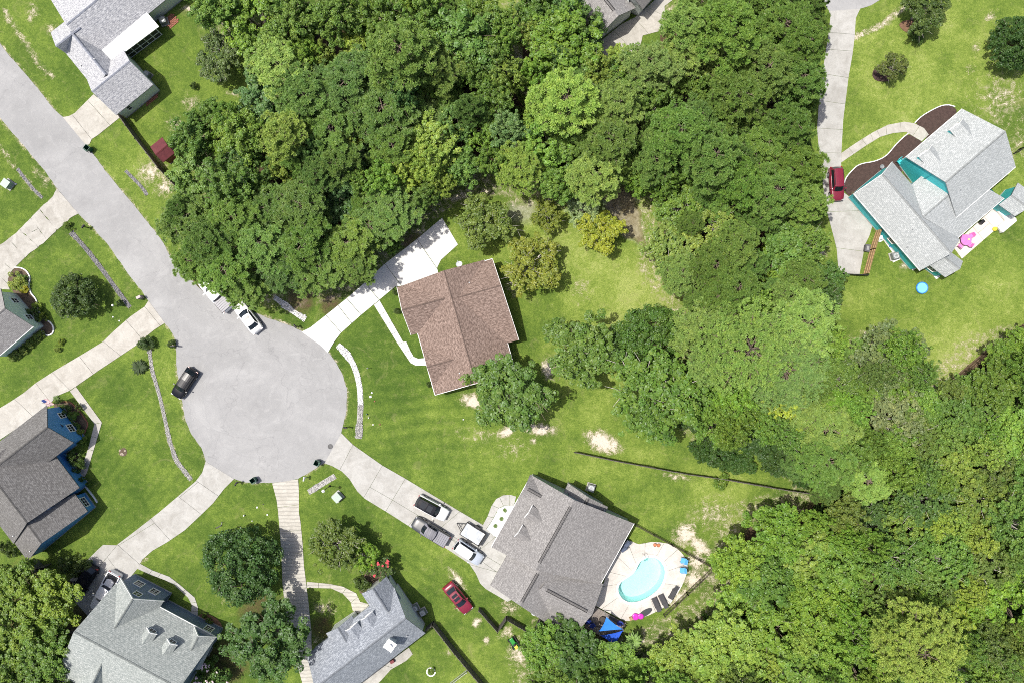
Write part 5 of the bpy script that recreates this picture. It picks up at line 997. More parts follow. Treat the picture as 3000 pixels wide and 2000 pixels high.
def vehicle(name, label, cat, c, d, Ln, Wd, typ, body, roof=None, sunroof=0, bed=None, rails=False, rib=False, hoodp=None, z=0.055):
    w = W(c[0], c[1], 0.9); o = thing(name, label, cat, (w.x, w.y, z), math.atan2(-d[1], d[0])); S = SPEC[typ]; hw = Wd/2; roof = roof or body
    # lower body: lofted sections nose to tail
    st = [(.500, .62, S['nose']-.22), (.490, .74, S['nose']-.06), (.465, .86, S['nose']+.02), (.42, .93, S['nose']*.45+S['hood']*.55), (.35, .97, S['hood']-.02), (S['wb']+.04, .985, S['hood']+.03), (S['wb']-.04, 1.0, S['belt']), (0, 1.0, S['belt']), (-.2, 1.0, S['belt']), (S['rb'] if typ != 'pickup' else -.3, .985, S['belt'] if typ != 'sedan' else S['trunk']), (-.43 if typ == 'sedan' else -.472, .95, S['trunk']), (-.468 if typ == 'sedan' else -.485, .90, S['tail']+.04), (-.492, .82, S['tail']-.12), (-.500, .70, S['tail']-.34)]
    ring = lambda x, f, zt: [(x*Ln, y*hw*f, zz) for y, zz in ((.86, .24), (.97, .36), (1.0, .56), (.99, max(.6, zt-.14)), (.95, zt-.05), (.86, zt), (.45, zt+.025), (0, zt+.032))]
    bm_ = MB(); n = 15
    for x, f, zt in st:
        h_ = ring(x, f, zt); bm_.v += h_+[(a, -b, c_) for a, b, c_ in h_[-2::-1]]
    for i in range(len(st)-1):
        for j in range(n-1): bm_.f.append((i*n+j, i*n+j+1, (i+1)*n+j+1, (i+1)*n+j)); bm_.mi.append(0)
        bm_.f.append((i*n+n-1, i*n, (i+1)*n, (i+1)*n+n-1)); bm_.mi.append(0)
    bm_.f += [tuple(range(n))[::-1], tuple((len(st)-1)*n+j for j in range(n))]; bm_.mi += [0, 0]
    if bed: # open or covered load bed cut: a recessed tray on top
        pass
    bo = bm_.build('body', body, o, False, True)
    # cabin
    xb, xt, xr, xq = S['wb']*Ln, S['rf']*Ln, S['rr']*Ln, S['rb']*Ln; zb, zr = S['belt']-.02, S['roof']; yb, yr = hw*.90, hw*.70
    cols = [-1, -.6, -.2, .2, .6, 1]; bow = lambda s, a: a*Ln*(1-s*s)
    cab = MB(); P = {}
    for s in cols:
        P['wb', s] = Vector((xb+bow(s, .035), s*yb*.96, zb)); P['wt', s] = Vector((xt+bow(s, .018), s*yr, zr-.05*s*s-.02)); P['rm', s] = Vector(((xt+xr)/2, s*yr*1.01, zr-.05*s*s+.02)); P['rt', s] = Vector((xr-bow(s, .015), s*yr*.97, zr-.05*s*s-.03)); P['rb', s] = Vector((xq-bow(s, .02), s*yb*.93, zb))
    for a, b in zip(cols[:-1], cols[1:]):
        for k0, k1 in (('wb', 'wt'), ('wt', 'rm'), ('rm', 'rt'), ('rt', 'rb')): cab.poly([P[k0, a], P[k0, b], P[k1, b], P[k1, a]])
    for s in (-1, 1): f = [P['wb', s], P['wt', s], P['rm', s], P['rt', s], P['rb', s]]; cab.poly(f if s > 0 else f[::-1])
    cab.build('cabin', roof, o, False, False)
    def pane(nm, pts, mat=GLASSC, lift=0.014):
        pts = [Vector(p) for p in pts]; nrm = (pts[1]-pts[0]).cross(pts[2]-pts[0]).normalized(); cen = sum(pts, Vector())/len(pts)
        if nrm.dot(cen-Vector((0, 0, .8))) < 0: nrm = -nrm; pts.reverse()
        m_ = MB(); m_.poly([p+nrm*lift for p in pts]); return m_
    def strip(nm, k0, k1, t0, t1, mat=GLASSC, e=.90):
        m_ = MB()
        for a, b in zip(cols[:-1], cols[1:]):
            q = [P[k0, a].lerp(P[k1, a], t0), P[k0, b].lerp(P[k1, b], t0), P[k0, b].lerp(P[k1, b], t1), P[k0, a].lerp(P[k1, a], t1)]
            for v in q: v.y *= e
            nr = (q[1]-q[0]).cross(q[2]-q[0]).normalized(); nr = nr if nr.z > 0 else -nr; m_.poly([v+nr*.014 for v in q])
        m_.build(nm, mat, o, False)
    strip('windshield', 'wb', 'wt', .08, .95); strip('rear_window', 'rt', 'rb', .10, .88)
    for s in (-1, 1):
        lo = lambda t: P['wb', s].lerp(P['rb', s], t)+Vector((0, 0, .07)); 
        def hi(t):
            A, B = P['wt', s], P['rt', s]; v = A.lerp(B, t); return v.lerp(lo(t), .12)
        segs = [(.10, .46), (.50, .90)] if typ != 'pickup' else [(.12, .5), (.55, .90)]
        for a, b in segs: pane('w', [lo(a), lo(b), hi(min(1, b+.02)), hi(max(0, a-.06))]).build('side_window', GLASSC, o, False)
    if sunroof:
        for k in range(sunroof):
            x0 = xt+(xr-xt)*(.14+.42*k); x1 = x0+(xr-xt)*.30; MB().box(((x0+x1)/2, 0, zr+.012), (abs(x1-x0), yr*1.25, .03)).build('sunroof', GLASSC, o, False)
    if rib:
        rm = MB()
        for k in range(9): rm.box(((xt+xr)/2, yr*(-.85+1.7*k/8), zr+.012), (abs(xr-xt)*.96, .05, .03)); 
        rm.build('roof_ribs', pm('roof_rib', (0.16, 0.16, 0.18), 0.5), o, False)
    if rails:
        rl = MB()
        for s in (-1, 1): rl.bar((xt-.1, s*yr*.93, zr+.05), (xr+.1, s*yr*.93, zr+.04), .05)
        rl.build('roof_rail', M['black'], o, False)
    if bed:
        x0, x1 = -.165*Ln, -.478*Ln; zt = S['trunk']+.03; xm, lx = (x0+x1)/2, abs(x1-x0)
        rim = MB()
        for s in (-1, 1): rim.box((xm, s*hw*.86, zt+.04), (lx, .14, .12))
        for x in (x0-.05, x1+.03): rim.box((x, 0, zt+.042), (.10, hw*1.78, .12))
        rim.build('bed_rail', body if bed == 'open' else M['black'], o, False)
        MB().box((xm, 0, zt+.012), (lx-.12, hw*1.58, .05)).build('load_bed', pm('bed_liner', (0.035, 0.036, 0.04), 0.7, 0.3), o, False)
        if bed == 'cover':
            cm = MB()
            for k in range(6): cm.box((x0+(x1-x0)*(k+.5)/6, 0, zt+.10), (lx/6-.03, hw*1.72, .05))
            cm.build('bed_cover', pm('bed_cover', (0.22, 0.22, 0.245), 0.45, 0.08), o, False)
    for s in (-1, 1):
        MB().box((.468*Ln, s*hw*.68, S['nose']-.04), (.16, .30, .11), -s*.35).build('headlight', LAMP, o, False)
        MB().box((-.487*Ln, s*hw*.72, S['tail']-.06), (.10, .30, .16), s*.25).build('tail_light', TAIL, o, False)
        MB().box((xb-.28, s*(hw+.10), S['belt']+.05), (.14, .22, .14), s*.2).build('side_mirror', body, o, False)
        for x in (.30*Ln, -.29*Ln):
            r_ = .33 if typ in ('sedan', 'hatch') else .39; wm = MB(); yy = s*(hw-.10)
            wm.tube([(x, yy-.11, r_), (x, yy+.11, r_)], r_, 16); t_ = wm.build('wheel', M['rubber'], o, False, False)
            MB().tube([(x, yy+s*.10, r_), (x, yy+s*.125, r_)], r_*.62, 12).build('rim', M['galv'], t_, False)
    g_ = MB(); g_.box((.497*Ln, 0, .50), (.05, Wd*.55, .18)); g_.build('grille', M['black'], o, False)
    return o
def q6(x, y): return (1180+x/6.032, 1420+y/6.032)
WHITE = paint('white', (0.72, 0.725, 0.73)); BLACK = pm('paint_black', (0.010, 0.011, 0.016), 0.3, 0.04, 1.5, spec=0.22); DKGREY = paint('charcoal', (0.045, 0.05, 0.055)); RED = paint('maroon', (0.19, 0.015, 0.035)); SILV = paint('silver_blue', (0.48, 0.53, 0.60), metal=0.2)
vehicle('parked_car', 'white sedan with sunroof parked at the kerb beside the pines', 'car', (725,931), (-62,-80), 4.75, 1.84, 'sedan', WHITE, sunroof=1, z=.03)
vehicle('parked_car', 'black hatchback parked at the kerb by the stone-filled ditch', 'car', T(8,1690,382), (-150,225), 4.5, 1.80, 'hatch', BLACK, z=.03)
vehicle('parked_truck', 'white pickup with grey bed cover half hidden under the pines', 'truck', T(4,1978,1135), (-145,-165), 5.6, 1.95, 'pickup', WHITE, bed='cover')
vehicle('parked_car', 'white sport utility car with black roof on the long concrete driveway', 'car', q6(512,408), (560,300), 4.75, 1.90, 'suv', WHITE, roof=BLACK, sunroof=2)
vehicle('parked_truck', 'dark grey pickup with ribbed bed cover on the driveway edge', 'truck', q6(488,822), (-570,-340), 5.5, 1.90, 'pickup', DKGREY, roof=pm('truck_roof', (0.20, 0.20, 0.225), 0.45, 0.08), bed='cover', rib=True)
vehicle('parked_car', 'small white-roofed dark-sided car on the driveway near the garage', 'car', q6(1160,1192), (420,285), 4.3, 1.80, 'suv', SILV, roof=WHITE)
vehicle('parked_car', 'maroon sedan parked on the grass', 'car', T(13,1855,790), (165,200), 4.8, 1.84, 'sedan', RED, sunroof=2, z=0.0)
vehicle('parked_car', 'black car partly under the tree beside the white pickup', 'car', T(12,775,625), (-150,235), 4.5, 1.82, 'hatch', BLACK)
vehicle('parked_truck', 'white pickup with open black bed beside the slate-blue house', 'truck', T(12,968,728), (-165,300), 5.9, 2.0, 'pickup', WHITE, bed='open')
vehicle('parked_car', 'dark red sport utility car with roof rails by the mulch bed', 'car', T(7,632,122), (16,260), 4.6, 1.82, 'suv', RED, rails=True)
# utility trailer
w = W(*q6(1238,855),0.5); ang = math.atan2(-230,340); tr = thing('utility_trailer', 'open utility trailer covered with a crumpled white tarp on the driveway', 'trailer', (w.x,w.y,0.055), ang+0.03)
mb = MB(); 
for s in (-1,1): mb.bar((-1.5,s*.95,.75),(1.5,s*.95,.75),.08); mb.bar((-1.5,s*.95,.45),(1.5,s*.95,.45),.08)
for x in (-1.5,0,1.5):
    mb.bar((x,-.95,.45),(x,.95,.45),.08)
    for s in (-1,1): mb.bar((x,s*.95,.45),(x,s*.95,.78),.06)
mb.bar((-1.5,-.95,.75),(-1.5,.95,.75),.06); mb.box((1.58,0,.8),(.08,2.0,.75)); mb.build('frame', M['black'], tr, False)
mb = MB(); mb.bar((-1.5,-.6,.45),(-2.6,0,.45),.08); mb.bar((-1.5,.6,.45),(-2.6,0,.45),.08); mb.bar((-2.0,-.32,.46),(-2.0,.32,.46),.06); mb.tube([(-2.55,0,0.0),(-2.55,0,.6)],.04,8); mb.build('tow_bar', M['black'], tr, False)
def tarp():
    r = np.random.default_rng(4); nx, ny = 26, 16; v = []; 
    for i in range(nx):
        for j in range(ny):
            x = -1.42+2.84*i/(nx-1); y = -.88+1.76*j/(ny-1); v.append((x, y, .74+.07*math.sin(3*x+2*y)+.05*math.sin(7*y-2*x)+r.uniform(-.04,.05)))
    return np_mesh('tarp', v, quads=[(i*ny+j, (i+1)*ny+j, (i+1)*ny+j+1, i*ny+j+1) for i in range(nx-1) for j in range(ny-1)])
link('tarp', tarp(), pm('tarp_white', (0.52,0.55,0.58), 0.3, 0.1, 3), tr)
for s in (-1,1):
    t_ = MB().tube([(.1,s*1.02,.33),(.1,s*1.22,.33)],.33,14).build('wheel', M['rubber'], tr, False); MB().box((.1,s*1.12,.70),(.85,.26,.04)).build('fender', M['black'], tr, False)
# riding mower
w = W(*T(14,20,1205),0.6); mo = thing('riding_mower', 'green riding mower with yellow seat on bare ground by the fence', 'mower', (w.x,w.y,0), math.atan2(45,-30))
GRN = paint('mower_green', (0.02,0.24,0.03)); YEL = paint('mower_yellow', (0.72,0.58,0.06))
mb = MB(); mb.box((.45,0,.55),(.85,.55,.42)); mb.box((-.35,0,.42),(.8,.7,.2)); bevel_obj(mb.build('hood', GRN, mo, False),.06,3)
mb = MB(); mb.box((-.42,0,.70),(.42,.46,.12)); mb.box((-.64,0,.92),(.10,.44,.40)); bevel_obj(mb.build('seat', YEL, mo, False),.04,3)
mb = MB(); mb.tube([(.02,0,.7),(-.06,0,1.0)],.025,8); mb.lathe((-.06,0,1.0),[(.15,0),(.18,.02),(.15,.04)],14); mb.build('steering_wheel', M['black'], mo, False)
MB().box((.05,0,.22),(.9,1.05,.14)).build('cutting_deck', M['black'], mo, False)
for x,s,r_ in ((.62,1,.2),(.62,-1,.2),(-.5,1,.28),(-.5,-1,.28)): t_=MB().tube([(x,s*.36,r_),(x,s*.58,r_)],r_,12).build('wheel', M['rubber'], mo, False); MB().tube([(x,s*.57,r_),(x,s*.60,r_)],r_*.5,10).build('rim', YEL, t_, False)

# ================================================================ street furniture and small things
def bin_(c, ang, label):
    w = W(c[0], c[1], 0.6); o = thing('wheeled_bin', label, 'bin', (w.x, w.y, 0.03), ang)
    mb = MB(); a, b = (.26, .30), (.32, .36); lo = [(-a[0],-a[1]),(a[0],-a[1]),(a[0],a[1]),(-a[0],a[1])]; hi = [(-b[0],-b[1]),(b[0],-b[1]),(b[0],b[1]),(-b[0],b[1])]
    for i in range(4): j = (i+1) % 4; mb.poly([(*lo[i],.06),(*lo[j],.06),(*hi[j],1.05),(*hi[i],1.05)]); mb.poly([(hi[i][0]*.9,hi[i][1]*.9,1.05),(hi[j][0]*.9,hi[j][1]*.9,1.05),(lo[j][0]*.9,lo[j][1]*.9,.1),(lo[i][0]*.9,lo[i][1]*.9,.1)]); mb.poly([(*hi[i],1.05),(*hi[j],1.05),(hi[j][0]*.9,hi[j][1]*.9,1.05),(hi[i][0]*.9,hi[i][1]*.9,1.05)])
    mb.poly([(*p,.06) for p in lo][::-1]); mb.poly([(p[0]*.88,p[1]*.88,.12) for p in lo]); mb.build('body', M['green_bin'], o, False)
    l = MB(); l.box((-.42,0,.78),(.05,.74,.62)); l.build('lid', M['green_bin'], o, False)
    for s in (-1,1): MB().tube([(-.27,s*.24,.12),(-.27,s*.32,.12)],.12,12).build('wheel', M['rubber'], o, False)
    MB().tube([(-.36,-.26,1.0),(-.36,.26,1.0)],.02,8).build('handle', M['green_bin'], o, False)
bin_(T(0,812,1365), 0.9, 'green wheeled bin at the foot of the short tan driveway'); bin_(T(8,2330,1270), 2.2, 'green wheeled bin on the street between two driveways'); bin_(T(9,562,1110), 2.7, 'green wheeled bin with open lid by the long concrete driveway mouth')
def mailbox(c, ang, label, col=None, h=1.1):
    w = W(c[0], c[1], 1.0); o = thing('mailbox', label, 'mailbox', (w.x, w.y, 0), ang); m_ = col or M['black']
    p = MB(); p.box((0,0,h/2-.05),(.10,.10,h)); p.bar((0,0,h*.6),(.25,0,h*.9),.06); p.build('post', m_, o, False)
    b = MB(); pr = [(-.1,0),(.1,0),(.1,.13)]+[(.1*math.cos(t),.13+.1*math.sin(t)) for t in np.linspace(.3,2.84,6)]+[(-.1,.13)]
    b.v = [(-.28,y,h+z) for y,z in pr]+[(.28,y,h+z) for y,z in pr]; n = len(pr); b.f = [tuple(range(n))[::-1], tuple(range(n,2*n))]+[(i,(i+1)%n,n+(i+1)%n,n+i) for i in range(n)]; b.mi=[0]*len(b.f); b.build('box', m_, o, False)
    MB().box((.05,.115,h+.16),(.12,.015,.08)).build('flag', TAIL, o, False)
mailbox(T(4,770,515), 0.9, 'black mailbox beside the grey gravel ditch head'); mailbox(T(8,1592,42), -.1, 'black mailbox planted round with a small shrub'); mailbox(T(8,2172,1302), 1.0, 'black mailbox at the mouth of the curved concrete driveway'); mailbox(T(5,362,1430), 2.2, 'black mailbox between the pines and the bright white driveway'); mailbox(T(9,822,790), 2.9, 'black mailbox near the lower end of white rocks'); mailbox(T(9,443,1258), 1.4, 'white mailbox beside the ribbed driveway mouth', M['white_trim'])
w = W(*T(4,1290,1165),.5); o = thing('mailbox', 'wooden boxed mailbox stand at the corner of the lawn', 'mailbox', (w.x,w.y,0), 0.5); MB().box((0,0,.45),(.5,.4,.9)).build('stand', M['deck_wood'], o, False); MB().box((0,0,1.0),(.6,.35,.25)).build('box', pm('pale_wood_box',(.45,.40,.38),.8), o, False)
def transformer(c, ang, label, z=0.7):
    w = W(c[0], c[1], .8); o = thing('transformer_box', label, 'utility box', (w.x,w.y,0), ang); b = MB(); b.box((0,0,.42),(1.0,1.0,.84)); bevel_obj(b.build('cabinet', pm('transformer_green',(.30,.38,.33),.5,.1), o, False),.03)
    l = MB(); l.poly([(-.54,-.54,.85),(.54,-.54,.92),(.54,.54,.92),(-.54,.54,.85)]); l.poly([(-.54,-.54,.80),(-.54,.54,.80),(.54,.54,.87),(.54,-.54,.87)]); l.build('top', M['box_green'], o, False); MB().box((0,0,.02),(1.3,1.3,.12)).build('plinth', M['conc'], o, False)
transformer(T(4,48,118), -.62, 'pale green transformer box on the lawn above the cracked driveway'); transformer(T(9,742,1432), .75, 'pale green transformer box on the lawn by the lamp post')
# lamp post
w = W(*T(9,676,1326)); o = thing('lamp_post', 'slim black garden lamp post with white lantern', 'lamp post', (w.x,w.y,0)); p = MB(); p.lathe((0,0,0),[(.14,-.05),(.14,.1),(.05,.2),(.045,3.0),(.09,3.05)],10); p.build('pole', M['black'], o, False)
p = MB(); p.lathe((0,0,3.05),[(.10,0),(.17,.35)],6); p.build('lantern', pm('lantern_glass',(.75,.75,.72),.3), o, False); p = MB(); p.lathe((0,0,3.40),[(.24,0),(.10,.14),(.03,.2)],6); p.build('lantern_cap', M['white_trim'], o, False)
def lid(c, r, mat, label, square=False, h=0.08, name='utility_cover'):
    w = W(*c); o = MB(); r = r if r > .3 else r*.75
    if square: o.box((w.x,w.y,h/2),(r*2,r*2,h),.1); o.box((w.x,w.y,h+.006),(r*.5,r*.5,.02),.1)
    else: o.lathe((w.x,w.y,-.02),[(r,0),(r,h),(r*.85,h+.03),(r*.3,h+.035)],14)
    return tag(o.build(name, mat), label, 'utility cover')
lid(T(9,1052,505), .20, M['conc_white'], 'square concrete utility cover beside the white rocks', True); lid(T(9,1065,470), .17, M['galv'], 'round grey utility cap touching the square concrete cover'); lid(T(9,1090,547), .14, M['brick'], 'brown oval utility lid in grass below the square cover')
lid(T(9,1020,665), .12, M['green_bin'], 'green utility stub in the grass by the white rocks', h=.3); lid(T(9,1037,697), .10, M['white_trim'], 'white utility stub next to the green one', h=.35); lid(T(9,1076,762), .13, M['white_trim'], 'small white lid in the lawn below the stubs'); lid(T(9,1905,715), .13, M['galv'], 'grey round cap in the striped side lawn'); lid(T(9,1140,760), .13, M['brick'], 'brown lid in grass near the small white lid')
lid(T(4,1040,1345), .13, M['white_trim'], 'white oval lid near the mint house driveway'); lid(T(4,1098,1380), .15, M['dish'], 'pale blue lid near the mint house driveway'); lid(T(4,148,125), .15, M['dish'], 'pale lid beside the transformer box on the upper lawn'); lid(T(13,105,20), .12, M['white_trim'], 'white square cover in lawn left of ribbed driveway', True); lid(T(9,10,1520), .14, M['white_trim'], 'white square cover higher on lawn left of ribbed driveway', True); lid(T(9,68,1492), .10, M['black'], 'black round cap among white covers on the lawn'); lid(T(12,2245,25), .14, M['white_trim'], 'white stub cap by the bare spot on the front lawn', h=.3); lid(T(12,2317,77), .1, M['white_trim'], 'white ball cap on the lawn above the dark round tree')
lid(T(9,683,962), .38, pm('manhole_iron',(.10,.10,.10),.7,.3), 'dark iron manhole cover near the driveway mouth', h=.04, name='manhole_cover')
def air_con(c, ang, label, s=.8, z=0.0):
    w = W(c[0], c[1], .7); o = thing('air_conditioner', label, 'air conditioner', (w.x,w.y,z), ang); MB().box((0,0,.05),(s*1.25,s*1.25,.12)).build('pad', M['conc_old'], o, False)
    b = MB(); b.box((0,0,.48),(s,s,.75)); bevel_obj(b.build('cabinet', pm('ac_grey',(.20,.215,.22),.5,.15), o, False),.05,3)
    f = MB(); f.lathe((0,0,.86),[(s*.40,0),(s*.40,.04),(s*.37,.04),(s*.37,.005)],18); f.build('fan_ring', M['dish'], o, False)
    g = MB()
    for k in range(5): g.box((0,0,.895),(s*.74,.05 if k else .1,.012), k*.63); 
    g.lathe((0,0,.90),[(s*.13,0),(s*.11,.03)],10); g.build('fan_blades', M['galv'], o, False)
air_con(T(0,1345,682), -.62, 'grey air conditioner against the pale-roofed house end wall'); air_con(T(10,727,1345), -.3, 'air conditioner on a straw patch behind the large grey house', .95); air_con(T(13,1460,882), .5, 'upper of two air conditioners by the blue-grey roofed house'); air_con(T(13,1530,922), .5, 'lower of two air conditioners, next to the corner fence'); air_con(T(7,1172,783), .3, 'air conditioner on pale gravel beside the teal wall', .9, .06)
def sat_dish(c, z, ang, label):
    w = W(c[0], c[1], z); o = thing('satellite_dish', label, 'satellite dish', (w.x,w.y,z), ang); b = MB(); n = 16
    for r_, zz in ((0,.0),(.2,.03),(.36,.10),(.44,.16)): b.v += [(r_*math.cos(2*math.pi*j/n), r_*math.sin(2*math.pi*j/n)*.85, zz+.35) for j in range(n)]
    b.f = [(i*n+j, i*n+(j+1)%n, (i+1)*n+(j+1)%n, (i+1)*n+j) for i in range(3) for j in range(n)]; b.mi=[0]*len(b.f); b.build('reflector', M['dish'], o, False, True)
    MB().tube([(0,0,-.55),(0,0,.0),(0,0,.36)],.035,8).build('mast', M['galv'], o, False); MB().tube([(0,0,.36),(0,.55,.62)],.02,6).build('feed_arm', M['dish'], o, False)
sat_dish(T(5,1868,862), 3.1, .4, 'satellite dish at the back eave of the brown roof'); sat_dish(T(14,205,908), 3.3, .4, 'satellite dish at the low eave of the large grey roof')
# flag
w = W(*T(8,452,575),3.0); e = W(*T(8,402,560),3.9); fl = thing('house_flag', 'striped flag with blue canton on an angled pole at the blue house', 'flag', (w.x,w.y,3.0)); MB().tube([w,e+Vector((0,0,.5))],.025,8).build('pole', M['white_metal'], fl)
a = W(*T(8,378,541),3.2); b_ = W(*T(8,425,520),3.6); dn = W(*T(8,418,575),3.0)-a
for k in range(13):
    m_ = MB(); pts = []
    for t in (k/13,(k+1)/13):
        for s in np.linspace(.0,1,7): pts.append(a+(b_-a)*t+dn*s+Vector((0,0,.06*math.sin(s*9+t*3)))+((W(*T(8,462,545),3.4)-W(*T(8,425,520),3.6)))*s*.9)
    for i in range(6): m_.poly([pts[i],pts[i+1],pts[8+i],pts[7+i]])
    m_.build('stripe', pm('flag_red',(.36,.05,.07),.7) if k%2==0 else M['white_trim'], fl)
m_ = MB(); R_ = lambda t,s: a+(b_-a)*t+dn*s+(W(*T(8,462,545),3.4)-W(*T(8,425,520),3.6))*s*.9+Vector((0,0,.06*math.sin(s*9+t*3)+.03)); 
for i in range(4): m_.poly([R_(0,i*.1),R_(0,i*.1+.1),R_(.54,i*.1+.1),R_(.54,i*.1)])
m_.build('canton', pm('flag_blue',(.03,.05,.20),.7), fl)
# ================================================================ fences
def fence(name, label, pts, h, mat, step=2.4, board=0.14, style='board', lean=0.0, thick=0.03, z=0.0):
    P = [W(*p) for p in pts]; o = thing(name, label, 'fence', (P[0].x, P[0].y, 0)); r = random.Random(len(pts)*7+int(h*10))
    for A, B in zip(P[:-1], P[1:]):
        d = B-A; L_ = d.length; n = max(1, round(L_/step)); u = d.normalized(); s = Vector((-u.y, u.x, 0))
        for k in range(n):
            p0, p1 = A+d*(k/n), A+d*((k+1)/n); ln = Vector((0,0,0))
            MB().bar(p0-Vector((0,0,.1)), p0+Vector((0,0,h+.05))+s*lean*h, .10).build('post', mat, o)
            m_ = MB(); sec = (p1-p0).length
            if style == 'board':
                nb = max(1, int(sec/board)); tw = r.uniform(-.04,.04)
                for j in range(nb):
                    q = p0+u*((j+.5)*sec/nb)+s*(.05+r.uniform(-.012,.012)); t_ = q+s*(lean*h+tw)+Vector((0,0,h+r.uniform(-.03,.03)))
                    m_.bar(q, t_, thick, board*.9) if False else m_.poly([q-u*board*.45, q+u*board*.45, t_+u*board*.45, t_-u*board*.45])
                    m_.poly([q-u*board*.45+s*thick, t_-u*board*.45+s*thick, t_+u*board*.45+s*thick, q+u*board*.45+s*thick]); m_.poly([t_-u*board*.45, t_+u*board*.45, t_+u*board*.45+s*thick, t_-u*board*.45+s*thick])
                    for e_ in (-1,1): m_.poly([q+u*e_*board*.45, q+u*e_*board*.45+s*thick, t_+u*e_*board*.45+s*thick, t_+u*e_*board*.45])
            else:
                nb = max(2, int(sec/.12))
                for j in range(nb): q = p0+u*(j*sec/nb); m_.bar(q+Vector((0,0,.08)), q+Vector((0,0,h-.05)), .02)
            tag(m_.build('picket_panel', mat, o), kind='stuff')
            rl = MB()
            for zz in ((.3, h*.55, h-.2) if style == 'board' else (.12, h-.12)): rl.bar(p0+s*lean*zz+Vector((0,0,zz)), p1+s*lean*zz+Vector((0,0,zz)), .06, .08)
            rl.build('rail', mat, o)
        MB().bar(B-Vector((0,0,.1)), B+Vector((0,0,h+.05))+s*lean*h, .10).build('post', mat, o)
    return o
FD, FB = M['fence_dark'], M['fence_brown']
fence('board_fence', 'long leaning weathered board fence across the back lawn', TS(10,[(570,1015),(900,1085),(1300,1160),(1600,1215),(1900,1255),(2352,1335)])+TS(11,[(420,1400)]), 1.5, FD, lean=.10)
fence('board_fence', 'dark board fence running from pale-roofed house past the shed', TS(0,[(1120,1065),(1300,1310),(1500,1568)])+TS(4,[(1740,255)]), 1.8, FD)
fence('metal_fence', 'thin dark metal fence round the swimming pool yard', TS(14,[(1130,105),(1460,285),(1842,500),(1600,730),(1390,930)]), 1.3, pm('fence_metal_brown',(.06,.045,.035),.6), style='bar')
fence('board_fence', 'dark board fence beside the blue-grey roofed house back lawn', TS(13,[(1565,1055),(1630,1000),(1830,1255),(2090,1568)]), 1.8, FD)
fence('wire_fence', 'low grey fence line across the corner of the back lawn', TS(13,[(1940,1442),(1760,1580)]), 1.0, M['galv'], style='bar')
fence('board_fence', 'short dark board fence with notch near the maroon sedan', TS(13,[(2050,870),(2222,1065),(2300,950)])+TS(14,[(175,1085)]), 1.6, FD)
fence('board_fence', 'short fence stub joined to the large grey house wall', TS(14,[(255,945),(215,1045)]), 1.7, FD)
fence('board_fence', 'wooden fence with dark rails beside the teal house parking pad', TS(7,[(1000,512),(930,730),(872,950)]), 1.7, M['wood_tan'])
fence('board_fence', 'low black fence closing the end of the teal house parking pad', TS(7,[(885,965),(660,952)]), 1.2, M['black'])
fence('board_fence', 'brown board fence at the wood edge behind the lime lawn', [D(2400,710), D(2352,742), T(11,1960,110), T(11,1700,330)], 1.8, FB)
fence('wire_fence', 'dark wire fence at the edge of the pale-roofed house lawn', TS(0,[(2010,195),(2100,285),(2195,395)]), 1.3, M['black'], style='bar')
fence('metal_fence', 'black metal fence stub beside the teal house gable', TS(3,[(2250,1415),(2300,1375),(2380,1350)]), 1.2, M['black'], style='bar')
fence('board_fence', 'dark fence section behind the black parked car', TS(12,[(340,430),(400,490),(470,470)]), 1.6, FD)
# ================================================================ pool
pc = W(*T(14,1200,620)); PO = [WXY(T(14,*p)) for p in [(1060,248),(1110,268),(1160,290),(1220,280),(1280,268),(1360,272),(1440,285),(1500,315),(1560,370),(1600,430),(1612,500),(1600,570),(1575,640),(1530,730),(1450,830),(1370,885),(1260,940),(1160,975),(1060,995),(1030,990),(770,855),(830,680),(880,530),(980,370)]]
def raydist(poly, a):
    dx, dy = math.cos(a), math.sin(a); best = None
    for i in range(len(poly)):
        x1, y1 = poly[i][0]-pc.x, poly[i][1]-pc.y; x2, y2 = poly[(i+1)%len(poly)][0]-pc.x, poly[(i+1)%len(poly)][1]-pc.y; ex, ey = x2-x1, y2-y1; det = dx*(-ey)+dy*ex
        if abs(det) < 1e-9: continue
        t = (x1*(-ey)+y1*ex)/det; u = (dx*y1-dy*x1)/det
        if t > 0 and -1e-6 <= u <= 1+1e-6 and (best is None or t > best): best = t
    return best or 1
deck = bpy.data.objects.new('pool_deck', None); COL.objects.link(deck); deck.location = (pc.x, pc.y, 0); deck['kind'] = 'structure'; ROOT[deck.name] = Vector((pc.x, pc.y, 0))
cuts_ = [-0.15,0.35,0.72,1.05,1.5,1.95,2.4,2.9,3.3,3.75,4.2,4.65,5.1,5.6,-0.15+2*math.pi]
ring_pt = lambda a, f, e=0: (pc.x+math.cos(a)*(raydist(POOLW,a)*(1-f)+raydist(PO,a)*f+e), pc.y+math.sin(a)*(raydist(POOLW,a)*(1-f)+raydist(PO,a)*f+e))
for a0, a1 in zip(cuts_[:-1], cuts_[1:]):
    k = 8; g = .004; aa = [a0+g+(a1-a0-2*g)*i/k for i in range(k+1)]; inn = [ring_pt(a,0,.36) for a in aa]; outp = [ring_pt(a,1) for a in aa]
    MB().prism(inn+outp[::-1], -.1, .10).build('slab', M['deck_conc'], deck)
aa = [2*math.pi*i/72 for i in range(72)]; cop = MB(); 
for i in range(72):
    a0, a1 = aa[i], aa[(i+1)%72]; q = [ring_pt(a0,0,-.04),ring_pt(a1,0,-.04),ring_pt(a1,0,.35),ring_pt(a0,0,.35)]; cop.prism(q, -.05, .125)
cop.build('coping', M['conc_white'], deck)
bas = MB(); rim = [ring_pt(a,0,0) for a in aa]; fl_ = [(pc.x+(p[0]-pc.x)*.9, pc.y+(p[1]-pc.y)*.9) for p in rim]
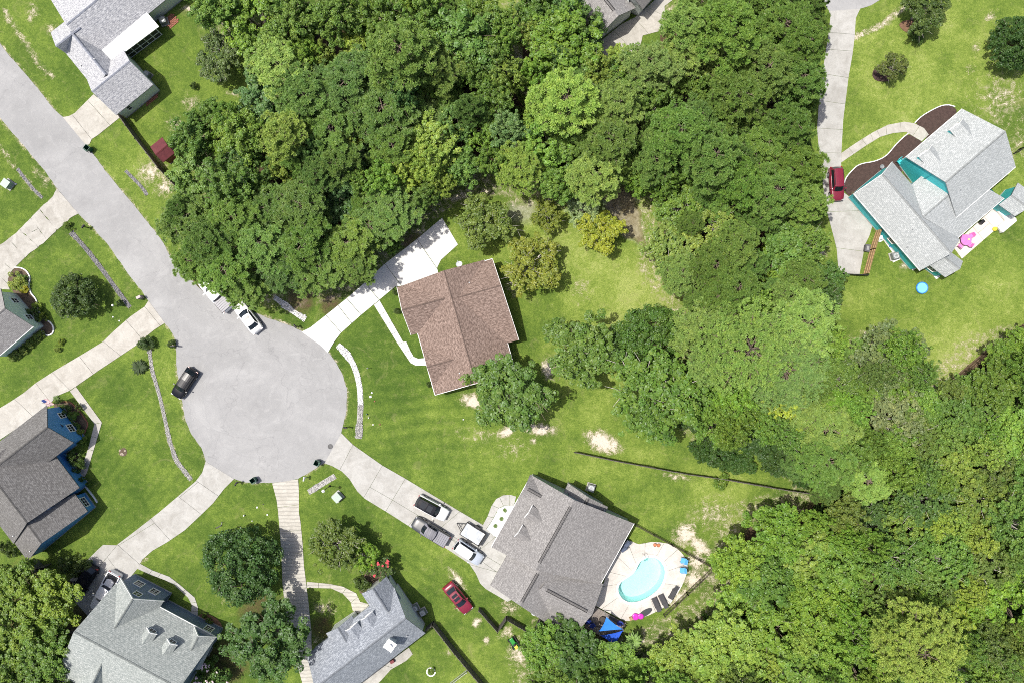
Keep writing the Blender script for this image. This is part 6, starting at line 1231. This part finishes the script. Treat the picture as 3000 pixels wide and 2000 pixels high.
for i in range(72): j=(i+1)%72; bas.poly([(*rim[j],.05),(*rim[i],.05),(*fl_[i],-1.35),(*fl_[j],-1.35)])
bas.prism(fl_, -1.45, -1.34); bas.build('basin', pm('pool_plaster',(.80,.88,.86),.6,.05,1.0), deck)
pw = MB(); pw.poly([(*p,-.02) for p in rim]); tag(pw.build('pool_water', water_mat('pool_water',(.66,.97,.95), ripple=.10, rscale=2.0)), kind='structure')
# ladder
w = W(*T(14,1222,415)); o = thing('pool_ladder', 'chrome hand rail at the shallow end of the pool', 'ladder', (w.x,w.y,.1), -1.25)
for s in (-1,1): MB().tube([(-.7,s*.2,0),(-.6,s*.2,.7),(-.1,s*.2,.85),(.3,s*.2,.5),(.4,s*.2,-.5)],.025,8).build('hand_rail', M['chrome'], o, False)
for z_ in (-.2,-.45): MB().bar((.4,-.2,z_),(.4,.2,z_),.05).build('step', M['chrome'], o, False)
def lounger(c, d, label, flat=False):
    w = W(c[0],c[1],.3); o = thing('sun_lounger', label, 'lounger', (w.x,w.y,.10), math.atan2(-d[1],d[0])); dk = pm('lounger_dark',(.055,.055,.06),.7)
    MB().box((-.25,0,.32),(1.3,.62,.05)).build('seat', dk, o, False)
    b = MB(); b.poly([(.42,-.31,.36),(1.0,-.31,.66),(1.0,.31,.66),(.42,.31,.36)]); b.poly([(.42,.31,.31),(1.0,.31,.61),(1.0,-.31,.61),(.42,-.31,.31)]); b.build('backrest', dk, o, False)
    f = MB()
    for s in (-1,1): f.bar((-.95,s*.35,.33),(.5,s*.35,.33),.05)
    f.build('frame', M['black'], o, False)
    for x in (-.8,.4):
        for s in (-1,1): MB().bar((x,s*.33,0),(x,s*.33,.32),.05).build('leg', M['black'], o, False)
lounger(T(14,1325,838), (45,105), 'dark lounger nearest the oval black board on the pool deck'); lounger(T(14,1388,808), (45,90), 'dark lounger between the other loungers on the pool deck'); lounger(T(14,1482,738), (40,-75), 'dark lounger beside the white pole on the pool deck')
w = W(*T(14,1505,745),.1); MBp = MB().tube([W(*T(14,1455,830),.25),W(*T(14,1562,665),.25)],.05,8); tag(MBp.build('white_pole', M['white_metal']), 'long white pole lying at the edge of the pool deck', 'pole')
def patio_chair(c, ang, col, label, z=.1, name='patio_chair', group=None, s=1.0):
    w = W(c[0],c[1],.4); o = thing(name, label, 'chair', (w.x,w.y,z), ang, group); o.scale = (s,s,s)
    b = MB(); b.box((0,0,.42),(.55,.55,.07)); bevel_obj(b.build('seat', col, o, False),.03); 
    b = MB(); b.poly([(-.26,-.28,.45),(-.38,-.28,.95),(-.38,.28,.95),(-.26,.28,.45)]); b.poly([(-.21,.28,.45),(-.33,.28,.95),(-.33,-.28,.95),(-.21,-.28,.45)]); b.poly([(-.38,-.28,.95),(-.33,-.28,.95),(-.33,.28,.95),(-.38,.28,.95)]); b.build('backrest', col, o, False)
    for sx in (-1,1):
        MB().bar((-.3,sx*.3,.62),(.25,sx*.3,.62),.06,.04).build('armrest', col, o, False)
        for x in (-.24,.24): MB().bar((x,sx*.26,0),(x,sx*.26,.42),.04).build('leg', M['galv'], o, False)
    return o
BLU = pm('blue_fabric',(.10,.36,.62),.7); DBL = pm('deep_blue_fabric',(.02,.05,.30),.6); PNK = pm('pink_plastic',(.72,.20,.50),.45); TEALP = pm('teal_plastic',(.06,.50,.52),.5)
patio_chair(T(14,1570,438), 2.9, BLU, 'light blue folding chair at the curved pool deck edge, nearer the fence corner', s=1.25); patio_chair(T(14,1562,525), 3.2, BLU, 'light blue folding chair at the curved pool deck edge, below the other', s=1.25)
# float, board
w = W(*T(14,1155,957),.2); o = MB(); o.lathe((w.x-.3,w.y,.10),[(.42,0),(.5,.1),(.42,.2),(.2,.16)],16); o.lathe((w.x+.42,w.y+.05,.10),[(.36,0),(.43,.1),(.36,.2),(.16,.16)],16); tag(o.build('pool_float', pm('magenta_vinyl',(.55,.04,.42),.3),None,True,True), 'magenta inflatable pool float on the deck edge', 'pool float')
w = W(*T(14,1225,922),.2); o = MB(); pts=[(.85*math.cos(t)*1.25,.34*math.sin(t)*1.2) for t in np.linspace(0,6.283,25)[:-1]]; an=.55; pts=[(w.x+x*math.cos(an)-y*math.sin(an),w.y+x*math.sin(an)+y*math.cos(an)) for x,y in pts]; o.prism(pts,.11,.22); ob=o.build('swim_board', pm('board_black',(.045,.05,.055),.5)); bevel_obj(ob,.04,3); tag(ob, 'black oval board lying beside the magenta float', 'board')
for c,lb in ((T(14,1055,285),'dark blue covered grill against the large grey house wall'),(T(14,1025,328),'black covered grill below the blue one on the pool deck')):
    w = W(c[0],c[1],.6); o = thing('covered_grill', lb, 'grill', (w.x,w.y,.1), .6); mt = pm('grill_cover_'+lb[:5],(.07,.09,.14) if 'blue' in lb else (.03,.035,.035),.7,.3); b=MB(); b.box((0,0,.5),(1.0 if 'blue' in lb else .8,.65,.9)); bevel_obj(b.build('cover', mt, o, False),.12,3); MB().box((.0,0,.98),(.6,.45,.14)).build('hood', mt, o, False); MB().bar((-.35,.36,.75),(.35,.36,.75),.04).build('handle', M['galv'], o, False)
tag(MB().box((W(*T(14,1090,965)).x,W(*T(14,1090,965)).y,.28),(.42,.42,.36),.3).build('planter_box', M['wood_tan']), 'small tan planter box beside the magenta float', 'planter')
w=W(*T(14,1322,292)); o=MB(); o.lathe((w.x-.2,w.y,.1),[(.18,0),(.24,.3),(.2,.3),(.15,.2)],12); o.lathe((w.x+.28,w.y-.05,.1),[(.18,0),(.24,.3),(.2,.3),(.15,.2)],12); tag(o.build('terracotta_pot', pm('terracotta',(.45,.18,.09),.8)), 'terracotta planter pair at the top of the pool deck', 'pot')
# timber deck with shade sails
root = thing('timber_deck', 'weathered grey timber deck at the corner of the large house', 'deck', (*WXY(T(14,860,1000)),0))
dq = [WXY(T(14,*p)) for p in [(770,860),(1040,1010),(920,1200),(660,1040)]]; ux = Vector((dq[1][0]-dq[0][0],dq[1][1]-dq[0][1],0)); vx = Vector((dq[3][0]-dq[0][0],dq[3][1]-dq[0][1],0)); n=int(ux.length/.17)
for k in range(n):
    a = Vector((*dq[0],0))+ux*(k/n); b_ = Vector((*dq[0],0))+ux*((k+.93)/n); MB().prism([(a.x,a.y),(b_.x,b_.y),((b_+vx).x,(b_+vx).y),((a+vx).x,(a+vx).y)],.30,.34).build('board', M['deck_wood'], root)
for q in dq: MB().box((q[0],q[1],.1),(.14,.14,.4)).build('post', M['deck_wood'], root)
st_ = MB()
for k in range(5): c0 = W(*T(14,905+26*k,955+16*k)); st_.box((c0.x,c0.y,.40+.002*k),(.30,1.0,.05),.95)
st_.build('step', pm('dark_step',(.07,.07,.075),.7), root)
def sail(name, label, corners, col, belly=.12):
    A,B_,C_ = [W(*p[:2], p[2]) for p in corners]; cen=(A+B_+C_)/3; n=12; v=[]; idx={}
    for i in range(n+1):
        for j in range(n+1-i):
            a,b,c = i/n, j/n, 1-i/n-j/n; p=A*a+B_*b+C_*c; pull=4*(a*b+b*c+c*a)*0+ (a*b*(1-c)**2+b*c*(1-a)**2+c*a*(1-b)**2)*4
            e = (p-cen); edge = max(0,1-6*min(a,b,c)); p2 = p-e*belly*edge*min(1,pull*1.2)+Vector((0,0,.12*pull-.1)); idx[i,j]=len(v); v.append(tuple(p2))
    tr_=[(idx[i,j],idx[i+1,j],idx[i,j+1]) for i in range(n) for j in range(n-i)]+[(idx[i+1,j],idx[i+1,j+1],idx[i,j+1]) for i in range(n) for j in range(n-i-1)]
    o = thing(name, label, 'shade sail', (cen.x,cen.y,.34)); off=Vector((cen.x,cen.y,.34)); me=np_mesh('cloth', [tuple(Vector(q)-off) for q in v], tris=tr_); me.polygons.foreach_set('use_smooth', np.ones(len(me.polygons),bool)); link('cloth', me, col, o)
    for p in (A,B_,C_): MB().tube([(p.x,p.y,0),(p.x,p.y,p.z+.1)],.05,8).build('post', M['galv'], o)
    return o
SAIL = pm('sail_blue',(.025,.19,.62),.75,.12,3); SAIL2 = pm('sail_blue_deep',(.012,.08,.50),.75,.12,3)
sail('shade_sail', 'bright blue triangular shade sail over the timber deck', [(*T(14,868,958),2.6),(*T(14,1020,1075),2.4),(*T(14,795,1095),2.3)], SAIL); sail('shade_sail', 'deep blue triangular shade sail touching the trees', [(*T(14,1022,1085),2.2),(*T(14,808,1130),2.1),(*T(14,950,1225),2.2)], SAIL2)
w=W(*T(14,830,993),.8); o=thing('fire_pit','round dark fire pit on the timber deck','fire pit',(w.x,w.y,.34)); MB().lathe((0,0,0),[(.35,0),(.5,.35),(.52,.5),(.46,.5),(.40,.3)],18).build('bowl', pm('rust_iron',(.09,.065,.05),.8,.3), o, False); MB().lathe((0,0,.46),[(.45,0),(.2,.06),(.02,.08)],18).build('mesh_cover', pm('iron_mesh',(.06,.055,.05),.8,.3), o, False)
for x,y,lb in ((697,1002,'deep blue barrel chair on the deck, nearest the roof'),(738,1040,'deep blue barrel chair on the deck beside the sail'),(990,1020,'deep blue barrel chair at the far corner of the deck')):
    w=W(*T(14,x,y),.7); o=thing('barrel_chair',lb,'chair',(w.x,w.y,.34)); MB().lathe((0,0,0),[(.28,0),(.36,.4),(.36,.42),(.05,.43)],14).build('seat', DBL, o, False); b=MB(); 
    for k in range(8): t=math.pi*(.1+.8*k/7); b.bar((.36*math.cos(t),.36*math.sin(t),.35),(.40*math.cos(t),.40*math.sin(t),.8),.13)
    b.build('backrest', DBL, o, False)
# ================================================================ teal house garden things
w=W(*T(7,1818,638),.7); o=thing('round_table','bright pink round table on the teal house patio','table',(w.x,w.y,.07)); MB().lathe((0,0,.70),[(.72,0),(.75,.02),(.72,.05),(.02,.055)],24).build('table_top', PNK, o, False); MB().lathe((0,0,0),[(.3,0),(.28,.04),(.05,.08),(.05,.70)],12).build('pedestal', PNK, o, False)
for x,y,a in ((1860,600,0.6),(1845,680,-.6),(1762,695,-2.3),(1782,615,2.7)): patio_chair(T(7,x,y), a+math.pi, PNK, 'bright pink chair drawn up to the round pink table', .07, group='pink patio chairs')
tag(MB().box((W(*T(7,1842,632),.8).x,W(*T(7,1842,632),.8).y,.86),(.26,.2,.14),.4).build('table_centrepiece', pm('cream_yellow',(.75,.66,.30),.6)), 'small cream-yellow ornament on the pink table', 'ornament')
w=W(*T(7,2135,455),.4); o=thing('corner_sofa','white L-shaped outdoor sofa on the teal house patio','sofa',(w.x,w.y,.07), .70)
WS = pm('sofa_white',(.74,.74,.72),.7,.05); 
for c_,d_ in (((.15,-.85,.3),(2.3,.85,.42)),((.90,.35,.3),(.85,1.6,.424))): bevel_obj(MB().box(c_,d_).build('seat', WS, o, False),.06,3)
for c_,d_ in (((.15,-1.32,.45),(2.5,.2,.72)),((1.40,0,.45),(.2,2.5,.724))): bevel_obj(MB().box(c_,d_).build('backrest', WS, o, False),.05,3)
w=W(*T(7,2072,540)); MBp=MB().lathe((w.x,w.y,.07),[(.24,0),(.30,.2),(.26,.4),(.03,.42)],14); tag(MBp.build('pouf', pm('yellow_fabric',(.70,.58,.06),.8),None,True,True), 'yellow pouf beside the white corner sofa','pouf')
w=W(*T(7,1945,478)); tag(MB().box((w.x,w.y,.40),(.55,.42,.66),.75).build('storage_box', M['black']), 'black box against the teal house patio wall','box')
w=W(*T(7,905,715),.3); o=thing('deck_box','grey lidded storage bin by the tan fence','box',(w.x,w.y,.055), -.15); bevel_obj(MB().box((0,0,.3),(.62,.95,.6)).build('body', pm('bin_grey',(.06,.06,.065),.5), o, False),.05,2); MB().box((0,0,.62),(.66,1.0,.05)).build('lid', pm('bin_lid',(.11,.11,.115),.5), o, False); MB().box((0,0,.65),(.3,.55,.02)).build('lid_panel', pm('bin_panel',(.30,.30,.30),.5), o, False)
w=W(*T(7,1410,1078)); o=thing('paddling_pool','round blue paddling pool on the teal house lawn','paddling pool',(w.x,w.y,0)); MB().lathe((0,0,0),[(.76,0),(.84,.12),(.80,.26),(.72,.26),(.68,.10),(.02,.08)],28).build('ring', pm('pool_blue_vinyl',(.03,.20,.62),.35), o, False, True); MB().lathe((0,0,.17),[(.70,0),(.02,.004)],28).build('water', pm('paddling_water',(.20,.55,.85),.08,.05), o, False)
w=W(*T(7,1122,692)); tag(MB().lathe((w.x,w.y,.05),[(.22,0),(.26,.35),(.22,.35),(.18,.1)],14).build('blue_tub', pm('tub_blue',(.04,.22,.66),.4)), 'small blue tub beside the teal wall','tub')
w=W(*T(7,1020,620),.3); tag(MB().box((w.x,w.y,.35),(.7,.5,.6),.3).build('meter_cabinet', M['white_trim']), 'white cabinet at the corner of the teal house fence','cabinet')
w=W(*T(3,1205,1490),.4); patio_chair(T(3,1205,1490), -.9, TEALP, 'teal garden chair on the teal house porch', .07, s=1.2)
w=W(*T(3,1035,1540)); tag(MB().lathe((w.x,w.y,.05),[(.2,0),(.3,.4),(.25,.4),(.15,.3)],12).build('planter_pot', M['galv']), 'grey pot in the mulch below the porch','pot')
w=W(*T(7,768,218)); tag(MB().lathe((w.x,w.y,.05),[(.2,0),(.3,.4),(.25,.4),(.15,.3)],12).build('planter_pot', M['soil']), 'brown pot at the corner of the teal garage','pot')
# edging
def edging(name,label,pts,mat,w_=.16,h=.16,sm=2,step=.45):
    pl = smooth_line([WXY(p) for p in pts], sm); o = thing(name,label,'edging',(pl[0][0],pl[0][1],0)); cum=0
    pts3=[Vector((*p,h/2)) for p in pl]; out=[pts3[0]]
    for p in pts3[1:]:
        while (p-out[-1]).length>step: out.append(out[-1]+(p-out[-1]).normalized()*step)
    for a,b in zip(out[:-1],out[1:]): d=(b-a); MB().bar(a+d*.03,b-d*.03,w_,h).build('kerb_stone', mat, o)
edging('bed_edging','white kerb winding round the mint house flower bed',TS(4,[(140,890),(210,893),(262,935),(285,990),(262,1045),(275,1100),(300,1145),(345,1185),(348,1260),(370,1325),(415,1370),(470,1385),(502,1440),(492,1500),(450,1518),(400,1505),(372,1450)]),M['white_trim'])
edging('bed_edging','white kerb along the curving mulch bed below the walk',TS(3,[(1285,1228),(1215,1285),(1145,1360),(1085,1440),(970,1492),(830,1508),(770,1568)])+TS(7,[(715,60),(690,130),(692,190)]),M['white_trim'],.12)
edging('bed_edging','white kerb along the mulch bed above the walk',TS(3,[(1345,1132),(1400,1075),(1500,1015),(1590,972),(1665,965),(1715,985)]),M['white_trim'],.12)
edging('bed_edging','red brick edging of the bed under the blue gable',TS(8,[(540,558),(600,548),(655,553),(720,620),(812,742),(805,780),(780,830),(775,860)]),M['brick'],.12,.12,1,.3)
edging('bed_edging','white stone edging along the lower blue house bed',TS(8,[(790,1330),(830,1380),(870,1430),(900,1480)]),M['white_trim'],.2,.16,1,.3)
# gravel in the ditches
def stones(name,label,pl,w_,n,size,mat,seed):
    r=np.random.default_rng(seed); P=[WXY(p) for p in pl]; seg=[math.hypot(P[i+1][0]-P[i][0],P[i+1][1]-P[i][1]) for i in range(len(P)-1)]; cs=np.cumsum([0]+seg); t=r.random(n)*cs[-1]; k=np.clip(np.searchsorted(cs,t)-1,0,len(seg)-1)
    P=np.array(P); f=((t-cs[k])/np.array(seg)[k])[:,None]; d=(P[k+1]-P[k])/np.array(seg)[k][:,None]; nn=np.c_[-d[:,1],d[:,0]]; off=r.uniform(-1,1,n)*w_*(.6+.8*vnoise(t,t*0,1.7,seed)); xy=P[k]+(P[k+1]-P[k])*f+nn*off[:,None]
    z=ground_z(xy[:,0],xy[:,1]); s=size*r.uniform(.5,1.3,n); base=np.array([(1,0,0),(0,1,0),(-1,0,0),(0,-1,0),(0,0,.7),(0,0,-.5)]); v=base[None]*s[:,None,None]*r.uniform(.65,1.25,(n,6,1)); a=r.random(n)*6.28; c,s_=np.cos(a)[:,None],np.sin(a)[:,None]; X=v[:,:,0]*c-v[:,:,1]*s_; Y=v[:,:,0]*s_+v[:,:,1]*c
    V=np.stack([X+xy[:,0:1],Y+xy[:,1:2],v[:,:,2]+(z+s*.25+r.random(n)*.05)[:,None]],-1).reshape(-1,3); tr=np.array([(0,1,4),(1,2,4),(2,3,4),(3,0,4),(1,0,5),(2,1,5),(3,2,5),(0,3,5)]); F=(tr[None]+np.arange(n)[:,None,None]*6).reshape(-1,3)
    tag(link(name, np_mesh(name,V,tris=F), mat), label, 'gravel', kind='stuff')
    sl=smooth_line([tuple(p) for p in P],2); rb=[]; 
    for i,p in enumerate(sl):
        a=sl[max(0,i-1)]; b=sl[min(len(sl)-1,i+1)]; dx,dy=b[0]-a[0],b[1]-a[1]; l_=math.hypot(dx,dy); nx,ny=-dy/l_,dx/l_
        for q in (-1,-.3,.3,1): x,y=p[0]+nx*q*w_*.95,p[1]+ny*q*w_*.95; rb.append((x,y,float(ground_z(x,y))+.03))
    tag(link('gravel_bed', np_mesh('gravel_bed',rb,quads=[(i*4+j,i*4+j+1,i*4+j+5,i*4+j+4) for i in range(len(sl)-1) for j in range(3)]), mat), kind='structure')
RW=pm('white_rock',(.74,.735,.72),.85,.15,6,fine=.4); RG=pm('grey_gravel',(.27,.265,.27),.9,.3,6,fine=.4); RM=pm('mixed_gravel',(.42,.41,.39),.9,.35,6,fine=.4)
stones('white_rocks','white rocks filling the ditch beside the round street end',DITCHES[3][0][:6],.40,1700,.10,RW,1); stones('grey_rocks','grey rocks filling the lower end of the white ditch',DITCHES[3][0][5:],.42,620,.10,RM,2); stones('white_rocks','white rocks filling the short ditch under the pines',DITCHES[4][0],.36,520,.10,RW,3)
stones('grey_gravel','dark grey gravel filling the ditch by the mint house',DITCHES[1][0],.30,1700,.075,RG,4); stones('mixed_gravel','pale grey gravel filling the long ditch by the blue house',DITCHES[2][0],.26,1500,.085,RM,5); stones('grey_gravel','sparse gravel in the short swale near the lamp post',DITCHES[5][0],.4,160,.08,RM,6)
stones('grey_gravel','grey gravel in the ditch below the transformer box',DITCHES[7][0],.22,220,.07,RG,7); stones('grey_gravel','grey gravel in the ditch beside the dark board fence',DITCHES[8][0],.22,240,.07,RG,8)
# brick bits by the pale-roofed house
def brickpatch(label,c,nx,ny,ang):
    w=W(*c); o=thing('brick_paving',label,'paving',(w.x,w.y,0),ang); me=None
    for i in range(nx):
        for j in range(ny):
            x,y=(i-nx/2)*.42+(.21 if j%2 else 0),(j-ny/2)*.22
            if me is None: ob=MB().box((0,0,.04),(.38,.18,.08)).build('brick',M['brick'],o,False); me=ob.data
            else: ob=link('brick',me,None,o)
            ob.location=(x,y,random.uniform(-.01,.015)); ob.rotation_euler=(0,0,random.uniform(-.08,.08))
brickpatch('patch of loose red bricks behind the white patio cover',T(0,1575,185),4,7,.7); brickpatch('strip of red bricks along the pale-roofed garage wall',T(0,1395,905),5,3,.68)
w=W(*T(0,1495,185)); air_con(T(0,1492,185), .3, 'pale air conditioner behind the white patio cover', .9)
# fan palm, sago, yuccas
def fronds(name,label,c,z,n,ln,wd_,col,up,h,cat='palm',trunk=.12):
    w=W(c[0],c[1],z); o=thing(name,label,cat,(w.x,w.y,0)); r=random.Random(int(c[0])); 
    if h>.1: MB().lathe((0,0,-.05),[(trunk*1.3,0),(trunk,h*.5),(trunk*.9,h)],9).build('trunk',M['bark'],o,False)
    for k in range(n):
        a=k*2.39996; e=up*(1-.7*k/n)+r.uniform(-.1,.1); m_=MB(); L_=ln*r.uniform(.8,1.1); pr=None; dirv=Vector((math.cos(a),math.sin(a),0)); s=Vector((-dirv.y,dirv.x,0)); S=6
        for i in range(S+1):
            t=i/S; p=dirv*L_*t*math.cos(e*.6)+Vector((0,0,h+L_*(math.sin(e)*t-.55*t*t))); ww=wd_*math.sin(math.pi*min(1,.12+.86*t))
            if pr: q0,w0=pr; m_.poly([q0-s*w0+Vector((0,0,w0*.3)),q0,p,p-s*ww+Vector((0,0,ww*.3))]); m_.poly([q0,q0+s*w0+Vector((0,0,w0*.3)),p+s*ww+Vector((0,0,ww*.3)),p])
            pr=(p,ww)
        m_.build('frond',col,o,False)
FR1=pm('frond_light',(.16,.26,.06),.6,.2,4); FR2=pm('frond_dark',(.035,.06,.016),.6,.3,4); FR3=pm('frond_mid',(.10,.16,.04),.6,.2,4)
fronds('fan_palm','pale green fan palm below the deep blue shade sail',T(14,1118,1195),3.0,26,1.35,.22,FR1,.9,2.6); fronds('sago_palm','dark sago palm on the front lawn by the pale gravel ditch',D(318,842),.5,34,1.25,.13,FR2,.7,.35)
for i,(x,y) in enumerate(((2255,60),(2200,125))): fronds('yucca_plant','small spiky plant in the white gravel bed of the large house',T(13,x,y),.2,14,.40,.06,FR3,.8,.06,'plant'); 
fronds('yucca_plant','small spiky plant in the white gravel bed of the large house',T(9,2285,1550),.2,14,.40,.06,FR3,.8,.06,'plant')
for o in list(COL.objects):
    if o.name.startswith('yucca_plant'): o['group']='spiky plants in gravel bed'
fronds('potted_fern','spiky fern at the driveway corner of the blue house',T(8,505,525),.4,18,.55,.07,FR3,.9,.1,'plant')
# blossoms on the crape myrtles
def blossoms(root_label,n,col,size,seed):
    for o in COL.objects:
        if o.get('label')==root_label:
            cr=[c for c in o.children if c.name.startswith('crown')][0]; r=random.Random(seed); vs_=cr.data.vertices; top=sorted(r.sample(range(len(vs_)),min(len(vs_),1200)),key=lambda i:-(vs_[i].co.z+.35*vs_[i].co.to_2d().length))[:n*3]; m_=MB(); sx=o.scale[0]
            for i in r.sample(top,n):
                p=vs_[i].co
                for q in range(6): c=p+Vector((r.uniform(-.1,.1),r.uniform(-.1,.1),r.uniform(0,.1)))/sx*1.2; s_=size/sx; a=r.random()*3; m_.poly([c+Vector((math.cos(a+t)*s_,math.sin(a+t)*s_,.03*(k%2)/sx)) for k,t in enumerate((0,1.57,3.14,4.71))])
            tag(m_.build('blossoms',col,o,False),kind='stuff')
blossoms('crape myrtle with red blossoms near the blue-grey roof',12,pm('blossom_red',(.55,.06,.08),.7),.12,1); blossoms('crape myrtle with pale pink blossoms beside the grey-green roof',34,pm('blossom_pink',(.75,.60,.64),.7),.10,2)
# odds and ends on lawns
w=W(*T(8,1130,1010)); o=MB(); 
for k in range(7): o.lathe((w.x+random.uniform(-.4,.4),w.y+random.uniform(-.4,.4),-.03),[(.18,0),(.14,.12),(.04,.16)],7)
tag(o.build('stone_pile',pm('field_stone',(.36,.30,.24),.9,.3,5)),'small pile of stones on bare spot of the front lawn','stones')
w=W(*T(8,640,720),.4); o=thing('garden_statue','small white and red garden statue under the blue gable','statue',(w.x,w.y,.05)); MB().lathe((0,0,0),[(.2,0),(.16,.3),(.2,.45),(.1,.6)],10).build('body',M['white_trim'],o,False); MB().lathe((0,0,.6),[(.1,0),(.15,.12),(.1,.24),(.02,.28)],10).build('head',M['brick'],o,False)
w=W(*T(4,1062,1240)); o=thing('globe_light','white globe light beside a small shrub on the lawn','garden light',(w.x,w.y,0)); MB().lathe((0,0,0),[(.03,0),(.03,.6)],8).build('stem',M['black'],o,False); MB().lathe((0,0,.58),[(.05,0),(.15,.08),(.17,.17),(.13,.27),(.03,.32)],12).build('globe',M['white_trim'],o,False,True)
w=W(*T(12,2010,130)); o=thing('toy_scooter','dark kick scooter lying on the lawn above the round tree','scooter',(w.x,w.y,.05),.45); MB().box((0,0,.06),(.8,.14,.05)).build('footboard',M['black'],o,False); MB().tube([(.4,0,.08),(.75,.35,.15)],.03,8).build('stem',M['galv'],o,False); MB().tube([(.62,.45,.16),(.88,.25,.16)],.025,8).build('handlebar',M['black'],o,False)
for x in (-.4,.42): MB().tube([(x,-.03,.07),(x,.03,.07)],.09,12).build('wheel',M['rubber'],[q for q in COL.objects if q.name.startswith('toy_scooter')][0],False)
w=W(*T(9,1035,242)); o=thing('stake_light','slim grey stake light on the lawn before the brown-roofed house','garden light',(w.x,w.y,0)); MB().tube([(0,0,0),(.0,0,.9)],.03,8).build('stake',M['galv'],o,False); MB().lathe((0,0,.9),[(.05,0),(.1,.05),(.02,.15)],10).build('cap',M['galv'],o,False)
edging('stone_ring','ring of white stones round a small lawn shrub',[ (T(13,1607,1460)[0]+13*math.cos(t),T(13,1607,1460)[1]+13*math.sin(t)) for t in np.linspace(0,6.283,14)],M['white_trim'],.16,.14,0,.26)
w=W(*T(13,1255,1358)); tag(MB().box((w.x,w.y,.3),(.55,.4,.5),.5).build('storage_chest',pm('chest_maroon',(.18,.035,.04),.5)),'maroon chest on the patio behind the blue-grey roofed house','chest')
